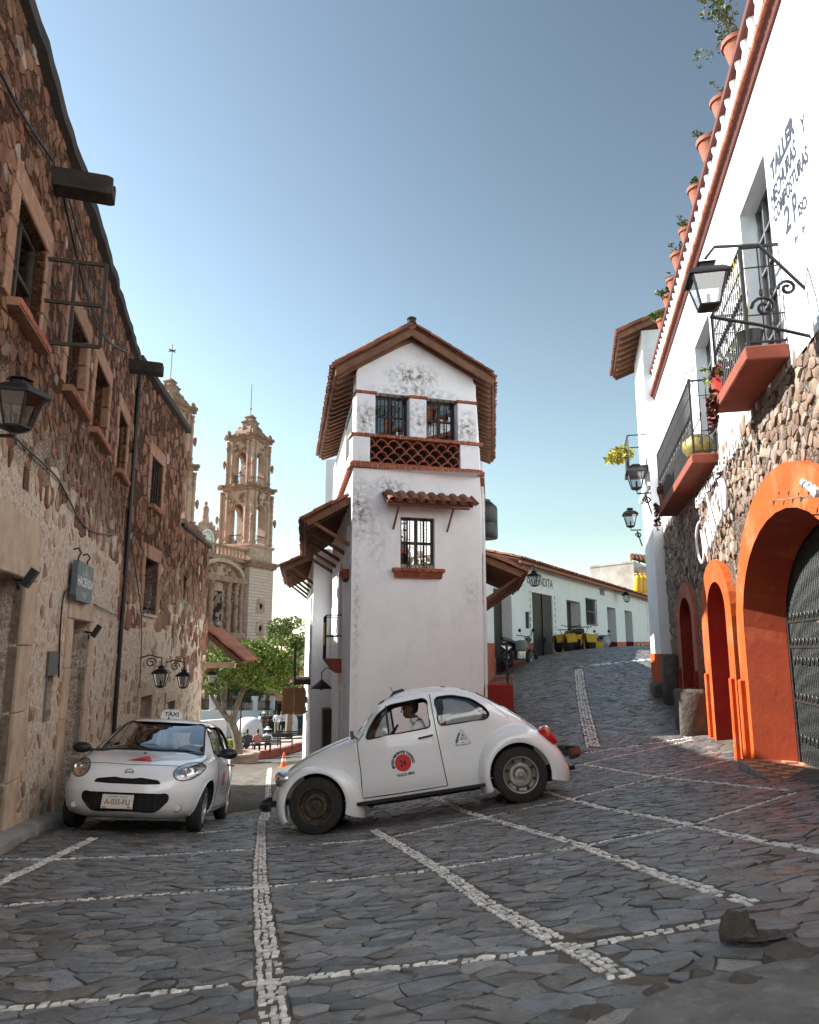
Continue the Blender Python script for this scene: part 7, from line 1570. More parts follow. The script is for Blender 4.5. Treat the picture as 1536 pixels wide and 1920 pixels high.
# palm-like plant and box on the far balcony of the white corner house
t = thing('corner_balcony', 'small balcony with yellowing fern on the white corner house', 'balcony', FR, (7.0, .3, 4.5)); mb = MB(); mb.box(6.4, 7.6, .25, .75, 4.42, 4.52); mb.build('slab', m_conc, t); mb = MB()
for k in range(9): x = 6.42 + 1.16 * k / 8; mb.tube([(x, .71, 4.52), (x, .71, 5.3)], .01, 4)
mb.tube([(6.4, .27, 5.3), (6.4, .72, 5.3), (7.6, .72, 5.3), (7.6, .27, 5.3)], .016, 5); mb.build('railing', m_iron, t); mb = MB(); leaf_cloud(mb, [((6.9, .85, 4.95), (.3, .3, .22)), ((6.7, 1.0, 4.8), (.2, .25, .15))], 200, .18, [(.4, .33, .04), (.3, .3, .05)], 6); mb.build('fern', m_leaf, t)
# ================================================================ cars
def car_paint(name, c):
    m = mat(name, c, rough=.28, coat=1., spec=.5); m.node_tree.nodes['Principled BSDF'].inputs['Coat Roughness'].default_value = .025
    N, L = m.node_tree.nodes, m.node_tree.links; P = N['Principled BSDF']; tc = N.new('ShaderNodeTexCoord'); n = N.new('ShaderNodeTexNoise'); n.inputs['Scale'].default_value = 4; n.inputs['Detail'].default_value = 8; L.new(tc.outputs['Object'], n.inputs['Vector'])
    # road dirt along the sills
    sx = N.new('ShaderNodeSeparateXYZ'); L.new(tc.outputs['Object'], sx.inputs[0]); r = N.new('ShaderNodeMapRange'); r.inputs['From Min'].default_value = .5; r.inputs['From Max'].default_value = .2; r.inputs['To Max'].default_value = .55; L.new(sx.outputs[2], r.inputs['Value'])
    mu = N.new('ShaderNodeMath'); mu.operation = 'MULTIPLY'; L.new(r.outputs['Result'], mu.inputs[0]); L.new(n.outputs['Fac'], mu.inputs[1])
    mx = N.new('ShaderNodeMix'); mx.data_type = 'RGBA'; L.new(mu.outputs[0], mx.inputs[0]); mx.inputs[6].default_value = (*c, 1); mx.inputs[7].default_value = (.32, .27, .22, 1); L.new(mx.outputs[2], P.inputs['Base Color']); return m
m_paint = car_paint('white_car_paint', (.87, .88, .895)); m_cab = mat('dark_cabin', (.02, .02, .022), rough=.8); m_seam = mat('panel_gap', (.02, .02, .02), rough=.8); m_seal = mat('rubber_seal', (.012, .012, .012), rough=.6)
m_autog = glass('car_glass', (.72, .78, .78), 1.1, .10); m_chrome = mat('chrome', (.75, .75, .75), rough=.15, metal=1); m_redd = mat('red_decal', (.62, .02, .018), rough=.45); m_inkb = mat('black_print', (.012, .012, .014), rough=.5); m_seatr = mat('red_upholstery', (.28, .025, .02), rough=.8); m_rust = mat('rusty_rim', (.10, .075, .055), (.04, .03, .025), 14, .6, .4, 40, metal=.5); m_steelr = mat('steel_rim', (.36, .34, .31), (.22, .2, .18), 10, .45, .2, 40, metal=.7); m_amb = mat('amber_lens', (.7, .18, .02), rough=.2); m_redl = mat('red_lens', (.5, .015, .012), rough=.15)
def sinterp(tab, n=5):
    X = np.array([a for a, b in tab]); Y = np.array([b for a, b in tab]); xs = np.linspace(X[0], X[-1], 400); ys = np.interp(xs, X, Y)
    k = np.ones(n * 2 + 1) / (n * 2 + 1); yp = np.r_[np.full(n, ys[0]), ys, np.full(n, ys[-1])]; ys = np.convolve(yp, k, 'valid')
    return lambda x: float(np.interp(x, xs, ys))
def car_frame(nf, nr, track):
    """frame from the two near wheel contacts; local -x is the nose, -y the near side"""
    F, B = Vector((*nf, ground(*nf))), Vector((*nr, ground(*nr))); x = (B - F).normalized(); y0 = Vector((-x.y, x.x, 0)).normalized(); c = (F + B) / 2
    e = c + y0 * track * 2; y = (Vector((e.x, e.y, ground(e.x, e.y))) - c); y = (y - x * y.dot(x)).normalized(); z = x.cross(y); o = c + y * track
    m = Matrix(((x.x, y.x, z.x, o.x), (x.y, y.y, z.y, o.y), (x.z, y.z, z.z, o.z), (0, 0, 0, 1))); return Frame(o.x, o.y, x.x, x.y, 1, o.z, m)
def to_mesh(mb, name='m'):
    me = bpy.data.meshes.new(name); me.from_pydata(mb.v, [], mb.f); bm = bmesh.new(); bm.from_mesh(me); bmesh.ops.remove_doubles(bm, verts=bm.verts, dist=1e-5); bmesh.ops.recalc_face_normals(bm, faces=bm.faces); bm.to_mesh(me); bm.free(); return me
def car_wheel(t, x, y, R_, w, rimr, mrim, style, side):
    mb = MB(); pr = [(rimr, -w), (rimr + .015, -w), (R_ - .045, -w * 1.02), (R_ - .012, -w * .82), (R_, -w * .55), (R_, w * .55), (R_ - .012, w * .82), (R_ - .045, w * 1.02), (rimr + .015, w), (rimr, w)]; mb.lathe(pr, (x, y, R_), 36, 'y', caps=False); tw_ = mb.build('wheel', m_rub_t, t, smooth=35)
    s = side; mb = MB()
    if style == 'steel': mb.lathe([(rimr + .006, s * w), (rimr - .012, s * w * .98), (rimr - .03, s * w * .6), (rimr * .72, s * w * .45), (rimr * .62, s * w * .72), (rimr * .45, s * w * .74), (rimr * .3, s * w * .5), (rimr * .16, s * w * .55), (rimr * .12, s * w * .8), (0, s * w * .82)], (x, y, R_), 32, 'y', caps=False)
    else:
        mb.lathe([(rimr + .006, s * w), (rimr - .02, s * w * .95), (rimr - .03, s * w * .2), (0, s * w * .1)], (x, y, R_), 32, 'y', caps=False)
        for k in range(7):
            a = 2 * math.pi * k / 7; ca, sa_ = math.cos(a), math.sin(a); q = lambda r, o, b: (x + r * ca - o * sa_, y + b, R_ + r * sa_ + o * ca)
            mb.hexa([q(.03, -.028, s * w * .8), q(rimr - .01, -.018, s * w * .85), q(rimr - .01, .018, s * w * .85), q(.03, .028, s * w * .8)], [q(.03, -.028, s * w * .3), q(rimr - .01, -.018, s * w * .4), q(rimr - .01, .018, s * w * .4), q(.03, .028, s * w * .3)])
        mb.lathe([(.05, s * w * .3), (.05, s * w * .85), (0, s * w * .88)], (x, y, R_), 16, 'y')
    rm = mb.build('rim', mrim, tw_, smooth=35)
    if style == 'steel':
        for k in range(8): a = 2 * math.pi * (k + .5) / 8; c_ = (x + rimr * .8 * math.cos(a), y + s * w * .58, R_ + rimr * .8 * math.sin(a)); mb = MB(); mb.lathe([(0, -.012), (.019, -.012), (.019, .012), (0, .012)], c_, 8, 'y'); mb.build('vent_hole', m_seam, tw_)
    return tw_
# ---------------------------------------------------------------- the beetle-shaped taxi
FB = car_frame((-1.05, 9.02), (1.35, 8.98), .655)
bt = thing('beetle_taxi', 'old white rounded two-door taxi numbered 24 crossing the street', 'car', FB, (0, 0, 0))
b_t = sinterp([(-1.80, .43), (-1.78, .52), (-1.70, .645), (-1.55, .77), (-1.3, .895), (-1.0, .985), (-.80, 1.028), (-.68, 1.055), (-.61, 1.10), (-.48, 1.265), (-.35, 1.395), (-.2, 1.45), (0, 1.485), (.2, 1.497), (.45, 1.48), (.7, 1.415), (.95, 1.295), (1.15, 1.15), (1.35, .985), (1.55, .80), (1.70, .61), (1.78, .44)], 4)
b_b = sinterp([(-1.8, .40), (-1.7, .34), (-1.2, .30), (-.6, .27), (1.0, .27), (1.3, .32), (1.6, .36), (1.78, .40)]); b_z = sinterp([(-1.8, .42), (-1.6, .58), (-1.2, .68), (-.8, .82), (-.6, .91), (-.4, .95), (.9, .95), (1.2, .84), (1.5, .62), (1.78, .42)]); b_w = sinterp([(-1.8, .20), (-1.75, .30), (-1.6, .39), (-1.3, .48), (-1.0, .56), (-.7, .63), (-.3, .665), (.3, .67), (.8, .64), (1.1, .58), (1.4, .48), (1.65, .36), (1.78, .20)])
NB = 2.45
def bsurf(x, z, d=0.):
    w, zb, t, b = b_w(x) - d, b_z(x), b_t(x) - d, b_b(x)
    if z <= zb: return w * (1 - .05 * ((zb - z) / max(zb - b, .05)) ** 2)
    q = min(1, (z - zb) / max(t - zb, .01)); return w * max(0, 1 - q ** NB) ** (1 / NB)
def bring(x, d=0., b=None):
    w, zb, t, bb = b_w(x) - d, b_z(x), b_t(x) - d, b_b(x) if b is None else b; P = []
    zz_ = [bb + .0] + [bb + (zb - bb) * k / 6 for k in range(0, 7)]
    right = [(w * .85 * (1 - .05), bb - .01)] + [(w * (1 - .05 * ((zb - z) / max(zb - bb, .05)) ** 2), z) for z in zz_[1:]]
    for k in range(1, 13): a = math.pi / 2 * k / 12; right.append((w * math.cos(a) ** (2 / NB) if k < 12 else 0, zb + (t - zb) * math.sin(a) ** (2 / NB)))
    return [(x, -y, z) for y, z in right] + [(x, y, z) for y, z in right[-2::-1]]
XS = [-1.8, -1.785, -1.76, -1.72, -1.66] + [-1.6 + .06 * k for k in range(55)] + [1.70, 1.74, 1.765, 1.78]
mb = MB(); mb.loft([bring(x) for x in XS], True, True, True); body = to_mesh(mb)
cav = MB(); cav.loft([bring(x, .045, .36) for x in [-.70 + .1 * k for k in range(19)]], True, True, True)
def rounded(P, r=.05, n=4):
    out = []; m = len(P)
    for i in range(m):
        a, b, c = Vector(P[i - 1]), Vector(P[i]), Vector(P[(i + 1) % m]); d0 = (a - b); d1 = (c - b); k = min(r, d0.length * .45, d1.length * .45); p0 = b + d0.normalized() * k; p1 = b + d1.normalized() * k
        for j in range(n + 1): t = j / n; q = p0 * (1 - t) ** 2 + b * 2 * t * (1 - t) + p1 * t * t; out.append((q.x, q.y))
    return out
W_F = rounded([(-.545, .955), (-.50, 1.06), (-.38, 1.22), (-.22, 1.315), (.20, 1.335), (.245, 1.30), (.245, .985)], .05); W_R = rounded([(.345, .985), (.335, 1.325), (.55, 1.325), (.78, 1.25), (.93, 1.12), (.97, 1.03), (.92, .985)], .07)
W_S = rounded([(-.43, 1.10), (.43, 1.10), (.40, 1.36), (-.40, 1.36)], .08); W_B = rounded([(-.38, 1.11), (.38, 1.11), (.34, 1.31), (-.34, 1.31)], .08)
cuts = [cav] + [MB().prism(w, -1.2, 1.2, 1) for w in (W_F, W_R)] + [MB().prism(W_S, -1.2, -.15, 0), MB().prism(W_B, .6, 1.6, 0)]
cuts += [MB().lathe([(.0, -1.1), (.36, -1.1), (.36, -.46), (0, -.46)], (x, 0, .315), 28, 'y') for x in (-1.2, 1.2)] + [MB().lathe([(.0, .46), (.36, .46), (.36, 1.1), (0, 1.1)], (x, 0, .315), 28, 'y') for x in (-1.2, 1.2)]
body = boolean(body, cuts); body.materials.append(m_paint); body.materials.append(m_cab); body.materials.append(m_seal)
for f in body.polygons:
    c = f.center; s_ = bsurf(c.x, c.z); inner = abs(c.y) < s_ - .008 and c.z < b_t(c.x) - .012 * (1 if abs(c.y) < .3 else .3)
    f.material_index = 0
    if inner and c.z > b_b(c.x) + .02: f.material_index = 1
    if c.z > .93 and abs(c.y) < s_ - .004 and abs(c.y) > s_ - .042 and inner: f.material_index = 2
smooth_me(body, 32); mesh_obj('body', body, bt)
def bpatch(poly, d, name, m, parent, side=-1, n=None):
    """panel that follows the body side inside a (x, z) outline"""
    cx, cz = sum(p[0] for p in poly) / len(poly), sum(p[1] for p in poly) / len(poly); rings = [[(cx + (x - cx) * k, side * (bsurf(cx + (x - cx) * k, cz + (z - cz) * k) + d), cz + (z - cz) * k) for x, z in poly] for k in (1, .8, .6, .4, .2, .02)]
    mb = MB(); mb.loft(rings, True, False, True); return mb.build(name, m, parent, smooth=True)
def bstrip(path, r, name, m, parent, d=.002, side=-1):
    P = []
    for (x0, z0), (x1, z1) in zip(path[:-1], path[1:]):
        for k in range(6): x, z = x0 + (x1 - x0) * k / 6, z0 + (z1 - z0) * k / 6; P.append((x, side * (bsurf(x, z) + d), z))
    x, z = path[-1]; P.append((x, side * (bsurf(x, z) + d), z)); mb = MB(); mb.tube(P, r, 6); return mb.build(name, m, parent, smooth=True)
DOOR = [(-.63, .31), (-.66, .95), (-.62, 1.0), (-.52, .945), (.275, .97), (.30, .94), (.335, .32)]
for side in (-1, 1):
    # door skin, 5 mm proud, on a grid
    mb = MB(); nx, nz = 18, 12; rows_ = []
    for i in range(nx + 1):
        u_ = i / nx; rows_.append([(lambda x, z: (x, side * (bsurf(x, z) + (.006 if 0 < i < nx and 0 < j < nz else -.004)), z))((-.655 + .02 * j / nz) * (1 - u_) + (.335 - .035 * j / nz) * u_, (.315 + (.93 - .315) * j / nz) + .028 * u_ * j / nz) for j in range(nz + 1)])
    mb.loft(rows_, False); dr = mb.build('door', m_paint, bt, smooth=40)
    bstrip([(-.665, .31), (-.645, .6), (-.65, .94), (-.56, 1.03)], .006, 'door_gap', m_seam, dr, 0, side); bstrip([(.345, .31), (.325, .6), (.305, .94), (.295, 1.2), (.29, 1.37)], .006, 'door_gap', m_seam, dr, 0, side)
    bstrip([(-.665, .31), (-.2, .305), (.345, .31)], .006, 'door_gap', m_seam, dr, 0, side)
    hx_, hz_ = .17, .885; y_ = bsurf(hx_, hz_); mb = MB(); mb.tube([(hx_ - .08, side * (y_ + .012), hz_ - .004), (hx_ - .075, side * (y_ + .035), hz_ - .004), (hx_, side * (y_ + .04), hz_ + .002), (hx_ + .06, side * (y_ + .035), hz_ + .006), (hx_ + .08, side * (y_ + .01), hz_ + .008)], .012, 7); mb.build('handle', m_blk, dr, smooth=True)
    for z in (.40, .86): mb = MB(); y_ = bsurf(-.66, z); mb.tube([(-.672, side * (y_ + .008), z - .05), (-.672, side * (y_ + .008), z + .05)], .012, 7); mb.build('hinge', m_paint, dr, smooth=True)
    bstrip([(-.60, 1.06), (-.48, 1.22), (-.34, 1.335), (-.1, 1.40), (.25, 1.415), (.6, 1.375), (.9, 1.25), (1.12, 1.06), (1.2, .96)], .009, 'rain_gutter', m_paint, bt, .004, side)
    for P_, nm in ((W_F, 'window_seal'), (W_R, 'window_seal')):
        Q = P_ + P_[:1]; mb = MB(); mb.tube([(x, side * (bsurf(x, z) + .001), z) for x, z in Q], .009, 6); mb.build(nm, m_seal, bt, smooth=True)
    bpatch([(x * .985 + .01, z * .985 + .017) for x, z in W_R], -.018, 'quarter_glass', m_autog, bt, side)
    bpatch(rounded([(-.535, .965), (-.49, 1.06), (-.38, 1.215), (-.27, 1.285), (-.27, .97)], .03), -.018, 'vent_glass', m_autog, bt, side)
    y_ = bsurf(-.26, 1.1) - .02; mb = MB(); mb.tube([(-.26, side * (bsurf(-.26, .96) - .02), .955), (-.26, side * (bsurf(-.26, 1.3) - .02), 1.31)], .014, 6); mb.build('vent_post', m_seal, bt)
    bstrip([(-.72, 1.04), (-.9, 1.0), (-1.2, .905), (-1.5, .79), (-1.66, .66), (-1.74, .52)], .006, 'hood_gap', m_seam, bt, 0, side) if False else None
    hp = [(x, side * b_w(x) * .72, 0) for x in (-.74, -1.0, -1.25, -1.5, -1.66, -1.735)]; mb = MB(); mb.tube([(x, side * (b_w(x) * .70), b_z(x) + (b_t(x) - b_z(x)) * (1 - .70 ** NB) ** (1 / NB) + .001) for x in [-.76 - .05 * k for k in range(20)]], .005, 5); mb.build('hood_gap', m_seam, bt, smooth=True)
    mb = MB(); mb.box(-.74, .80, *sorted((side * .735, side * .55)), .245, .275); mb.box(-.72, .78, *sorted((side * .742, side * .728)), .25, .283); mb.build('running_board', m_cab, bt)
    # fenders
    for cx, tab, nm, th0, th1 in ((-1.2, [(-28, .61), (-10, .585), (15, .53), (40, .485), (65, .46), (90, .455), (120, .465), (150, .49), (180, .50), (205, .47), (222, .44)], 'front_fender', -22, 200), (1.2, [(-38, .54), (-20, .60), (0, .61), (20, .57), (40, .54), (60, .555), (90, .585), (115, .57), (140, .535), (165, .50), (190, .485), (206, .49)], 'rear_fender', -16, 200)):
        fR = sinterp(tab, 12); rin = .368; rings = []; yb, yo = .40, .768
        for k in range(49):
            th = th0 + (th1 - th0) * k / 48; a = R(th); Ro = fR(th); ring = []
            for j in range(11):
                p = math.pi / 2 * j / 10; y = yb + (yo - yb) * math.sin(p) ** (2 / 2.5); r_ = rin + (Ro - rin) * max(0, math.cos(p)) ** (2 / 2.5); ring.append((cx + r_ * math.cos(a), side * y, .315 + r_ * math.sin(a)))
            for y, r_ in ((yo - .006, rin - .012), (yo - .04, rin - .012), (yb + .05, rin + .02)): ring.append((cx + r_ * math.cos(a), side * y, .315 + r_ * math.sin(a)))
            rings.append(ring)
        mb = MB(); mb.loft(rings, True, True, True); fd = mb.build(nm, m_paint, bt, smooth=50)
        if cx < 0: mb = MB(); mb.lathe([(0, -.05), (.07, -.045), (.085, -.02), (.09, .03), (.08, .1), (0, .1)], (-1.60, side * .60, .655), 20, 'x'); hl = mb.build('headlight', m_chrome, fd, smooth=True); mb = MB(); mb.lathe([(0, -.055), (.068, -.05)], (-1.60, side * .60, .655), 20, 'x'); mb.build('lens', m_autog, hl)
        else:
            mb = MB(); n = 12; C_ = Vector((1.635, side * .615, .70)); nx_ = Vector((.80, side * .32, .5)).normalized(); up_ = Vector((-.45, 0, .89)); up_ = (up_ - nx_ * up_.dot(nx_)).normalized(); sd_ = nx_.cross(up_)
            mb.loft([[C_ + nx_ * o + (sd_ * math.cos(2 * math.pi * k / n) * .062 + up_ * math.sin(2 * math.pi * k / n) * .115) * s_ for k in range(n)] for o, s_ in ((-.08, 1.05), (.0, 1.05), (.018, .95), (.028, .6), (.03, .05))], True, True, True); tl = mb.build('tail_light', m_redl, fd, smooth=40)
            mb = MB(); mb.loft([[C_ + up_ * .05 + nx_ * o + (sd_ * math.cos(2 * math.pi * k / n) * .064 + up_ * math.sin(2 * math.pi * k / n) * .055) * s_ for k in range(n)] for o, s_ in ((.0, 1.02), (.02, .95), (.031, .6), (.033, .05))], True, True, True); mb.build('indicator', m_amb, tl, smooth=40)
    mb = MB(); y_ = bsurf(-.62, .97); mb.tube([(-.64, side * y_, .98), (-.66, side * (y_ + .08), 1.0), (-.67, side * (y_ + .12), 1.02)], .010, 6); mb.hexa([(-.70, side * (y_ + .08), .98), (-.70, side * (y_ + .18), .98), (-.70, side * (y_ + .17), 1.08), (-.70, side * (y_ + .09), 1.08)], [(-.665, side * (y_ + .085), .985), (-.665, side * (y_ + .175), .985), (-.665, side * (y_ + .165), 1.075), (-.665, side * (y_ + .095), 1.075)]); mb.build('mirror', m_blk, bt)
    for x, mr in ((-1.2, m_rust), (1.2, m_steelr)): car_wheel(bt, x, side * .655, .315, .085, .205, mr, 'steel', side)
def curved_glass(name, P_, fn, m, parent):
    c = (sum(a for a, b in P_) / len(P_), sum(b for a, b in P_) / len(P_)); mb = MB(); mb.loft([[fn(c[0] + (a - c[0]) * k, c[1] + (b - c[1]) * k) for a, b in P_] for k in (1, .75, .5, .25, .02)], True, False, True); return mb.build(name, m, parent, smooth=True)
def bfront(y, z, rear=False):
    """x on the outer skin at (y, z) near the windscreen or the rear window"""
    lo, hi = (-.95, -.1) if not rear else (.5, 1.4)
    for _ in range(24):
        m_ = (lo + hi) / 2; ok = bsurf(m_, z) > abs(y) and b_t(m_) > z
        if rear: lo, hi = (m_, hi) if ok else (lo, m_)
        else: lo, hi = (lo, m_) if ok else (m_, hi)
    return lo
curved_glass('windscreen', W_S, lambda y, z: (bfront(y, z) + .012, y, z), m_autog, bt); curved_glass('rear_window', W_B, lambda y, z: (bfront(y, z, True) - .012, y, z), m_autog, bt)
for P_, rr in ((W_S, False), (W_B, True)): mb = MB(); Q = P_ + P_[:1]; mb.tube([(bfront(y, z, rr) + (.006 if not rr else -.004), y, z) for y, z in Q], .010, 6); mb.build('window_seal', m_seal, bt, smooth=True)
# bumpers, floor, interior
for sx_, x0, z0 in ((-1, -1.86, .385), (1, 1.93, .455)):
    mb = MB(); rings = []
    for k in range(17):
        y = -.72 + 1.44 * k / 16; x = x0 + sx_ * (.07 - .16 * (y / .72) ** 4 - .03 * (y / .72) ** 2); rings.append([(x, y, z0 - .06), (x + sx_ * .02, y, z0 - .03), (x + sx_ * .025, y, z0), (x + sx_ * .02, y, z0 + .03), (x, y, z0 + .06), (x - sx_ * .02, y, z0 + .05), (x - sx_ * .02, y, z0 - .05)])
    mb.loft(rings, True, True, True); bp = mb.build('bumper', m_blk, bt, smooth=40); mb = MB()
    for y in (-.4, .4): mb.box(*sorted((x0 + sx_ * .02, x0 - sx_ * .3)), y - .03, y + .03, z0 - .03, z0 + .03)
    mb.build('bumper_bracket', m_cab, bp)
mb = MB(); mb.bevbox(-1.45, 1.45, -.50, .50, .20, .30, .03); mb.bevbox(1.0, 1.65, -.35, .35, .16, .4, .04); mb.tube([(1.3, -.2, .24), (1.92, -.2, .27)], .025, 8); mb.tube([(1.3, .2, .24), (1.92, .2, .27)], .025, 8); mb.build('floor_pan', m_cab, bt)
mb = MB(); mb.bevbox(-.62, .98, -.57, .57, .34, .38, .01); mb.build('cabin_floor', m_cab, bt)
for y in (-.30, .30):
    mb = MB(); mb.bevbox(-.18, .32, y - .23, y + .23, .45, .62, .05); mb.hexa([(.20, y - .22, .58), (.20, y + .22, .58), (.34, y + .22, .56), (.34, y - .22, .56)], [(.36, y - .19, 1.06), (.36, y + .19, 1.06), (.45, y + .19, 1.05), (.45, y - .19, 1.05)]); st = mb.build('seat', m_seatr, bt, smooth=60)
    mb = MB(); mb.bevbox(.345, .44, y - .11, y + .11, 1.12, 1.33, .045); mb.tube([(.40, y - .05, 1.0), (.40, y - .05, 1.15)], .008, 5); mb.tube([(.40, y + .05, 1.0), (.40, y + .05, 1.15)], .008, 5); mb.build('headrest', m_blk, st, smooth=60)
mb = MB(); mb.bevbox(.55, .95, -.52, .52, .45, .66, .05); mb.hexa([(.82, -.5, .6), (.82, .5, .6), (.95, .5, .6), (.95, -.5, .6)], [(.93, -.46, .98), (.93, .46, .98), (1.0, .46, .96), (1.0, -.46, .96)]); mb.build('rear_seat', m_seatr, bt, smooth=60)
mb = MB(); mb.bevbox(-.66, -.54, -.55, .55, .75, .97, .03); mb.build('dashboard', m_cab, bt)
mb = MB(); ax = Vector((-.75, 0, .66)).normalized(); torus(mb, (-.28, -.30, .93), .185, .014, ax, 24, 6); mb.tube([(-.28, -.30, .93), (-.58, -.30, .80)], .02, 6)
sx_ = ax.orthogonal().normalized()
for a in (0, 2.09, 4.19): d_ = Matrix.Rotation(a, 3, ax) @ sx_; mb.tube([Vector((-.28, -.30, .93)), Vector((-.28, -.30, .93)) + d_ * .18], .010, 5)
mb.build('steering_wheel', m_blk, bt, smooth=True)
# decals and lettering of the door
def bdecal(name, m, vs, fs, cx, cz, d=.0115, parent=None, ang=0.):
    ca, sa_ = math.cos(ang), math.sin(ang); mb = MB(); mb.raw([(lambda x, z: (x, -(bsurf(x, z) + d), z))(cx + x * ca - y * sa_, cz + x * sa_ + y * ca) for x, y in vs], fs); return mb.build(name, m, parent or bt)
def disc(r, n=28, r0=0.):
    if r0: return [(q * math.cos(2 * math.pi * k / n), q * math.sin(2 * math.pi * k / n)) for q in (r0, r) for k in range(n)], [(k, (k + 1) % n, n + (k + 1) % n, n + k) for k in range(n)]
    return [(r * math.cos(2 * math.pi * k / n), r * math.sin(2 * math.pi * k / n)) for k in range(n)], [tuple(range(n))]
DX, DZ = -.135, .635
dc = bdecal('red_disc', m_redd, *disc(.097), DX, DZ, .010)
def arc_text(body, r, size, a0, up=True):
    vs, fs = text_polys(body, size, .003, 'CENTER'); s_ = 1 if up else -1; return [((r + s_ * y) * math.sin(s_ * 0 + x / r) if up else (r - y) * math.sin(x / r), (r + y) * math.cos(x / r) if up else -(r - y) * math.cos(x / r)) for x, y in vs], fs
v_, f_ = arc_text('SITIO MONTE TAXCO', .108, .040, 0); bdecal('lettering', m_inkb, v_, f_, DX, DZ, parent=dc, ang=R(8))
v_, f_ = text_polys('TAXCO. GRO.', .038, .002, 'CENTER', 0, .9); bdecal('lettering', m_inkb, [(x, y - .142) for x, y in v_], f_, DX + .01, DZ, parent=dc, ang=R(2))
v_, f_ = text_polys('24', .10, .003, 'CENTER', 0, .75); bdecal('number', m_inkb, [(x, y - .036) for x, y in v_], f_, DX, DZ, .0125, dc, R(6))
m_navy = mat('navy_print', (.02, .025, .08), rough=.5); m_cyan = mat('cyan_print', (.03, .32, .55), rough=.5); TX, TZ = .60, .805
def tri(s_): return rounded([(-.098 * s_, -.07 * s_), (.098 * s_, -.07 * s_), (0, .118 * s_)], .028 * s_)
P_ = tri(1); td = bdecal('triangle_badge', m_navy, P_, [tuple(range(len(P_)))], TX, TZ, .008); P_ = tri(.93); bdecal('badge_field', m_white, P_, [tuple(range(len(P_)))], TX, TZ, .0095, td)
bdecal('badge_mark', m_cyan, [(-.028, -.015), (.05, -.015), (.008, .068)], [(0, 1, 2)], TX, TZ, .011, td); bdecal('badge_mark', m_white, *disc(.019), TX + .012, TZ + .010, .0125, td); bdecal('badge_mark', m_navy, *disc(.008), TX + .012, TZ + .010, .014, td)
v_, f_ = text_polys('DATAX', .034, .002, 'CENTER'); bdecal('lettering', m_navy, v_, f_, TX - .042, TZ + .012, .011, td, R(64)); v_, f_ = text_polys('------', .02, .001, 'CENTER'); bdecal('lettering', m_navy, v_, f_, TX, TZ - .05, .011, td)
# roof fin, wiper, plate light, engine lid
mb = MB(); mb.hexa([(-.22, -.06, 1.445), (-.22, .06, 1.445), (-.02, .06, 1.485), (-.02, -.06, 1.485)], [(-.16, -.02, 1.50), (-.16, .02, 1.50), (-.04, .02, 1.515), (-.04, -.02, 1.515)]); mb.tube([(-.17, 0, 1.48), (-.2, 0, 1.56)], .005, 5); mb.build('roof_sign_foot', m_blk, bt)
for y in (-.2, .15): mb = MB(); mb.tube([(bfront(y, 1.085) - .03, y, 1.075), (bfront(y + .2, 1.14) - .012, y + .22, 1.14), (bfront(y + .28, 1.2) - .012, y + .3, 1.2)], .006, 5); mb.build('wiper', m_blk, bt)
mb = MB(); xs_ = [1.22 + .05 * k for k in range(10)]
for s_ in (-1, 1): mb.tube([(x, s_ * .36 * (1 - .35 * (x - 1.2)), b_z(x) + (b_t(x) - b_z(x)) * (1 - min(.98, .36 * (1 - .35 * (x - 1.2)) / b_w(x)) ** NB) ** (1 / NB)) for x in xs_], .005, 5)
mb.build('engine_lid_gap', m_seam, bt); mb = MB()
for k in range(6):
    x = 1.24 + .016 * k
    mb.box(x, x + .007, -.22, .22, b_t(x) - .01, b_t(x) + .003)
mb.build('louvre', m_seam, bt); mb = MB(); mb.bevbox(1.60, 1.72, -.07, .07, .73, .80, .02); mb.build('plate_light', m_paint, bt)
# ---------------------------------------------------------------- the small hatchback taxi
FN = car_frame((-2.49, 9.14), (-2.79, 11.62), .715); FN.mat = FN.mat @ Matrix.Diagonal((1, 1, .885, 1))
nt = thing('hatchback_taxi', 'white small hatchback taxi with roof sign waiting by the stone wall', 'car', FN, (0, 0, 0))
Z_ = [.17, .20, .27, .36, .50, .62, .71, .77, .81, .85, .89, .925, .955, .985, 1.02, 1.10, 1.20, 1.30, 1.38, 1.43, 1.465, 1.49, 1.508, 1.52]
XF = [-1.74, -1.86, -1.94, -1.972, -1.985, -1.955, -1.905, -1.845, -1.77, -1.66, -1.51, -1.34, -1.17, -1.03, -.96, -.84, -.68, -.52, -.385, -.295, -.21, -.10, .06, .35]
XR = [1.58, 1.66, 1.73, 1.77, 1.785, 1.785, 1.78, 1.775, 1.775, 1.77, 1.765, 1.76, 1.755, 1.75, 1.74, 1.71, 1.66, 1.60, 1.54, 1.49, 1.43, 1.34, 1.18, .8]
WW = [.70, .745, .79, .815, .83, .835, .835, .832, .828, .822, .815, .805, .795, .782, .768, .735, .695, .655, .615, .585, .545, .485, .39, .2]
NF = [3.3, 3.3, 3.3, 3.3, 3.3, 3.2, 3.1, 3.0, 2.9, 2.8, 2.8, 2.8, 3.0, 3.3, 3.6, 4.2, 4.4, 4.2, 4.0, 3.6, 3.2, 2.8, 2.5, 2.2]
nxf, nxr, nw, nnf = [sinterp(list(zip(Z_, q)), 3) for q in (XF, XR, WW, NF)]
nxm = sinterp([(.17, -.55), (.88, -.55), (.96, -.35), (1.02, -.1), (1.12, .2), (1.52, .55)], 3)
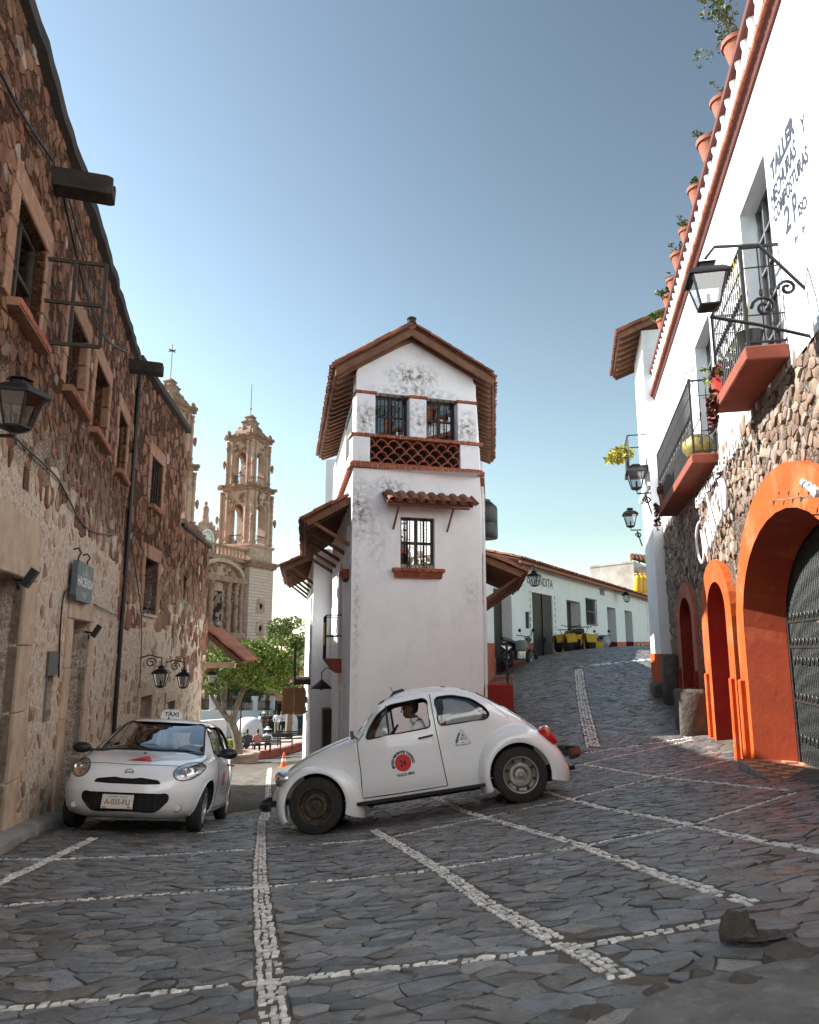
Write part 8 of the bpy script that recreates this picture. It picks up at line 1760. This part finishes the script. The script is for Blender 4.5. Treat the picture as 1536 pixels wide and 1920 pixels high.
def nring(z, d=0., xmin=None, n=88):
    xf, xr, w, e = nxf(z) + d, nxr(z) - d, nw(z) - d, nnf(z); xm = nxm(z)
    if xmin is not None: xf = max(xf, xmin)
    P = []
    for k in range(420):
        t = 2 * math.pi * k / 420; c, s_ = math.cos(t), math.sin(t); ee = e if c < 0 else 4.5; a = (xm - xf) if c < 0 else (xr - xm)
        P.append((xm + a * math.copysign(abs(c) ** (2 / ee), c), w * math.copysign(abs(s_) ** (2 / ee if c < 0 else 2 / ee), s_)))
    L_ = [0]
    for i in range(len(P)): q = P[(i + 1) % len(P)]; L_.append(L_[-1] + math.hypot(q[0] - P[i][0], q[1] - P[i][1]))
    out = []; P.append(P[0]); j = 0
    for k in range(n):
        s_ = L_[-1] * k / n
        while L_[j + 1] < s_: j += 1
        f = (s_ - L_[j]) / max(1e-9, L_[j + 1] - L_[j]); out.append((P[j][0] + (P[j + 1][0] - P[j][0]) * f, P[j][1] + (P[j + 1][1] - P[j][1]) * f, z))
    return out
def nfront(y, z):
    xf, w, e = nxf(z), nw(z), nnf(z); return nxm(z) - (nxm(z) - xf) * max(0, 1 - min(1, abs(y) / w) ** e) ** (1 / e)
def nside(x, z):
    xf, xr, w, e = nxf(z), nxr(z), nw(z), nnf(z); xm = nxm(z); q, ee = ((xm - x) / (xm - xf), e) if x < xm else ((x - xm) / max(.05, xr - xm), 4.5); return w * max(0, 1 - min(1, abs(q)) ** ee) ** (1 / ee)
zs = [.17, .185, .2, .23] + [.27 + .04 * k for k in range(11)] + [.70 + .0125 * k for k in range(27)] + [1.04 + .04 * k for k in range(9)] + [1.39, 1.41, 1.43, 1.445, 1.46, 1.475, 1.49, 1.50, 1.508, 1.515, 1.52]
mb = MB(); mb.loft([nring(z) for z in zs], True, True, True); nb_ = to_mesh(mb)
cav = MB(); cav.loft([nring(z, .055, -.93 if z < 1.0 else None, 60) for z in [.42 + .05 * k for k in range(21)] + [1.455]], True, True, True)
V_F = rounded([(-.70, .985), (-.40, 1.27), (-.22, 1.395), (.26, 1.42), (.28, .96)], .04); V_R = rounded([(.37, .965), (.36, 1.42), (.80, 1.41), (1.02, 1.32), (1.13, 1.04), (1.05, .97)], .05)
V_S = rounded([(-.63, .99), (.63, .99), (.60, 1.10), (.50, 1.43), (-.50, 1.43), (-.60, 1.10)], .06)
GU = rounded([(-.36, .585), (-.2, .575), (.2, .575), (.36, .585), (.33, .63), (.14, .655), (.06, .642), (-.06, .642), (-.14, .655), (-.33, .63)], .02, 3); GL = rounded([(-.34, .255), (.34, .255), (.46, .40), (.45, .475), (-.45, .475), (-.46, .40)], .06, 4)
cuts = [cav] + [MB().prism(w, -1.2, 1.2, 1) for w in (V_F, V_R)] + [MB().prism(V_S, -1.35, -.05, 0), MB().prism(rounded([(-.5, 1.05), (.5, 1.05), (.44, 1.38), (-.44, 1.38)], .06), 1.3, 2.2, 0), MB().prism(GU, -2.3, -1.87, 0), MB().prism(GL, -2.3, -1.83, 0)]
for x in (-1.22, 1.22):
    for a, b in ((-1.1, -.54), (.54, 1.1)): cuts.append(MB().lathe([(0, a), (.345, a), (.345, b), (0, b)], (x, 0, .305), 32, 'y'))
nb_ = boolean(nb_, cuts)
for m in (m_paint, m_cab, m_seal): nb_.materials.append(m)
for f in nb_.polygons:
    c = f.center; out_ = c.y ** 2 >= (nside(c.x, c.z) - .012) ** 2 or c.x < nfront(c.y, c.z) + .014 or c.x > nxr(c.z) - .03 or c.z > 1.47; arch = min(math.hypot(c.x - 1.22, c.z - .305), math.hypot(c.x + 1.22, c.z - .305)) < .35
    f.material_index = 0 if (out_ and not (arch and abs(c.y) < nside(c.x, c.z) - .006)) else 1
    if f.material_index == 1 and c.z < .2: f.material_index = 0
smooth_me(nb_, 30); mesh_obj('body', nb_, nt)
m_ng = glass('windscreen_glass', (.62, .72, .70), 1.2, .22)
curved_glass('windscreen', V_S, lambda y, z: (nfront(y, z) + .012, y, z), m_ng, nt); mb = MB(); mb.tube([(nfront(y, z) + .004, y, z) for y, z in V_S + V_S[:1]], .010, 6); mb.build('window_seal', m_seal, nt, smooth=True)
for side in (-1, 1):
    for w, nm in ((V_F, 'front_side_window'), (V_R, 'rear_side_window')):
        c = (sum(a for a, b in w) / len(w), sum(b for a, b in w) / len(w)); mb = MB(); mb.loft([[(lambda x, z: (x, side * (nside(x, z) - .015), z))(c[0] + (a - c[0]) * k, c[1] + (b - c[1]) * k) for a, b in w] for k in (1, .7, .4, .02)], True, False, True); mb.build(nm, m_autog, nt, smooth=True)
        mb = MB(); mb.tube([(x, side * (nside(x, z) + .0), z) for x, z in w + w[:1]], .009, 6); mb.build('window_seal', m_seal, nt, smooth=True)
    def nline(path, r, nm, m, d=.0):
        P = []
        for (x0, z0), (x1, z1) in zip(path[:-1], path[1:]): P += [(lambda x, z: (x, side * (nside(x, z) + d), z))(x0 + (x1 - x0) * k / 6, z0 + (z1 - z0) * k / 6) for k in range(7)]
        mb = MB(); mb.tube(P, r, 5); return mb.build(nm, m, nt, smooth=True)
    nline([(-.80, .30), (-.82, .6), (-.80, .93), (-.72, .99)], .005, 'door_gap', m_seam); nline([(.32, .28), (.325, .95), (.32, 1.42)], .005, 'door_gap', m_seam); nline([(-.80, .28), (.32, .27), (.85, .28)], .005, 'door_gap', m_seam); nline([(.87, .62), (1.12, .9), (1.14, 1.02)], .005, 'door_gap', m_seam)
    for x in (.18, 1.0): y_ = nside(x, .86); mb = MB(); mb.tube([(x - .09, side * (y_ + .004), .86), (x - .07, side * (y_ + .03), .862), (x + .06, side * (y_ + .03), .866), (x + .09, side * (y_ + .004), .866)], .013, 6); mb.build('handle', m_blk, nt, smooth=True)
    y_ = nside(-.66, .98); mb = MB(); blob(mb, (-.68, side * (y_ + .15), 1.01), .06, .12, .075, 3, 14, 9, 0); mb.tube([(-.64, side * (y_ - .02), .97), (-.66, side * (y_ + .08), .99)], .025, 7); mb.build('mirror', m_blk, nt, smooth=True)
    # headlight: lens over reflector bowls
    def hl_pt(a, k, d): 
        ca, sa_ = math.cos(a), math.sin(a); y = .60 + .135 * k * ca * (1 + .12 * sa_); z = .75 + .115 * k * (sa_ * .92 + ca * .28); return (nfront(y, z) - d, side * y, z)
    mb = MB(); A = [2 * math.pi * k / 28 for k in range(28)]; mb.loft([[hl_pt(a, k, d) for a in A] for k, d in ((1.06, -.006), (1.0, .004), (.8, .003), (.5, .002), (.2, .002), (.02, .002))], True, False, True); hl = mb.build('headlight', mat('headlight_reflector', (.42, .44, .46), (.75, .76, .78), 22, .18, .5, 14, metal=.85), nt, smooth=True)
    mb = MB(); mb.loft([[hl_pt(a, k, d) for a in A] for k, d in ((1.0, .005), (.9, .016), (.6, .022), (.3, .024), (.02, .024))], True, False, True); mb.build('lens', glass('lens_glass', (.92, .94, .95), 1., .12), hl, smooth=True)
    mb = MB(); mb.tube([hl_pt(a, 1.03, .002) for a in A + A[:1]], .006, 5); mb.build('headlight_gap', m_seam, hl, smooth=True)
    for y, z, r, mm in ((.57, .70, .030, m_amb), (.64, .77, .042, m_chrome), (.575, .775, .026, m_chrome)): mb = MB(); x = nfront(y, z); mb.lathe([(0, -.006), (r * .6, -.007), (r, -.012), (r, .0)], (x, side * y, z), 16, 'x'); mb.build('bulb', mm, hl, smooth=True)
    mb = MB(); y, z = .55, .315; x = nfront(y, z); mb.lathe([(0, -.012), (.030, -.010), (.036, -.004), (.036, .02)], (x, side * y, z), 18, 'x'); mb.build('fog_cover', m_paint, nt, smooth=30); mb = MB(); torus(mb, (x - .002, side * y, z), .043, .005, (1, 0, 0), 20, 5); mb.build('fog_gap', mat('grey_gap', (.25, .25, .25), rough=.6), nt, smooth=True)
    for x in (-1.22, 1.22): car_wheel(nt, x, side * .685, .295, .080, .19, mat('alloy_rim', (.55, .54, .52), rough=.35, metal=.8), 'alloy', side)
    for x in (-1.22, 1.22): mb = MB(); a_ = [math.pi * (k / 20 * 1.16 - .08) for k in range(21)]; mb.tube([(x + .35 * math.cos(a), side * (nside(x + .35 * math.cos(a), max(.2, .305 + .35 * math.sin(a))) - .004), .305 + .35 * math.sin(a)) for a in a_], .010, 5); mb.build('arch_lip', m_paint, nt, smooth=True)
# grilles, plate, badge, hood
for P_, z0, z1, nm, n in ((GU, .585, .645, 'upper_grille', 3), (GL, .27, .465, 'lower_grille', 7)):
    ys = max(a for a, b in P_); mb = MB()
    for k in range(n): z = z0 + (z1 - z0) * (k + .5) / n; w = ys * (.96 if nm[0] == 'u' else .76 + .24 * min(1, (z - .255) / .16)) * (1 if k < n - 1 or nm[0] == 'l' else .6); mb.box(-1.905, -1.88, -w, w, z - .006, z + .006)
    if nm[0] == 'l':
        for k in range(9): y = -.32 + .08 * k; mb.box(-1.895, -1.88, y - .004, y + .004, .262, .47)
    mb.build(nm, m_blk, nt)
mb = MB(); mb.tube([(nfront(y, z) - .001, y, z) for y, z in GL + GL[:1]], .008, 5); mb.build('grille_trim', m_seal, nt, smooth=True)
PY = .055; mb = MB(); mb.bevbox(-2.012, -2.0, PY - .165, PY + .165, .29, .45, .004); pl_ = mb.build('number_plate', mat('plate_white', (.72, .69, .62), rough=.5), nt)
m_plt = mat('plate_brown_print', (.30, .17, .07), rough=.5)
def nplate(body, size, y0, z0, m, sx=1., bold=.0): vs, fs = text_polys(body, size, bold, 'CENTER', 0, sx); mb = MB(); mb.raw([(-2.0135, PY - y0 - x, z0 + y) for x, y in vs], fs); mb.build('plate_lettering', m, pl_)
nplate('A-035-FLJ', .085, 0, .338, m_plt, .78, .002); nplate('GUERRERO  MEXICO', .022, 0, .42, m_inkb, 1.); mb = MB()
for s_ in (-1, 1): mb.box(-2.0135, -2.0125, PY + s_ * .13 - .02, PY + s_ * .13 + .02, .30, .312)
mb.build('plate_mark', m_redd, pl_)
mb = MB(); z = .715; x = nfront(0, z) - .012; torus(mb, (x, .0, z), .036, .006, (1, 0, .25), 24, 6); mb.v = [(a, b * 1.18, c) for a, b, c in mb.v]; mb.box(x - .006, x + .006, -.052, .052, z - .008, z + .008); mb.build('badge', m_chrome, nt, smooth=30)
def nhood(x, y):
    """height of the bonnet skin above (x, y)"""
    lo, hi = .60, 1.0
    for _ in range(24):
        m_ = (lo + hi) / 2
        if nfront(y, m_) < x: lo = m_
        else: hi = m_
    return lo
mb = MB(); mb.tube([(x, y, nhood(x, y) + .001) for x, y in [(-1.03 - .55 * k / 10, .70 - .09 * (k / 10) ** 2) for k in range(11)] + [(-1.62 - .165 * math.sin(math.pi * (k + .5) / 20) ** .7, .58 - 1.16 * (k + .5) / 20) for k in range(20)] + [(-1.03 - .55 * k / 10, -.70 + .09 * (k / 10) ** 2) for k in range(10, -1, -1)]], .004, 5); mb.build('bonnet_gap', m_seam, nt, smooth=True)
def hpoly(P_, d): return [(x, y, nhood(x, y) + d) for x, y in P_]
def hgrid(tri_, m, nm, d, parent):
    a, b, c = [Vector(p) for p in tri_]; n = 8; mb = MB()
    for i in range(n):
        for j in range(n - i):
            q = lambda i, j: (a + (b - a) * i / n + (c - a) * j / n)
            T = [q(i, j), q(i + 1, j), q(i, j + 1)]; mb.face(hpoly([(p.x, p.y) for p in T], d))
            if j < n - i - 1: T = [q(i + 1, j), q(i + 1, j + 1), q(i, j + 1)]; mb.face(hpoly([(p.x, p.y) for p in T], d))
    return mb.build(nm, m, parent, smooth=True)
td = hgrid([(-1.66, .10), (-1.66, -.17), (-1.36, -.07)], m_redd, 'red_triangle', .004, nt)
vs_, fs_ = text_polys('220', .075, .002, 'CENTER', 0, .9); mb = MB(); mb.raw([(-1.645 + y * 1.6, -.035 - x, nhood(-1.645 + y * 1.6, -.035 - x) + .007) for x, y in vs_], fs_); mb.build('number', m_inkb, td)
mb = MB(); mb.hexa([(-1.02, -.66, .965), (-1.02, .66, .965), (-.93, .64, 1.0), (-.93, -.64, 1.0)], [(-1.0, -.66, .985), (-1.0, .66, .985), (-.935, .64, 1.012), (-.935, -.64, 1.012)]); mb.build('cowl', m_blk, nt)
for y0, y1 in ((.55, -.02), (.02, -.52)): mb = MB(); mb.tube([(nfront(y0, 1.0) - .01, y0, 1.0), (nfront((y0 + y1) / 2, 1.015) - .012, (y0 + y1) / 2, 1.018), (nfront(y1, 1.01) - .012, y1, 1.012)], .008, 5); mb.build('wiper', m_blk, nt)
mb = MB(); blob(mb, (-1.18, .02, nhood(-1.18, .02) + .005), .015, .02, .012, 2, 8, 5, 0); mb.build('washer_nozzle', m_blk, nt)
# roof sign, aerial
ts = MB(); pr = rounded([(-.15, 1.505), (.15, 1.505), (.135, 1.60), (.09, 1.645), (-.09, 1.645), (-.135, 1.60)], .03); ts.hexa([(.02, -y, z) for y, z in pr], [(.12, -y * .92, z - .01) for y, z in pr]); ts = ts.build('roof_sign', mat('sign_white', (.8, .8, .8), rough=.4), nt)
vs_, fs_ = text_polys('TAXI', .085, .002, 'CENTER', 0, 1.05); mb = MB(); mb.raw([(.0165, -x, 1.545 + y) for x, y in vs_], fs_); mb.build('sign_lettering', m_inkb, ts)
mb = MB(); mb.tube([(-.06, .02, 1.49), (-.02, .02, 1.66)], .004, 5); blob(mb, (-.06, .02, 1.50), .02, .015, .015, 1, 8, 5, 0); mb.tube([(-.05, -.22, 1.48), (-.04, -.22, 1.55)], .004, 4); mb.build('aerial', m_blk, nt)
mb = MB(); A = [2 * math.pi * k / 20 for k in range(20)]; mb.loft([[(lambda x, z: (x, -(nside(x, z) + .004), z))(-.25 + .10 * k * math.cos(a), .66 + .10 * k * math.sin(a)) for a in A] for k in (1, .5, .02)], True, False, True); mb.build('door_disc', m_redd, nt)
vs_, fs_ = text_polys('TAXCO', .04, .001, 'CENTER'); mb = MB(); mb.raw([(-.25 + x, -(nside(-.25 + x, .50 + y) + .004), .50 + y) for x, y in vs_], fs_); mb.build('door_lettering', m_inkb, nt)
# underside and interior
mb = MB(); mb.bevbox(-1.6, 1.5, -.52, .52, .19, .33, .03); mb.build('underbody', m_cab, nt)
for y in (-.36, .36):
    mb = MB(); mb.bevbox(-.35, .15, y - .24, y + .24, .5, .66, .05); mb.hexa([(.06, y - .23, .6), (.06, y + .23, .6), (.2, y + .23, .6), (.2, y - .23, .6)], [(.22, y - .2, 1.12), (.22, y + .2, 1.12), (.32, y + .2, 1.1), (.32, y - .2, 1.1)]); st = mb.build('seat', m_cab, nt, smooth=60); mb = MB(); mb.bevbox(.22, .31, y - .12, y + .12, 1.15, 1.33, .04); mb.build('headrest', m_cab, st, smooth=60)
mb = MB(); mb.bevbox(.75, 1.25, -.6, .6, .5, .68, .05); mb.hexa([(1.1, -.58, .6), (1.1, .58, .6), (1.25, .58, .6), (1.25, -.58, .6)], [(1.25, -.54, 1.1), (1.25, .54, 1.1), (1.33, .54, 1.08), (1.33, -.54, 1.08)]); mb.build('rear_seat', m_cab, nt, smooth=60)
mb = MB(); mb.bevbox(-.92, -.62, -.70, .70, .75, .97, .04); mb.build('dashboard', mat('grey_dash', (.07, .07, .072), rough=.7), nt)
mb = MB(); ax = Vector((-.85, 0, .5)).normalized(); torus(mb, (-.45, -.36, .95), .18, .015, ax, 22, 6); mb.tube([(-.45, -.36, .95), (-.7, -.36, .85)], .025, 6); mb.build('steering_wheel', m_blk, nt, smooth=True)
mb = MB(); mb.bevbox(nfront(0, 1.36) + .04, nfront(0, 1.36) + .06, -.11, .11, 1.33, 1.39, .01); mb.build('rear_view_mirror', m_blk, nt)
# ================================================================ the driver of the old taxi
m_shirt = mat('white_shirt', (.74, .74, .75), (.66, .66, .67), 9, .9, .3, 12); m_dskin = mat('driver_skin', (.17, .082, .048), (.13, .06, .036), 6, .55)
dv = thing('person', 'man in white shirt and glasses at the wheel of the old taxi', 'person', FB, (.05, -.30, .62))
def dskin(verts, edges, rad, name, m, root=0, sub=2):
    me = skin_mesh(verts, edges, rad, root, sub); fr, loc = INFO[dv.name]
    for v in me.vertices: v.co = v.co - loc
    me.materials.clear(); me.materials.append(m)
    for f in me.polygons: f.use_smooth = True
    return mesh_obj(name, me, dv)
sx = .06; sy = -.30
V = [(sx + .1, sy, .66), (sx + .09, sy, .80), (sx + .06, sy, .95), (sx + .03, sy, 1.065), (sx, sy, 1.115), (sx - .01, sy, 1.16)]; E_ = [(0, 1), (1, 2), (2, 3), (3, 4), (4, 5)]; Rr = [(.15, .13), (.15, .12), (.17, .12), (.09, .08), (.058, .058), (.055, .055)]
for s_ in (-1, 1):
    b = len(V); V += [(sx + .04, sy + s_ * .17, 1.02), (sx - .10, sy + s_ * .22, .86), (sx - .28, sy + s_ * .17, .90), (sx - .34, sy + s_ * .15, .935)]; E_ += [(2, b), (b, b + 1), (b + 1, b + 2), (b + 2, b + 3)]; Rr += [.07, .055, .04, .034]
    b = len(V); V += [(sx + .05, sy + s_ * .1, .64), (sx - .36, sy + s_ * .12, .66), (sx - .50, sy + s_ * .12, .44)]; E_ += [(0, b), (b, b + 1), (b + 1, b + 2)]; Rr += [.095, .075, .055]
bd = dskin(V, E_, Rr, 'body', m_shirt); bd.data.materials.append(m_dskin); bd.data.materials.append(m_cab)
for f in bd.data.polygons:
    c = f.center + INFO[dv.name][1]
    if c.z > 1.09 and abs(c.y - sy) < .1: f.material_index = 1
    elif c.x < sx - .20 and c.z > .8: f.material_index = 1
    elif c.z < .72 and c.x < sx + .02: f.material_index = 2
hc = Vector((sx - .035, sy, 1.245)); mb = MB(); rings = []      # head: profile rings from chin to crown, face to -x
for z, xf, xb, w in ((-.115, .045, .01, .022), (-.10, .078, .035, .042), (-.075, .090, .055, .055), (-.045, .094, .075, .064), (-.02, .092, .088, .070), (.01, .092, .096, .074), (.035, .095, .100, .076), (.065, .093, .100, .075), (.09, .082, .092, .068), (.11, .06, .07, .052), (.122, .03, .035, .026), (.125, .004, .004, .004)):
    rings.append([(hc.x + (-xf if math.cos(a) > 0 else xb) * abs(math.cos(a)) ** .9, hc.y + w * math.copysign(abs(math.sin(a)) ** .85, math.sin(a)), hc.z + z) for a in [2 * math.pi * k / 20 for k in range(20)]])
mb.loft(rings, True, True, True); nose = [(-.088, .022, .010), (-.104, -.005, .013), (-.118, -.022, .016), (-.106, -.034, .015), (-.09, -.036, .012)]
mb.loft([[(hc.x + x + r * .5 * math.cos(a), hc.y + r * math.sin(a), hc.z + z) for a in [2 * math.pi * k / 8 for k in range(8)]] for x, z, r in nose], True, True, True)
for z in (-.062, -.072): blob(mb, (hc.x - .090, hc.y, hc.z + z), .010, .026, .006, 2, 8, 5, 0)
for s_ in (-1, 1): blob(mb, (hc.x + .012, hc.y + s_ * .077, hc.z - .01), .018, .009, .032, 4, 8, 6, 0)
mb.build('head', m_dskin, dv, smooth=60)
mb = MB(); rings = []
for z, xf, xb, w in ((-.06, -.05, .08, .068), (-.03, -.035, .098, .077), (.0, -.02, .106, .081), (.035, .02, .111, .084), (.055, .08, .111, .085), (.075, .099, .110, .083), (.10, .092, .102, .076), (.122, .066, .078, .058), (.136, .03, .04, .03), (.14, .004, .004, .004)):
    rings.append([(hc.x + (-xf if math.cos(a) > 0 else xb) * abs(math.cos(a)) ** .9, hc.y + w * math.copysign(abs(math.sin(a)) ** .85, math.sin(a)), hc.z + z) for a in [2 * math.pi * k / 20 for k in range(20)]])
mb.loft(rings, True, True, True); mb.build('hair', m_hair, dv, smooth=60)
mb = MB()
for s_ in (-1, 1): torus(mb, (hc.x - .102, hc.y + s_ * .034, hc.z + .012), .021, .0028, (1, 0, 0), 16, 5); mb.tube([(hc.x - .10, hc.y + s_ * .056, hc.z + .016), (hc.x + .0, hc.y + s_ * .079, hc.z + .014)], .0025, 4)
mb.tube([(hc.x - .104, hc.y - .013, hc.z + .014), (hc.x - .104, hc.y + .013, hc.z + .014)], .0025, 4); mb.build('glasses', m_inkb, dv)
mb = MB(); mb.lathe([(.066, 0), (.072, .012), (.064, .04), (.058, .045), (.058, .01)], (sx + .008, sy, 1.082), 16); mb.build('collar', m_shirt, dv, smooth=40)
for s_ in (-1, 1):                                                # hands closed on the wheel rim
    h_ = Vector((sx - .345, sy + s_ * .155, .955)); Vv = [tuple(h_ + Vector((.04, 0, -.03))), tuple(h_)]; Ee = [(0, 1)]; Rr = [.026, (.03, .022)]
    for k in range(4): o = -.027 + .018 * k; b = len(Vv); Vv += [tuple(h_ + Vector((-.02, o, .022 - .003 * abs(k - 1)))), tuple(h_ + Vector((-.045, o, .012))), tuple(h_ + Vector((-.05, o, -.012))), tuple(h_ + Vector((-.03, o, -.022)))]; Ee += [(1, b), (b, b + 1), (b + 1, b + 2), (b + 2, b + 3)]; Rr += [.0095, .0088, .008, .007]
    b = len(Vv); Vv += [tuple(h_ + Vector((.0, -s_ * .032, .0))), tuple(h_ + Vector((-.02, -s_ * .045, .02))), tuple(h_ + Vector((-.04, -s_ * .04, .03)))]; Ee += [(1, b), (b, b + 1), (b + 1, b + 2)]; Rr += [.011, .010, .008]
    dskin(Vv, Ee, Rr, 'hand', m_dskin, 1, 1)
settle()
